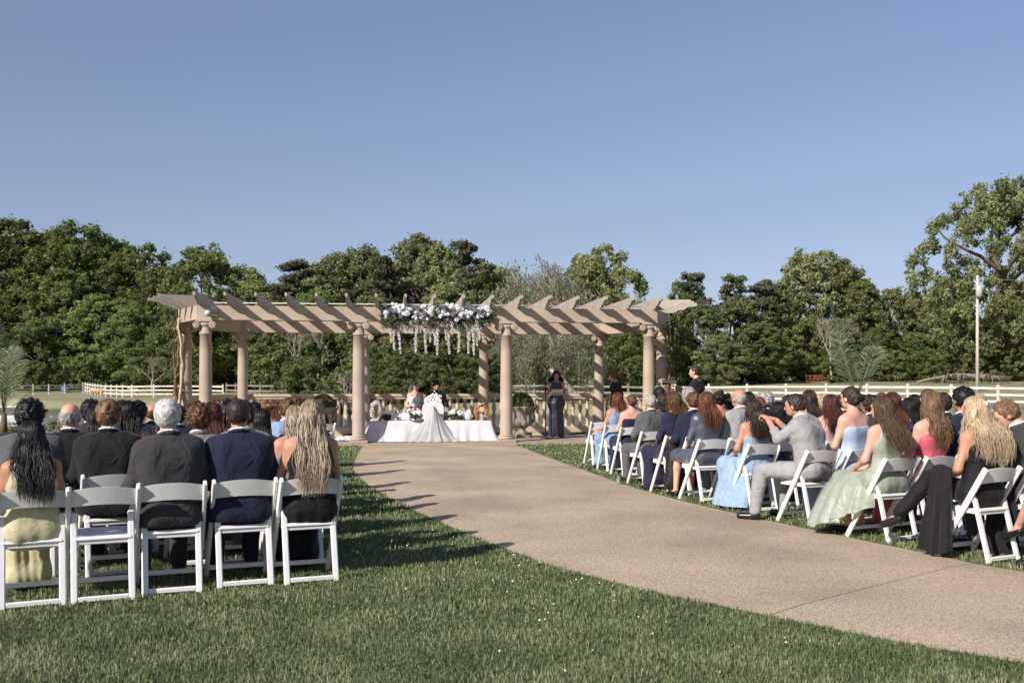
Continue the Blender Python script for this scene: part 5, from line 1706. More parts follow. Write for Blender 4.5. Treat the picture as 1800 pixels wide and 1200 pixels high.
def collar_mesh(J):
    c = SDF(); n0 = J['neck0'] + (J['neck1'] - J['neck0']) * .72
    for k in range(14):
        a0, a1 = 2 * math.pi * k / 14, 2 * math.pi * (k + 1) / 14
        f_ = lambda a: n0 + (math.cos(a) * .062, math.sin(a) * .060, -.020 * math.sin(a))
        c.cap(f_(a0), f_(a1), .0105, None, .01).cap(f_(a0) - (0, 0, .018), f_(a1) - (0, 0, .018), .0105, None, .01)
    V, Q = c.run(.008)
    return np_mesh('shirt_collar', V, Q)
def cuff_mesh(J, i):
    e = J['wr'][i]; d_ = (J['el'][i] - e); d_ = d_ / np.linalg.norm(d_)
    V, Q = SDF().cap(e + d_ * .035, e + d_ * .012, .036, .034, .01).run(.008)
    return np_mesh('cuff', V, Q)
def trousers_mesh(J, vox=.019):
    s = SDF()
    s.cap(J['hip'] + (-.085, 0, -.01), J['hip'] + (.085, 0, -.01), .128, None, .08)
    for i in (0, 1):
        leg(s, J, i, .020, .05, False, .97)
        s.cap(J['kn'][i], J['kn'][i] + (J['an'][i] - J['kn'][i]) * .97, .07, .058, .02)
    s.noise(fold(.003, 26, 8))
    V, Q = s.run(vox); return np_mesh('trousers', V, Q)
def shoe_mesh(J, i, heel=False):
    a, t = J['an'][i], J['to'][i]
    s = SDF()
    if heel:
        hb = a + (0, -.02, -.045)
        s.cap(a + (0, -.014, -.036), t + (0, 0, -.004), .037, .034, .02).cap(hb, hb + (0, -.005, -.045), .012, .007, .01)
    else:
        s.cap(a + (0, -.02, -.045), t + (0, 0, .006), .042, .036, .03).cap(a + (0, -.01, -.02), a + (0, 0, .0), .046, .044, .02)
        if abs(a[2] - .09) < .02: s.cut((0, 0, -1), (0, 0, .0))
    v, q = s.run(.011)
    return np_mesh('shoe', v, q)
def dress_mesh(J, style='strapless', skirt='long', vox=.0155, full=0.0, extra=(), amp=.006):
    s = SDF(); g = .012
    sleeves = style in ('sleeved', 'short')
    torso(s, J, g, top=style != 'strapless')
    if sleeves:
        for p in J['sh']: s.cap(p + (0, 0, -.01), p, .052, .050, .05)
        for i in (0, 1): arm(s, J, i, .010, .95 if style == 'sleeved' else .3)
    up = (J['upper'] - J['hip']); up = up / np.linalg.norm(up)
    if style == 'strapless': s.cut(up, J['chest'] + up * .062)
    if style in ('sleeveless', 'oneshoulder', 'straps'):
        for sx in (-1, 1): s.cut((sx, 0, .35), J['upper'] + (sx * .125, 0, .03))
        if style == 'oneshoulder': s.cut((.75, -.1, .66), J['upper'] + (0, 0, -.005))
        if style == 'straps':
            s.cut(up + A3(0, -.35, 0), J['chest'] + up * .03)
    s.cut(up, J['neck0'] + up * (.045 if sleeves else .03))
    # skirt
    if skirt == 'none':
        s.noise(fold(.002)); V, Q = s.run(vox); return np_mesh('top', V, Q)
    s.cap(J['hip'] + (-.09, -.01, -.03), J['hip'] + (.09, -.01, -.03), .122 + full * .3, None, .06)
    kn = J['kn']; md = (kn[0] + kn[1]) / 2
    if J['stand']:
        hem = .03 if skirt == 'long' else .48
        for i in (0, 1): s.cap(J['hip'] + ((-1, 1)[i] * .06, 0, -.05), A3((-1, 1)[i] * (.10 + full), -.02, hem + .02), .11, .115 + full, .1)
        s.cut((0, 0, -1), (0, 0, hem))
    else:
        for i in (0, 1):
            s.cap(J['hj'][i], kn[i] + (0, -.01, 0), .105 + full * .3, .085 + full * .5, .08)
            if skirt == 'long' :
                e = J['an'][i] + (0, .0, .0)
                s.cap(kn[i] + (0, 0, 0), e + (0, 0, .02), .082 + full * .5, .085 + full, .08)
        s.cap(kn[0], kn[1], .08 + full * .5, None, .05)
        if skirt == 'long':
            s.cap(J['an'][0] + (0, 0, .03), J['an'][1] + (0, 0, .03), .085 + full, None, .06)
            s.cut((0, 0, -1), (0, 0, .035))
    for a_, b_, r0, r1, kk in extra: s.cap(a_, b_, r0, r1, kk)
    s.noise(lambda X, Y, Z: amp * .7 * np.sin(np.arctan2(X, Y - .1) * 21 + 1.2 * np.sin(Z * 5)) * np.clip((.66 - Z) * 3, 0, 1) + .0016 * pnoise(X, Y, Z, 34))
    V, Q = s.run(vox); return np_mesh('dress', V, Q)

# ---- hair
def hcap(s, J, grow=.012, face=.030, nape=-.075, low=None, k=.01, sq=1.0):
    w_ = 1 if J['sex'] == 'm' else .93
    s.ell(hp(J, 0, -.016, .020), A3(.076 * w_ + grow, .095 * w_ + grow, .085 * w_ + grow * sq), k, J['HR'])
    s.ell(hp(J, 0, -.05, -.03), A3(.066 * w_ + grow * .5, .052 + grow * .5, .06), .03, J['HR'])
    nf = J['HR'] @ A3(0, 1, -.42)
    s.cut(nf, hp(J, 0, face, 0))
    s.cut(J['HR'] @ A3(0, .15, -1), hp(J, 0, -.05, nape))
def pnoise(X, Y, Z, f, n=9, seed=1):
    r = np.random.default_rng(seed); o = 0
    for _ in range(n):
        k = r.normal(size=3); k = k / np.linalg.norm(k) * f * r.uniform(.6, 1.5)
        o = o + np.sin(X * k[0] + Y * k[1] + Z * k[2] + r.uniform(0, 6.28))
    return o / math.sqrt(n / 2)
def tuft(a, f): return lambda X, Y, Z: a * pnoise(X, Y, Z, f * 1.5)
def add_tufts(V, Q, J, kind):
    """short tapering locks lying along the scalp"""
    rng = np.random.default_rng(6); n = {'thin': 120, 'fluffy': 300}.get(kind, 420)
    k = rng.choice(len(V), n); P0 = V[k]; c = hp(J, 0, -.016, .02)
    nr = P0 - c; nr /= np.linalg.norm(nr, axis=1)[:, None]
    ok = (nr @ (J['HR'] @ A3(0, 1, 0))) < .75; P0, nr = P0[ok], nr[ok]; n = len(P0)
    dn = np.tile(J['HR'] @ A3(0, -.45, -.9), (n, 1)) + rng.normal(size=(n, 3)) * (.35 if kind in ('short', 'thin', 'fluffy') else .9)
    dn -= nr * np.sum(dn * nr, 1)[:, None]; dn /= np.linalg.norm(dn, axis=1)[:, None]
    sd = np.cross(nr, dn); L_ = rng.uniform(.018, .034, n)[:, None] * (1.0 if kind != 'mop' else 1.5); w_ = .0045
    up = (.0025 if kind == 'fluffy' else .005) if kind in ('short', 'thin', 'fluffy') else .014
    a = P0 - dn * L_ * .4 - nr * .003; m = P0 + nr * up * .8; e = P0 + dn * L_ * .7 + nr * up * rng.uniform(-.2, 1.0, n)[:, None]
    T = np.stack([a - sd * w_ * .6, a + sd * w_ * .6, m + sd * w_, e, m - sd * w_], 1).reshape(-1, 3)
    b = len(V) + np.arange(n) * 5
    return np.concatenate([V, T]), np.concatenate([Q, np.stack([b, b + 1, b + 2, b + 4], -1), np.stack([b + 4, b + 2, b + 3, b + 3], -1)[:, [0, 1, 2, 2]]])
def hair_short(J, kind='short'):
    s = SDF()
    if kind == 'curly': hcap(s, J, .024, .036, -.09); s.noise(tuft(.0075, 120))
    elif kind == 'fluffy': hcap(s, J, .018, .030, -.075); s.noise(tuft(.0018, 80))
    elif kind == 'mop': hcap(s, J, .034, .040, -.07, sq=1.6); s.noise(tuft(.010, 95))
    elif kind == 'fade':
        hcap(s, J, .007, .026, -.06); s.noise(tuft(.0012, 220))
    elif kind == 'ring':
        hcap(s, J, .010, .012, -.075); s.cut(J['HR'] @ A3(0, .25, 1), hp(J, 0, -.06, .022)); s.noise(tuft(.0018, 180))
    elif kind == 'thin':
        hcap(s, J, .006, .018, -.07); s.noise(tuft(.0012, 200)); s.sub(hp(J, 0, -.035, .118), A3(.052, .055, .032), .02)
    else: hcap(s, J, .014, .032, -.075); s.noise(tuft(.0036, 95))
    V, Q = s.run(.0085 if kind != 'curly' else .0095)
    if kind in ('short', 'thin', 'curly', 'mop', 'fluffy'): V, Q = add_tufts(V, Q, J, kind)
    rng = np.random.default_rng(1)
    n = len(V); tone = np.clip(.5 + .16 * pnoise(V[:, 0], V[:, 1], V[:, 2], 160) + rng.normal(size=n) * .16, 0, 1)
    return np_mesh('hair', V, Q, tone=tone)
def hair_long(J, zend=.78, n=420, wave=.012, freq=26, vol=1.0, seed=0, side=.12, tip=.4, front=True, grow=.014, over=False, thick=1.0):
    """scalp cap plus locks that hang down the back; zend = height of the ends"""
    rng = np.random.default_rng(seed)
    sides = 3; NSEG = 12
    ce = hp(J, 0, -.016, .020); w_ = .93
    ra = A3(.076 * w_ + grow, .095 * w_ + grow, .085 * w_ + grow)
    bz = [(1.3, -.02), (J['neck1'][2], -.075), (J['neck0'][2] + .0, -.108), (J['chest'][2] + .06, -.122), (J['chest'][2] - .05, -.128), (J['waist'][2], -.120), (.3, -.12)]
    if over: bz = [(1.3, -.02), (J['neck1'][2], -.08), (J['neck0'][2], -.12), (1.0, -.145), (.90, -.19), (.82, -.212), (.74, -.212), (.3, -.2)]
    zs = np.array([b[0] for b in bz])[::-1]; ys = np.array([b[1] for b in bz])[::-1]
    cy = lambda z: np.interp(z, [J['waist'][2], J['chest'][2], J['neck0'][2], J['neck1'][2]], [J['waist'][1], J['chest'][1], J['neck0'][1], J['neck1'][1]])
    s = SDF(); hcap(s, J, grow, .034, -.10)
    z0, prev = J['head'][2] - .02, None
    for z in np.arange(z0, zend + .03, -.045):
        t = (z0 - z) / max(.05, z0 - zend)
        yb = cy(z) + float(np.interp(z, zs, ys)) + .004
        y = ce[1] - .075 + (min(yb, ce[1] - .045) - (ce[1] - .075)) * min(1, t * 2.2)
        hw = max(.02, (.058 * vol) * (1 - .22 * t) - .01); rr_ = .030 * (1 - .45 * t)
        cx = J['head'][0]
        cur = A3(cx, y + .006, z)
        s.cap(cur - (hw, 0, 0), cur + (hw, 0, 0), rr_, None, .035)
    s.noise(lambda X, Y, Z: .0024 * np.sin(X * 170 + 1.6 * np.sin(Z * freq * .8) + Y * 60) + .0016 * np.sin(X * 310 + 2.2 * np.sin(Z * freq) + 1))
    V0, Q0 = s.run(.0095)
    VV, QQ, TT = [V0], [Q0], [np.clip(.5 + .22 * np.sin(V0[:, 0] * 150 + 2 * np.sin(V0[:, 2] * freq)) + .2 * pnoise(V0[:, 0] * 3, V0[:, 1], V0[:, 2] * .3, 90), 0, 1)]
    nb = len(V0)
    for i in range(n):
        ph = rng.uniform(-1.75, 1.75) if front else rng.uniform(-1.3, 1.3)
        th0 = rng.uniform(.15, 1.0); th1 = 1.75
        ze = zend + rng.normal() * .035 + abs(ph) * .03
        P = []
        for k in range(5):
            th = th0 + (th1 - th0) * k / 4
            loc = A3(math.sin(th) * math.sin(ph) * ra[0], -math.sin(th) * math.cos(ph) * ra[1], math.cos(th) * ra[2])
            P.append(ce + J['HR'] @ (loc * rng.uniform(1.0, 1.06)))
        p0 = P[-1].copy(); out_ = rng.uniform(.0, .035) * vol
        x_t = (p0[0] - ce[0]) * rng.uniform(.9, 1.35) * vol + ce[0] + rng.normal() * .012
        for k in range(1, NSEG - 4):
            t = k / (NSEG - 5); z = p0[2] + (ze - p0[2]) * t
            yb = cy(z) + float(np.interp(z, zs, ys)) - out_
            onside = min(1, max(0, (abs(ph) - 1.25) / .5))
            y = yb * (1 - onside) + (p0[1] + .0) * onside
            y = p0[1] + (min(y, p0[1] + .03) - p0[1]) * min(1, t * 2.2)
            x = p0[0] + (x_t - p0[0]) * min(1, t * 1.6)
            x = J['head'][0] + (x - J['head'][0]) * (1 - .18 * t)
            P.append(A3(x, y, z))
        pw_, amp = 1.6 * ph + 4 * out_ / .035 * .3 + rng.normal() * .35, wave * rng.uniform(.8, 1.2)
        P = np.array(P); tt = np.linspace(0, 1, len(P))
        fq = freq * rng.uniform(.96, 1.04)
        P[:, 0] += amp * np.clip(tt * 2 - .4, 0, 1) * np.sin(P[:, 2] * fq + pw_)
        P[:, 1] -= np.abs(amp * np.clip(tt * 2 - .4, 0, 1) * np.cos(P[:, 2] * fq + pw_))
        rd = rng.uniform(.0016, .0042) * thick
        if rng.random() < .05: P[5:, :2] += rng.normal(size=2) * .012
        rr = rd * np.interp(tt, [0, .12, .6, 1], [.5, 1, 1, tip * .5])
        T_ = np.gradient(P, axis=0); T_ /= np.linalg.norm(T_, axis=1)[:, None]
        X_ = np.cross(T_, A3(0, 1, .2)); X_ /= np.linalg.norm(X_, axis=1)[:, None]; Y_ = np.cross(X_, T_)
        ang = np.arange(sides) * 2 * np.pi / sides
        ring = P[:, None, :] + rr[:, None, None] * (np.cos(ang)[None, :, None] * X_[:, None, :] * 1.35 + np.sin(ang)[None, :, None] * Y_[:, None, :] * .7)
        VV.append(ring.reshape(-1, 3)); m_ = len(P)
        idx = nb + np.arange(m_ * sides).reshape(m_, sides)
        q = np.stack([idx[:-1], np.roll(idx, -1, 1)[:-1], np.roll(idx, -1, 1)[1:], idx[1:]], -1).reshape(-1, 4)[:, ::-1]
        QQ.append(q); TT.append(np.repeat(np.clip(rng.normal(.5, .22) + .25 * (tt - .4), 0, 1), sides)); nb += m_ * sides
    return np_mesh('hair', np.concatenate(VV), np.concatenate(QQ), tone=np.concatenate(TT))
def hair_bun(J, bun=.05, at_=(0, -.115, -.005), seed=0, loose=False):
    s = SDF(); hcap(s, J, .011, .034, -.085)
    rng = np.random.default_rng(seed)
    c = A3(*at_)
    for k in range(9):
        d_ = rng.normal(size=3) * bun * .45
        s.ell(hp(J, *(c + d_)), A3(bun * .6, bun * .5, bun * .55), .012)
    s.noise(tuft(.003, 130))
    V, Q = s.run(.0085)
    tone = np.clip(.5 + .4 * np.sin(V[:, 0] * 170 + V[:, 2] * 210 + 2 * np.sin(V[:, 1] * 90)), 0, 1)
    return np_mesh('hair', V, Q, tone=tone)

def hairmat(n, a, b): return mat('hair_' + n, lin(a), lin(b), scale=9, detail=6, rough=.5, tone='tone', spec=.28, stretch=(1, 1, .25), bump=.5, bscale=55, bdist=.006)
HAIR = dict(black=hairmat('black', (18, 16, 16), (36, 32, 31)), dark=hairmat('dark', (32, 25, 21), (66, 50, 40)), brown=hairmat('brown', (58, 40, 28), (112, 78, 54)),
            auburn=hairmat('auburn', (66, 38, 26), (124, 78, 52)), red=hairmat('red', (44, 24, 20), (96, 50, 38)), blonde=hairmat('blonde', (140, 116, 88), (200, 178, 146)),
            ash=hairmat('ash', (92, 76, 62), (186, 168, 144)), grey=hairmat('grey', (120, 114, 108), (184, 180, 174)), white=hairmat('white', (158, 154, 149), (206, 203, 198)),
            lightbrown=hairmat('lightbrown', (84, 64, 47), (134, 104, 76)), ombre=hairmat('ombre', (42, 32, 26), (100, 78, 58)), ginger=hairmat('ginger', (84, 58, 38), (144, 104, 68)))
def skin(n, c): return mat('skin_' + n, lin(c), lin(tuple(v * .93 for v in c)), scale=14, rough=.5, spec=.35)
SKIN = dict(light=skin('light', (206, 160, 138)), tan=skin('tan', (188, 139, 113)), olive=skin('olive', (176, 128, 100)), brown=skin('brown', (150, 103, 78)))
def cloth(n, c, rough=.85, spark=0.0, sheen=.15, bump=.25, wr=.5):
    c_ = tuple(v * .98 for v in lin(c))
    return mat('cloth_' + n, c_, tuple(v * .8 for v in c_), scale=16, detail=6, rough=rough, sheen=sheen, wrinkle=wr if not spark else .15, bump=bump, bscale=120 if not spark else 260, spec=.2 if not spark else .8, bdist=.004 if not spark else .012)
M_SHOE = mat('shoe_black', lin((30, 28, 28)), rough=.35, spec=.5)
M_SHIRT = mat('shirt_white', lin((228, 228, 232)), lin((214, 214, 220)), rough=.8)

_lib = {}
def lib(key, fn):
    if key not in _lib: _lib[key] = fn()
    return _lib[key]
def get_pose(sex, yaw=0, legs='flat', **k):
    return lib(('pose', sex, yaw, legs), lambda: pose(sex, yaw=yaw, legs=legs))
def face(root, J, eyes=True, beard=None, brow=HAIR['black'], shades=False, lips=(150, 70, 66)):
    for sx in (-1, 1):
        if eyes and not shades: MB().blob(hp(J, sx * .030, .078, -.006), (.011, .008, .007), 8, 6).build('eye', M_IRON, root)
        MB().tube([hp(J, sx * .014, .090, .014), hp(J, sx * .032, .086, .020), hp(J, sx * .050, .070, .013)], .0042, 5).build('eyebrow', brow, root)
    if shades:
        for sx in (-1, 1): MB().blob(hp(J, sx * .032, .090, -.008), (.026, .010, .020), 12, 8).build('sunglass_lens', M_IRON, root)
        MB().tube([hp(J, -.075, .01, .0), hp(J, -.06, .085, -.004), hp(J, .06, .085, -.004), hp(J, .075, .01, .0)], .004, 5).build('sunglass_frame', M_IRON, root)
    MB().tube([hp(J, -.020, .084, -.066), hp(J, 0, .092, -.064), hp(J, .020, .084, -.066)], [.003, .0055, .003], 6).build('mouth', mat('lips%d' % lips[0], lin(lips), rough=.5), root)
    if beard:
        s = SDF(); s.ell(hp(J, 0, .024, -.038), A3(.066, .070, .084), .02, J['HR']); s.ell(hp(J, 0, .047, -.088), A3(.038, .038, .030), .03)
        s.cut(J['HR'] @ A3(0, -.35, 1), hp(J, 0, .06, -.052)); s.cut(J['HR'] @ A3(0, -1, .25), hp(J, 0, .0, -.05)); s.noise(tuft(.0015, 200))
        V, Q = s.run(.009); obj('beard', np_mesh('beard', V, Q, tone=np.full(len(V), .4)), beard, root)

def person(label, loc, ang, J, skin_='light', hair=None, hcol='dark', outfit=(), scale=1.0, key=None, hands=(.6, .6), hd=None, group=None, body_kw={}):
    """root empty with a continuous body, hair and clothing; meshes shared through key"""
    r = tag(empty('person', loc, ang, scale), label, 'person', group)
    K = (lambda *a: (key,) + a) if key else (lambda *a: (id(r),) + a)
    obj('body', lib(K('body'), lambda: body_mesh(J, hands=hands, hd=hd, **body_kw)), SKIN[skin_], r)
    if hair:
        nm, fn = hair
        obj('hair', lib(K('hair', nm), lambda: fn(J)), HAIR[hcol], r)
    for nm, kind, fn, m in outfit:
        obj(nm, lib(K(nm, kind), lambda: fn(J)), m, r)
    return r
HS = {k: (k, lambda J, k=k: hair_short(J, k)) for k in ('short', 'curly', 'fade', 'ring', 'thin', 'fluffy')}
HS['long'] = ('long', lambda J: hair_long(J, .85, 260, .005, 20, 1.0, 1))
HS['wavy'] = ('wavy', lambda J: hair_long(J, .84, 280, .014, 32, 1.15, 2))
HS['curls'] = ('curls', lambda J: hair_long(J, .86, 300, .020, 60, 1.35, 3))
HS['bob'] = ('bob', lambda J: hair_long(J, 1.075, 240, .006, 30, 1.25, 4, tip=1.2, grow=.018))
HS['bobwave'] = ('bobwave', lambda J: hair_long(J, 1.05, 260, .014, 60, 1.35, 5, tip=1.0, grow=.022))
HS['bun'] = ('bun', lambda J: hair_bun(J))
HS['updo'] = ('updo', lambda J: hair_bun(J, .062, (0, -.09, .04), 3))
def suit(c, shoe=M_SHOE, trs=None):
    return [('jacket', 0, jacket_mesh, c), ('trousers', 0, trousers_mesh, trs or c), ('shirt_collar', 0, collar_mesh, M_SHIRT), ('shoe', 0, lambda J: shoe_mesh(J, 0), shoe), ('shoe', 1, lambda J: shoe_mesh(J, 1), shoe)]
def gown(c, style='sleeveless', skirt='long', shoe=M_SHOE):
    return [('dress', style + skirt, lambda J: dress_mesh(J, style, skirt), c), ('shoe', 'h0', lambda J: shoe_mesh(J, 0, True), shoe), ('shoe', 'h1', lambda J: shoe_mesh(J, 1, True), shoe)]

# ================================================================ seated guests
C_BLACK = cloth('black', (34, 32, 34)); C_CHAR = cloth('charcoal', (62, 60, 62)); C_NAVY = cloth('navy', (36, 40, 58)); C_GREY = cloth('grey', (92, 92, 94))
C_LGREY = cloth('light_grey', (156, 155, 154)); C_PLAID = cloth('plaid_grey', (140, 132, 126)); C_YEL = cloth('pale_yellow', (196, 189, 152), .5, sheen=.3, wr=.2, bump=.04); C_BLK2 = cloth('black_dress', (26, 25, 27), .7)
C_BLUE = cloth('light_blue', (132, 156, 186), .6); C_DOT = cloth('dotted_navy', (40, 42, 58)); C_SEQ = cloth('sequin_grey', (78, 82, 94), .3, 1.0); C_LACE = cloth('lace_navy', (44, 42, 62), .8)
C_TULLE = cloth('tulle_blue', (152, 173, 198), .85, bump=.2, wr=.3); C_SAGE = cloth('sage_satin', (152, 158, 143), .38, sheen=.2, wr=.25, bump=.04); C_PINK = cloth('rose_pink', (206, 96, 112), .5); C_ICE = cloth('ice_blue', (168, 184, 206), .45, wr=.2, bump=.04)
C_SLATE = cloth('slate', (74, 76, 84)); C_MAUVE = cloth('dusty_pink', (196, 160, 156)); C_DBLUE = cloth('deep_blue', (52, 66, 108)); C_WINE = cloth('wine', (96, 34, 46)); C_GREEN = cloth('moss', (96, 104, 78)); C_LBS = cloth('blue_shirt', (150, 170, 198))
def short(t):
    while len(t.split()) > 10:
        k = max(t.rfind(' in a'), t.rfind(' with '), t.rfind(' and '))
        if k < 6: break
        t = t[:k]
    return t
def fwd(a): return Vector((-math.sin(R(a)), math.cos(R(a)), 0))
def rgt(a): return Vector((math.cos(R(a)), math.sin(R(a)), 0))
LPATH, RPATH = 'in the block left of the path', 'in the block right of the path'
def guest(center, ang, sex, label, skin_, hair, hcol, outfit, yaw=0, legs='flat', top=None, chair_ang=None, J=None, key=True, turn=0, seat=True, sitter=None, **kw):
    """a guest on a chair of their own; top = height of the crown above the lawn"""
    c = Vector((center[0], center[1], 0))
    J = J or get_pose(sex, yaw, legs)
    crown = 1.345 if sex == 'm' else 1.325
    sc_ = (top / crown) if top else 1.0
    sc_ = min(1.09, max(.9, sc_))
    if key:
        yaw = (yaw + GR.choice((-18, 0, 0, 14))) if not yaw else yaw
        turn += GR.uniform(-9, 9)
        J = get_pose(sex, yaw, legs)
    p = person(label, c + fwd(ang) * .02, R(ang + turn), J, skin_, HS[hair] if isinstance(hair, str) else hair, hcol, outfit, sc_, key=(sex, yaw, legs) if key else None, **kw)
    if key: p.rotation_euler = (GR.uniform(-.03, .03), GR.uniform(-.035, .035), R(ang + turn))
    cl_ = 'white folding chair under the ' + short(sitter or label.split(' seated')[0])
    if cl_ in CLAB: cl_ = 'white folding chair of the guest seated ' + label.split(' seated ')[-1]
    CLAB.add(cl_)
    if seat: chair(c, R(chair_ang if chair_ang is not None else ang), cl_, 'white folding chairs').rotation_euler.z += R(GR.uniform(-3, 3))
    return p
GR = random.Random(17)
CLAB = set()
def headpos(px, d, ang=25): return Vector(((px - 900) / FPX * d, d, 0)) + fwd(ang) * .08
def crown(py, d): return CAMH - (py - HOR) / FPX * d

# ---- left block, last row (nearest the camera side)
guest((-3.30, 6.845), 25, 'f', 'woman with long wavy black hair in a pale yellow dress seated beside the empty chair', 'olive', ('ly', lambda J: hair_long(J, .80, 600, .013, 30, 1.35, 12, over=True)), 'black', gown(C_YEL), 0, top=1.22)
chair((-2.89, 7.015, 0), R(25), 'empty white folding chair between the yellow dress and the white-haired man')
guest((-2.50, 7.285), 25, 'm', 'white-haired man in a charcoal suit seated in the last row', 'light', 'fluffy', 'white', suit(C_CHAR), -15, top=1.372)
guest((-2.06, 7.54), 24, 'm', 'man with cropped dark hair in a navy suit seated in the last row', 'olive', 'fade', 'dark', suit(C_NAVY), -15, top=1.376)
guest((-1.60, 7.68), 24, 'f', 'woman with very long ash-blonde hair in a black sleeveless dress seated by the grass', 'tan', ('lb', lambda J: hair_long(J, .70, 700, .012, 27, 1.2, 13, over=True)), 'ash', gown(C_BLK2, 'sleeveless'), -15, top=1.345)
L_ = lambda px, py, d, sex, lab, sk, hr, hc, of, yaw=0, **k: guest(headpos(px, d), 25, sex, lab, sk, hr, hc, of, yaw, top=crown(py, d), **k)
L_(515, 718, 8.35, 'f', 'woman with wavy brown-blonde hair seated in front of the ash-blonde woman', 'tan', 'wavy', 'ash', gown(C_GREY), -15)
L_(420, 706, 8.35, 'm', 'man in a pale grey jacket seated in front of the navy suit', 'olive', 'short', 'dark', suit(C_LGREY))
L_(346, 712, 8.3, 'm', 'curly brown-haired man in a checked grey jacket seated in front of the white-haired man', 'olive', 'curly', 'brown', suit(C_PLAID))
L_(195, 703, 7.85, 'm', 'man with short light brown hair in a black suit seated before the empty chair', 'light', 'short', 'lightbrown', suit(C_BLACK), -15)
L_(120, 708, 8.3, 'm', 'bald man in a black suit seated left of the light-brown-haired man', 'light', 'ring', 'grey', suit(C_BLACK), -15)
L_(45, 706, 7.75, 'm', 'man with thick black curls in a grey jacket seated by the pond side', 'olive', 'curly', 'black', suit(C_GREY))
L_(8, 790, 7.1, 'f', 'woman with dark red-brown hair seated at the pond end of the last row', 'tan', 'wavy', 'red', gown(C_GREY)) if False else None
L_(163, 718, 9.0, 'f', 'woman with long straight black hair seated between two men in black suits', 'olive', 'long', 'black', gown(C_BLACK))
L_(230, 710, 8.8, 'f', 'woman with a black bob and blue dress seated left of the white-haired man', 'tan', 'bob', 'black', gown(C_DBLUE, 'straps'))
L_(248, 705, 9.7, 'm', 'dark-haired man in a navy jacket seated in front of the blue dress', 'olive', 'short', 'black', suit(C_NAVY))
L_(294, 742, 9.3, 'f', 'small woman with black hair seated behind the bald man of the middle rows', 'tan', 'long', 'black', gown(C_NAVY))
L_(374, 711, 9.2, 'f', 'woman with straight dark hair dyed red at the ends seated beside the checked jacket', 'tan', 'long', 'red', gown(C_MAUVE))
L_(462, 722, 9.3, 'f', 'woman with long black hair seated just right of the navy suit', 'olive', 'long', 'black', gown(C_BLACK))
L_(395, 710, 10.4, 'f', 'woman with black hair and a dusty pink dress seated in the middle rows', 'tan', 'bob', 'black', gown(C_MAUVE))
L_(406, 705, 11.4, 'f', 'woman with a dark updo and a pink dress seated ahead of the dusty pink dress', 'tan', 'updo', 'black', gown(C_PINK))
L_(155, 705, 10.2, 'm', 'man with black tousled hair seated ahead of the straight black-haired woman', 'olive', 'curly', 'black', suit(C_CHAR))
L_(219, 704, 11.3, 'm', 'man with dark hair seated far ahead of the light-brown-haired man', 'olive', 'short', 'dark', suit(C_BLACK))
L_(262, 711, 11.6, 'm', 'bald man in a slate suit seated in the middle rows', 'tan', 'ring', 'brown', suit(C_SLATE))
L_(280, 714, 12.3, 'f', 'woman with straight blonde hair seated ahead of the bald man in slate', 'light', 'long', 'blonde', gown(C_SLATE))
L_(470, 707, 12.4, 'f', 'woman with a curly ginger updo and a striped shawl seated near the front', 'light', 'updo', 'ginger', gown(C_BLUE))
L_(500, 702, 10.6, 'm', 'man with brown hair in a light blue shirt seated ahead of the brown-blonde woman', 'tan', 'short', 'brown', suit(C_LBS))
L_(518, 698, 11.5, 'm', 'man with grey-brown hair in a deep blue jacket seated close to the path', 'light', 'short', 'brown', suit(C_DBLUE))
L_(525, 716, 9.6, 'f', 'woman with dark hair seated behind the man in the light blue shirt', 'olive', 'bob', 'dark', gown(C_BLACK))
for px, py, d, sx, lab, sk, hr, hc, of in (
        (310, 712, 10.6, 'm', 'man with dark brown hair seated ahead of the white-haired man', 'tan', 'short', 'dark', suit(C_NAVY)),
        (445, 708, 11.2, 'm', 'man with black hair and a grey jacket seated ahead of the navy suit', 'olive', 'short', 'black', suit(C_GREY)),
        (186, 709, 12.6, 'f', 'woman with a brown bun seated in the far rows on the pond side', 'tan', 'bun', 'brown', gown(C_MAUVE)),
        (340, 712, 13.2, 'm', 'dark-haired man in charcoal seated far ahead near the left urn', 'olive', 'short', 'dark', suit(C_CHAR)),
        (430, 712, 13.8, 'f', 'woman with a brown bun seated far ahead on the left', 'tan', 'bun', 'brown', gown(C_SAGE)),
        (528, 708, 13.4, 'm', 'dark-haired man in a grey suit seated at the path end of a middle row', 'olive', 'fade', 'black', suit(C_GREY)),
        (480, 711, 15.0, 'f', 'woman with an auburn bob seated near the front of the left rows', 'light', 'bob', 'auburn', gown(C_PINK)),
        (545, 708, 15.4, 'm', 'man in a black suit seated at the path end of the second front row', 'olive', 'short', 'black', suit(C_BLACK)),
        (562, 709, 17.4, 'f', 'woman with long brown hair seated at the path end of the front row', 'tan', 'long', 'brown', gown(C_NAVY))):
    L_(px, py, d, sx, lab, sk, hr, hc, of)

# ---- right block: row-end chairs placed by the foot seen at the path edge
def row(px, py, ang):
    f = gp(px, py); return f + rgt(ang) * .22 - fwd(ang) * .2
RW = [None, row(1655, 975, 25), row(1490, 942, 25), row(1368, 915, 24), row(1275, 893, 23), row(1195, 876, 22), row(1144, 864, 20), row(1104, 849, 18), row(1074, 833, 16), row(1050, 825, 14), row(1027, 815, 12)]
RA = [0, 25, 25, 24, 23, 22, 20, 18, 16, 14, 12]
def onrow(i, k): return RW[i] + rgt(RA[i]) * .49 * k
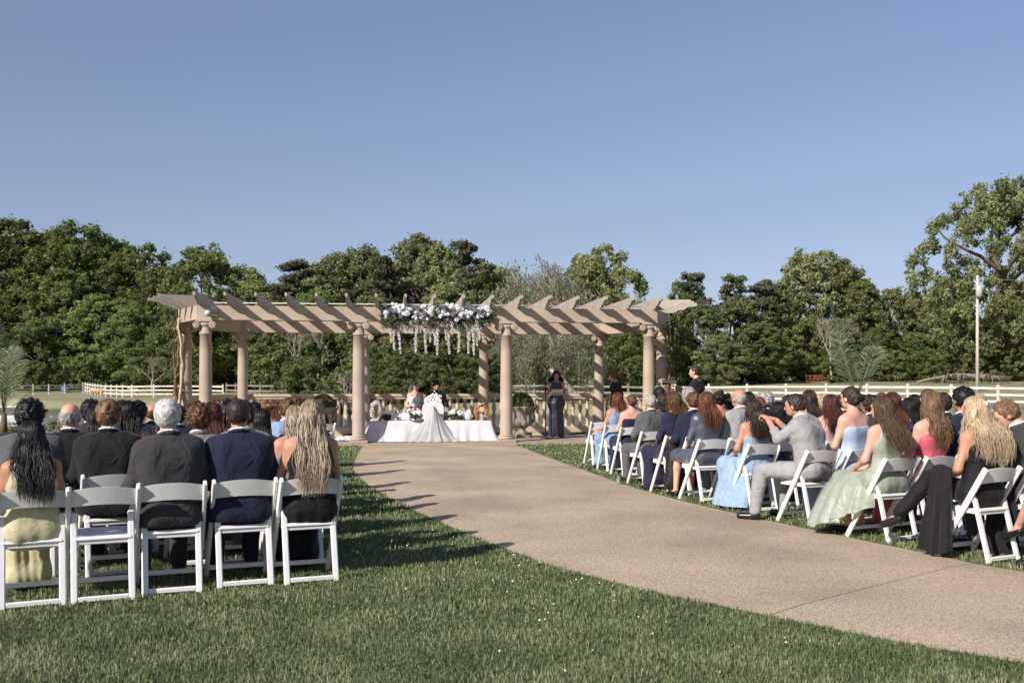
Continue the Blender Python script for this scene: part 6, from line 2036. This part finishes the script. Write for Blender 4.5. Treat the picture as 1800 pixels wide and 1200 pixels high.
# row 1: blonde in black, legs crossed
Jb = pose('f', legs='cross', yaw=0, lean=6)
guest(RW[1] - rgt(25) * .05, 25, 'f', 'woman with big blonde curls in a black strapless outfit seated with crossed legs', 'tan', ('bc', lambda J: hair_long(J, .84, 700, .020, 44, 1.9, 21)), 'blonde',
      [('top', 'x', lambda J: dress_mesh(J, 'strapless', 'none'), C_BLK2), ('trousers', 'x', trousers_mesh, C_BLK2), ('shoe', 'h0', lambda J: shoe_mesh(J, 0, True), M_SHOE), ('shoe', 'h1', lambda J: shoe_mesh(J, 1, True), M_SHOE)], J=Jb, key=False, top=1.36, turn=2)
shawl_me = sheet([(-.05, .10, .06), (-.05, .0, .08), (-.03, -.08, .05)], [(-.13, .16, -.66), (-.10, .02, -.69), (-.05, -.12, -.64)], 3, .022, .0, 30, 14, .012)
shawl_me.name = 'shawl'
for k, (dx, dy, lab) in enumerate(((-.27, .10, 'black shawl hanging to the grass on the path side of the blonde woman'), (.27, -.02, 'black shawl end hanging on the far side of the blonde woman'))):
    o = obj('shawl', shawl_me, C_BLACK, None, RW[1] + rgt(25) * dx + fwd(25) * dy + Vector((0, 0, .72 - .06 * k)), (0, 0, R(25 + 40 * k))); tag(o, lab, 'shawl')
# hair flower
fo = MB()
for k in range(6): fo.blob((math.cos(k) * .014, 0, math.sin(k) * .014), (.012, .006, .012), 6, 5)
o = fo.build('hair_clip', M_ROSE); o.location = RW[1] - rgt(25) * .05 + fwd(25) * .02 - fwd(27) * .122 + Vector((0, 0, 1.315)); tag(o, 'small white flower clip in the blonde curls', 'hair clip')
Jd = pose('m', lean=14, yaw=8, pitch=30, legs='flat')
p = guest(onrow(1, 1.14), 25, 'm', 'man in a dark grey suit seated looking down beside the blonde woman', 'light', 'short', 'lightbrown', suit(C_CHAR), J=Jd, key=False, top=1.38, turn=42)
face(p, Jd, brow=HAIR['lightbrown'])
# row 0, outside the frame but for the legs
Jl = pose('f', legs='crossR', lean=0)
guest(RW[1] - fwd(25) * .98 + rgt(25) * .12, 25, 'f', 'woman in black pumps seated with crossed bare legs at the end of the last row', 'light', 'bob', 'brown', [('dress', 'k', lambda J: dress_mesh(J, 'short', 'knee'), C_WINE), ('shoe', 'h0', lambda J: shoe_mesh(J, 0, True), M_SHOE), ('shoe', 'h1', lambda J: shoe_mesh(J, 1, True), M_SHOE)], J=Jl, key=False, turn=18)
# row 2: sage satin dress with the skirt flaring towards the path
Js = pose('f', legs='flat', lean=4, wr=[A3(-.10, .24, .62), A3(.02, .28, .62)], an=[A3(-.04, .33, .09), A3(.10, .30, .09)])
guest(RW[2], 25, 'f', 'woman in a sage satin dress with long dark wavy hair seated at the path edge', 'light', ('sg', lambda J: hair_long(J, .82, 450, .016, 30, 1.3, 22, over=True)), 'ombre',
      [('dress', 's', lambda J: dress_mesh(J, 'oneshoulder', 'knee', full=.01, amp=.004), C_SAGE),
       ('skirt', 's', lambda J: sheet([(-.17, -.12, .50), (-.19, .10, .58), (-.15, .34, .60), (.02, .49, .57), (.18, .44, .52)], [(-.22, -.14, .32), (-.38, .12, .20), (-.46, .42, .08), (-.24, .60, .14), (.12, .54, .22)], 9, .020, .07), C_SAGE),
       ('shoe', 'h0', lambda J: shoe_mesh(J, 0, True), M_SHOE), ('shoe', 'h1', lambda J: shoe_mesh(J, 1, True), M_SHOE)], J=Js, key=False, top=1.345, turn=2)
guest(onrow(2, 1.08), 25, 'f', 'woman in a rose-pink dress with long brown hair seated next to the sage dress', 'light', 'wavy', 'lightbrown', gown(C_PINK, 'strapless'), 0, top=1.39)
guest(onrow(2, 2.05), 25, 'm', 'man with thick black hair in a navy suit seated beyond the pink dress', 'olive', 'short', 'black', suit(C_NAVY), 0, top=1.45)
# row 3: man in a pale grey suit taking a picture
Jg = pose('m', lean=16, yaw=10, pitch=6, el=[A3(-.24, .17, .86), A3(.20, .20, .84)], wr=[A3(-.10, .38, 1.06), A3(.08, .38, 1.04)],
          kn=[A3(-.20, .40, .52), A3(.16, .38, .52)], an=[A3(-.26, .44, .09), A3(.16, .34, .09)], to=[A3(-.32, .58, .035), A3(.18, .48, .035)])
p = guest(RW[3], 24, 'm', 'man in a pale grey suit with tied-back hair seated taking a picture', 'tan', ('gp', lambda J: hair_bun(J, .04, (0, -.10, .02), 5)), 'dark', suit(C_LGREY), J=Jg, key=False, top=1.40, turn=22, hands=(1.0, 1.0), hd=[A3(.35, .8, .35), A3(-.35, .8, .35)])
face(p, Jg, brow=HAIR['black'])
_rm = Matrix.Rotation(R(56), 4, 'Z'); _o = RW[3] + fwd(24) * .02
def held(root_loc, ang, sc_, pt): return Vector(root_loc) + Matrix.Rotation(R(ang), 3, 'Z') @ (Vector(pt) * sc_)
cm_ = tag(empty('camera_body', held(_o, 46, 1.04, (-.01, .47, 1.10)), R(46)), 'black camera held up by the man in the pale grey suit', 'camera')
MB().box((0, 0, 0), (.145, .06, .085), bev=.012).box((0, 0, .055), (.06, .05, .035), bev=.01).build('housing', M_IRON, cm_)
MB().lathe([(.036, 0), (.040, .02), (.040, .09), (.034, .10), (.03, .06)], 16, (0, .03, -.004), Matrix.Rotation(R(-90), 3, 'X')).build('lens', M_IRON, cm_)
guest(onrow(3, 1.15), 24, 'f', 'woman in an ice-blue strapless dress with a braided dark bun seated behind the photographing man', 'light', 'bun', 'dark', gown(C_ICE, 'strapless'), 0, top=1.43)
guest(headpos(1570, 11.3), 24, 'f', 'woman with long red-brown hair seated beyond the ice-blue dress', 'tan', 'long', 'red', gown(C_MAUVE, 'straps'), 0, top=1.36)
guest(headpos(1597, 12.1), 24, 'f', 'woman with a short black bob seated ahead of the rose-pink dress', 'tan', 'bob', 'black', gown(C_DBLUE), 0, top=1.29)
guest(headpos(1660, 11.4), 24, 'm', 'man with dark hair greying at the temples seated ahead of the thick-haired man', 'tan', 'short', 'dark', suit(C_CHAR), 0, top=1.37)
guest(headpos(1637, 12.3), 24, 'm', 'man with very short brown hair seated ahead of the rose-pink dress', 'light', 'fade', 'brown', suit(C_SLATE), 0, top=1.42)
# row 4: tulle dress
guest(RW[4], 23, 'f', 'girl in a frothy pale blue tulle dress with long dark hair seated', 'tan', ('tu', lambda J: hair_long(J, .86, 340, .012, 26, 1.5, 24)), 'dark',
      [('dress', 't', lambda J: dress_mesh(J, 'straps', 'long', full=.02, amp=.010), C_TULLE),
       ('skirt', 't1', lambda J: sheet([(-.12, -.22, .52), (-.20, .0, .56), (-.18, .25, .57), (.0, .42, .56), (.2, .30, .55)], [(-.20, -.20, .05), (-.29, .06, .04), (-.28, .36, .04), (-.03, .54, .04), (.28, .42, .05)], 13, .026, .06), C_TULLE), ('shoe', 'h0', lambda J: shoe_mesh(J, 0, True), M_SHOE), ('shoe', 'h1', lambda J: shoe_mesh(J, 1, True), M_SHOE)],
      J=pose('f', legs='flat', lean=2), key=False, top=1.28, turn=0)
guest(headpos(1364, 12.2), 23, 'f', 'woman with a dark bob seated just past the raised camera', 'tan', 'bobwave', 'black', gown(C_SLATE), 0, top=1.24)
guest(headpos(1458, 12.3), 23, 'f', 'woman with long curly auburn hair seated beyond the pale grey suit', 'light', 'curls', 'red', gown(C_MAUVE), 0, top=1.33)
guest(headpos(1424, 13.5), 23, 'f', 'woman with straight brown hair seated behind the photographing man', 'light', 'long', 'dark', gown(C_GREEN), 0, top=1.37)
# row 5: sequinned dress
guest(RW[5], 22, 'f', 'woman in a grey sequinned knee-length dress with long auburn hair seated at the path edge', 'light', ('sq', lambda J: hair_long(J, .92, 340, .004, 18, 1.3, 25)), 'auburn',
      [('dress', 'q', lambda J: dress_mesh(J, 'short', 'knee', amp=.002), C_SEQ), ('shoe', 'h0', lambda J: shoe_mesh(J, 0, True), M_SHOE), ('shoe', 'h1', lambda J: shoe_mesh(J, 1, True), M_SHOE)], J=pose('f', legs='flat', an=[A3(-.16, .36, .09), A3(.06, .34, .09)], to=[A3(-.18, .50, .035), A3(.07, .48, .035)], kn=[A3(-.12, .38, .53), A3(.08, .38, .53)]), key=False, top=1.36, turn=0)
R_ = lambda px, py, d, sex, lab, sk, hr, hc, of, yaw=0, ang=20: guest(headpos(px, d, ang), ang, sex, lab, sk, hr, hc, of, yaw, top=crown(py, d))
R_(1298, 684, 12.9, 'm', 'balding grey-haired man in a pale grey suit seated next to the sequinned dress', 'tan', 'ring', 'grey', suit(C_LGREY), 0, 22)
R_(1347, 690, 13.4, 'm', 'man with curly grey hair and glasses seated beyond the balding man', 'light', 'curly', 'grey', suit(C_SLATE), 0, 22)
R_(1485, 694, 13.8, 'm', 'man with a neat dark fade in a grey suit seated ahead of the ice-blue dress', 'olive', 'fade', 'dark', suit(C_GREY))
R_(1494, 686, 15.0, 'm', 'black-haired man seated ahead of the man with the neat fade', 'olive', 'short', 'black', suit(C_BLACK))
R_(1320, 692, 14.6, 'f', 'woman with dark shoulder-length hair seated beyond the balding man', 'tan', 'bob', 'black', gown(C_NAVY))
R_(1382, 697, 14.2, 'f', 'woman with black hair seated beside the raised camera of the photographing man', 'tan', 'bob', 'dark', gown(C_WINE))
# row 6: black fur coat over the chair
guest(RW[6], 20, 'f', 'woman in a navy lace dress with wavy brown hair seated against the fur coat', 'light', 'bobwave', 'brown', gown(C_LACE, 'sleeved'), 0, top=1.345)
fc = SDF(); fc.cap((-.16, -.285, .68), (.16, -.285, .68), .055, None, .05).cap((-.17, -.30, .62), (-.20, -.32, .16), .075, .10, .08).cap((.15, -.30, .62), (.18, -.32, .2), .07, .09, .08).cap((0, -.31, .6), (0, -.34, .14), .08, .10, .08)
fc.noise(lambda X, Y, Z: .006 * np.sin(X * 130 + 2 * np.sin(Z * 60)) * np.sin(Z * 90 + 2 * np.sin(X * 70)) + .010 * np.sin(X * 24 + 2 * np.sin(Z * 5)))
v_, q_ = fc.run(.0125); o = obj('fur_coat', np_mesh('fur_coat', v_, q_), mat('black_fur', lin((14, 13, 14)), lin((28, 25, 25)), scale=40, rough=.6, sheen=.15), None, RW[6], (0, 0, R(20))); tag(o, 'long black fur coat hung over the back of a folding chair', 'coat')
R_(1263, 690, 14.0, 'f', 'woman with black hair pinned in an updo seated beyond the sequinned dress', 'olive', 'updo', 'black', gown(C_NAVY, 'straps'))
R_(1283, 699, 14.3, 'f', 'woman with a low dark bun seated right of the pinned black updo', 'tan', 'bun', 'dark', gown(C_BLACK))
R_(1209, 684, 14.9, 'f', 'woman with wavy grey-blonde hair seated ahead of the fur coat', 'light', 'bobwave', 'grey', gown(C_MAUVE))
R_(1247, 683, 15.6, 'm', 'man with thinning grey hair seated ahead of the auburn-haired woman', 'light', 'thin', 'grey', suit(C_LBS))
for px, py, d, sx, lab, sk, hr, hc, of in (
        (1222, 690, 13.2, 'm', 'man with brown hair seated between the lace dress and the sequinned dress', 'light', 'short', 'brown', suit(C_NAVY)),
        (1332, 700, 12.3, 'f', 'woman with a brown bun seated beside the tulle dress', 'tan', 'bun', 'brown', gown(C_BLUE)),
        (1410, 700, 14.6, 'm', 'man with grey hair in a pale jacket seated far beyond the photographing man', 'light', 'short', 'grey', suit(C_PLAID)),
        (1440, 694, 15.4, 'f', 'woman with a blonde bob seated ahead of the auburn curls', 'light', 'bob', 'blonde', gown(C_GREEN)),
        (1535, 697, 12.6, 'm', 'man with curly dark hair seated ahead of the sage dress', 'olive', 'curly', 'dark', suit(C_CHAR)),
        (1552, 690, 14.4, 'm', 'man with short brown hair in a navy suit near the potted palm', 'light', 'fade', 'brown', suit(C_NAVY)),
        (1612, 696, 14.0, 'f', 'woman with long black hair seated beyond the short black bob', 'olive', 'long', 'black', gown(C_WINE)),
        (1690, 696, 13.2, 'f', 'woman with a chestnut bob seated far beyond the blonde curls', 'light', 'bob', 'auburn', gown(C_SLATE)),
        (1725, 690, 12.4, 'm', 'man with grey temples in black seated beyond the man looking down', 'tan', 'thin', 'grey', suit(C_BLACK)),
        (1170, 694, 15.9, 'f', 'woman with dark wavy hair seated beside the slicked black hair', 'tan', 'bobwave', 'dark', gown(C_NAVY))):
    R_(px, py, d, sx, lab, sk, hr, hc, of)
# rows 7 to 10
guest(RW[7], 18, 'm', 'bald-cropped man in a dark grey suit seated at the path edge', 'tan', 'fade', 'grey', suit(C_GREY), 0, top=crown(694, 14.6))
R_(1159, 681, 16.8, 'm', 'man with slicked black hair in a charcoal jacket seated beyond the bald-cropped man', 'olive', 'short', 'black', suit(C_CHAR), 0, 16)
guest(RW[8], 16, 'f', 'woman with a brown bun in a dotted navy strapless dress seated near the front', 'light', 'bun', 'brown', gown(C_DOT, 'strapless'), 0, top=crown(695, 16.1))
dots = MB(); drg = random.Random(2)
guest(RW[9], 14, 'f', 'woman with a brown bob in a light blue one-shoulder dress seated near the front', 'tan', 'bob', 'auburn', gown(C_BLUE, 'oneshoulder'), 0, top=crown(692, 17))
R_(1098, 700, 17.6, 'f', 'woman with short blonde hair seated between the bob and the brown bun', 'light', 'bob', 'blonde', gown(C_GREY), 0, 14)
chair(RW[10], R(12), 'empty white folding chair carrying a straw bag at the front of the right block')
bg_ = SDF(); bg_.ell((0, 0, .07), (.17, .09, .08), .03).cap((-.1, 0, .12), (0, 0, .20), .012, None, .01).cap((0, 0, .20), (.1, 0, .12), .012, None, .01).cut((0, 0, -1), (0, 0, 0))
v_, q_ = bg_.run(.014); o = obj('straw_bag', np_mesh('straw_bag', v_, q_), mat('straw', lin((206, 178, 132)), lin((170, 140, 98)), scale=40, rough=.9), None, RW[10] + Vector((0, 0, .452)), (0, 0, .3)); tag(o, 'small straw bag lying on the empty front chair', 'bag')

# ================================================================ the couple
CZ = .042
Jw = pose('f', yaw=42, pitch=4, wr=[A3(.02, .34, .70), A3(-.04, .34, .68)])
bp = pw(-.40, 1.38, CZ + .085)
bride = person('bride in a strapless white gown and veil seated behind the table turning to the groom', bp, R(187), Jw, 'light', ('br', lambda J: hair_bun(J, .05, (0, -.11, .0), 6)), 'dark',
               [('gown', 'b', lambda J: dress_mesh(J, 'strapless', 'long', full=.05), cloth('bridal_white', (216, 215, 217), .45))], 1.03)
face(bride, Jw)
nv, V, Q = 16, [], []
for j in range(19):
    t = j / 18
    for i in range(nv):
        a = math.pi * (1.10 + .80 * i / (nv - 1)) + .3
        rr = .095 + .10 * t + .05 * t * math.sin(i * 1.9)
        V.append((math.cos(a) * rr * (1 + .5 * t) + .03, -.085 + math.sin(a) * rr * .9 - .05 * t, 1.325 - t * .95 + .05 * math.sin(a)))
for j in range(18):
    for i in range(nv - 1): Q.append((j * nv + i, j * nv + i + 1, (j + 1) * nv + i + 1, (j + 1) * nv + i))
obj('veil', np_mesh('veil', V, Q), mat('veil_tulle', lin((238, 238, 244)), rough=.9, alpha=.42, transl=.3), bride)
tp_ = [hp(Jw, math.cos(a) * .078, .01 + math.sin(a) * .06, .075 + math.sin(a) * .02) for a in np.linspace(0, math.pi, 9)]
tb_ = MB().tube(tp_, .006, 6)
for k, q in enumerate(tp_[1:-1]): tb_.blob(tuple(np.array(q) + (0, 0, .012)), .009, 6, 5)
tb_.build('tiara', M_SILV, bride)
Jm = pose('m', pitch=22, yaw=4, lean=4)
gp_ = pw(.14, 1.42, CZ + .085)
groom = person('groom with a dark beard in a black tuxedo seated behind the table looking down', gp_, R(187), Jm, 'tan', HS['short'], 'black', suit(C_BLACK), 1.04)
face(groom, Jm, beard=HAIR['black'])
s = SDF(); s.ell(Jm['chest'] + (0, .118, .06), (.055, .035, .10), .02); v_, q_ = s.run(.012); obj('shirt_front', np_mesh('shirt_front', v_, q_), M_SHIRT, groom)
n0 = Jm['neck0'] + (0, .075, .012)
MB().blob(n0 + (-.028, 0, 0), (.026, .012, .018), 8, 6).blob(n0 + (.028, 0, 0), (.026, .012, .018), 8, 6).blob(n0, (.010, .014, .011), 8, 6).build('bow_tie', M_IRON, groom)
for k in range(3): obj('boutonniere', ROSES[k], M_ROSE, groom, tuple(Jm['chest'] + A3(-.085 - .03 * (k - 1), .135, .075 + .02 * (k % 2))), (R(-80), 0, 0), .026)
for nm, p_ in (('left of the pair, under the bride', bp), ('right of the pair, under the groom', gp_)):
    st = tag(empty('stool', (p_.x, p_.y, .041), R(7)), 'white padded stool hidden behind the table under the ' + nm.split()[-1], 'stool')
    MB().box((0, .03, .49), (.42, .40, .075), bev=.025).build('cushion', M_CLOTH, st)
    for sx in (-1, 1):
        for sy in (-1, 1): MB().box((sx * .17, .03 + sy * .16, .226), (.035, .035, .45)).build('leg', M_MIR, st)

# ================================================================ standing figures
Jr = pose('f', stand=True, pitch=10, el=[A3(-.235, .02, 1.12), A3(.235, .02, 1.12)], wr=[A3(-.12, .24, 1.14), A3(.12, .24, 1.14)])
rp = gp(978, 769, .04); rp.z = .041
reader = person('woman in a long navy halter gown reading from a sheet at the microphone', rp, R(180), Jr, 'tan', ('rd', lambda J: hair_long(J, 1.36, 300, .016, 60, 1.6, 31, tip=1.0, grow=.030)), 'black',
                [('dress', 'r', lambda J: dress_mesh(J, 'sleeveless', 'long', full=.0), cloth('gown_navy', (26, 29, 52), .5, 1.0)), ('shoe', 'h0', lambda J: shoe_mesh(J, 0, True), M_SHOE), ('shoe', 'h1', lambda J: shoe_mesh(J, 1, True), M_SHOE)], 1.03, hands=(.9, .9), hd=[A3(.7, .6, 0), A3(-.7, .6, 0)])
face(reader, Jr)
sheet = MB().box((0, 0, 0), (.30, .21, .012), Matrix.Rotation(R(-40), 3, 'X')).build('reading_folder', M_MIR)
sheet.location = held(rp, 180, 1.03, (0, .30, 1.17)); tag(sheet, 'white reading folder with a red motif held by the woman at the microphone', 'folder')
mo = MB().box((.02, .05, -.032), (.10, .09, .002), Matrix.Rotation(R(-40), 3, 'X') ).build('motif', mat('folder_red', lin((176, 74, 70)), rough=.7), sheet)
Jc = pose('f', stand=True, pitch=22, yaw=0, lean=6)
cp_ = gp(1084, 766.5, .04); cp_.z = .041
curly = person('woman with piled golden-brown curls and sunglasses in a dark floral top standing by the balustrade', cp_, R(118), Jc, 'light', ('cu', lambda J: hair_short(J, 'mop')), 'ginger',
               gown(cloth('dark_floral', (52, 40, 50)), 'sleeved', 'long'), 1.03)
face(curly, Jc, shades=True)
Jv = pose('m', stand=True, yaw=0, pitch=4, el=[A3(-.24, .14, 1.16), A3(.22, .14, 1.14)], wr=[A3(-.09, .36, 1.33), A3(.07, .34, 1.30)])
vd = 20.5; vp = Vector(((1224 - 900) / FPX * vd, vd, 0))
video = person('man in a black shirt standing behind the guests filming with a rigged camera', vp, R(68), Jv, 'light', HS['fade'], 'dark', [('shirt', 0, jacket_mesh, C_BLACK), ('trousers', 0, trousers_mesh, C_BLACK), ('shoe', 0, lambda J: shoe_mesh(J, 0), M_SHOE), ('shoe', 1, lambda J: shoe_mesh(J, 1), M_SHOE)], 1.06, hands=(.9, .9))
face(video, Jv)
vc = tag(empty('video_camera', held(vp, 68, 1.06, (-.01, .44, 1.42)), R(68)), 'black rigged video camera held at face height by the standing man', 'video camera')
MB().box((0, 0, 0), (.11, .15, .10), bev=.012).box((0, .02, .09), (.04, .12, .04), bev=.01).build('housing', M_IRON, vc)
MB().lathe([(.038, 0), (.045, .03), (.045, .12), (.06, .16), (.055, .17)], 16, (0, .07, 0), Matrix.Rotation(R(-90), 3, 'X')).build('lens', M_IRON, vc)
MB().tube([(0, -.02, -.05), (0, -.02, -.30)], .014, 8).build('grip', M_GREY, vc)
MB().tube([(0, -.05, -.10), (.05, -.30, -.22)], .010, 6).build('strut', M_GREY, vc)
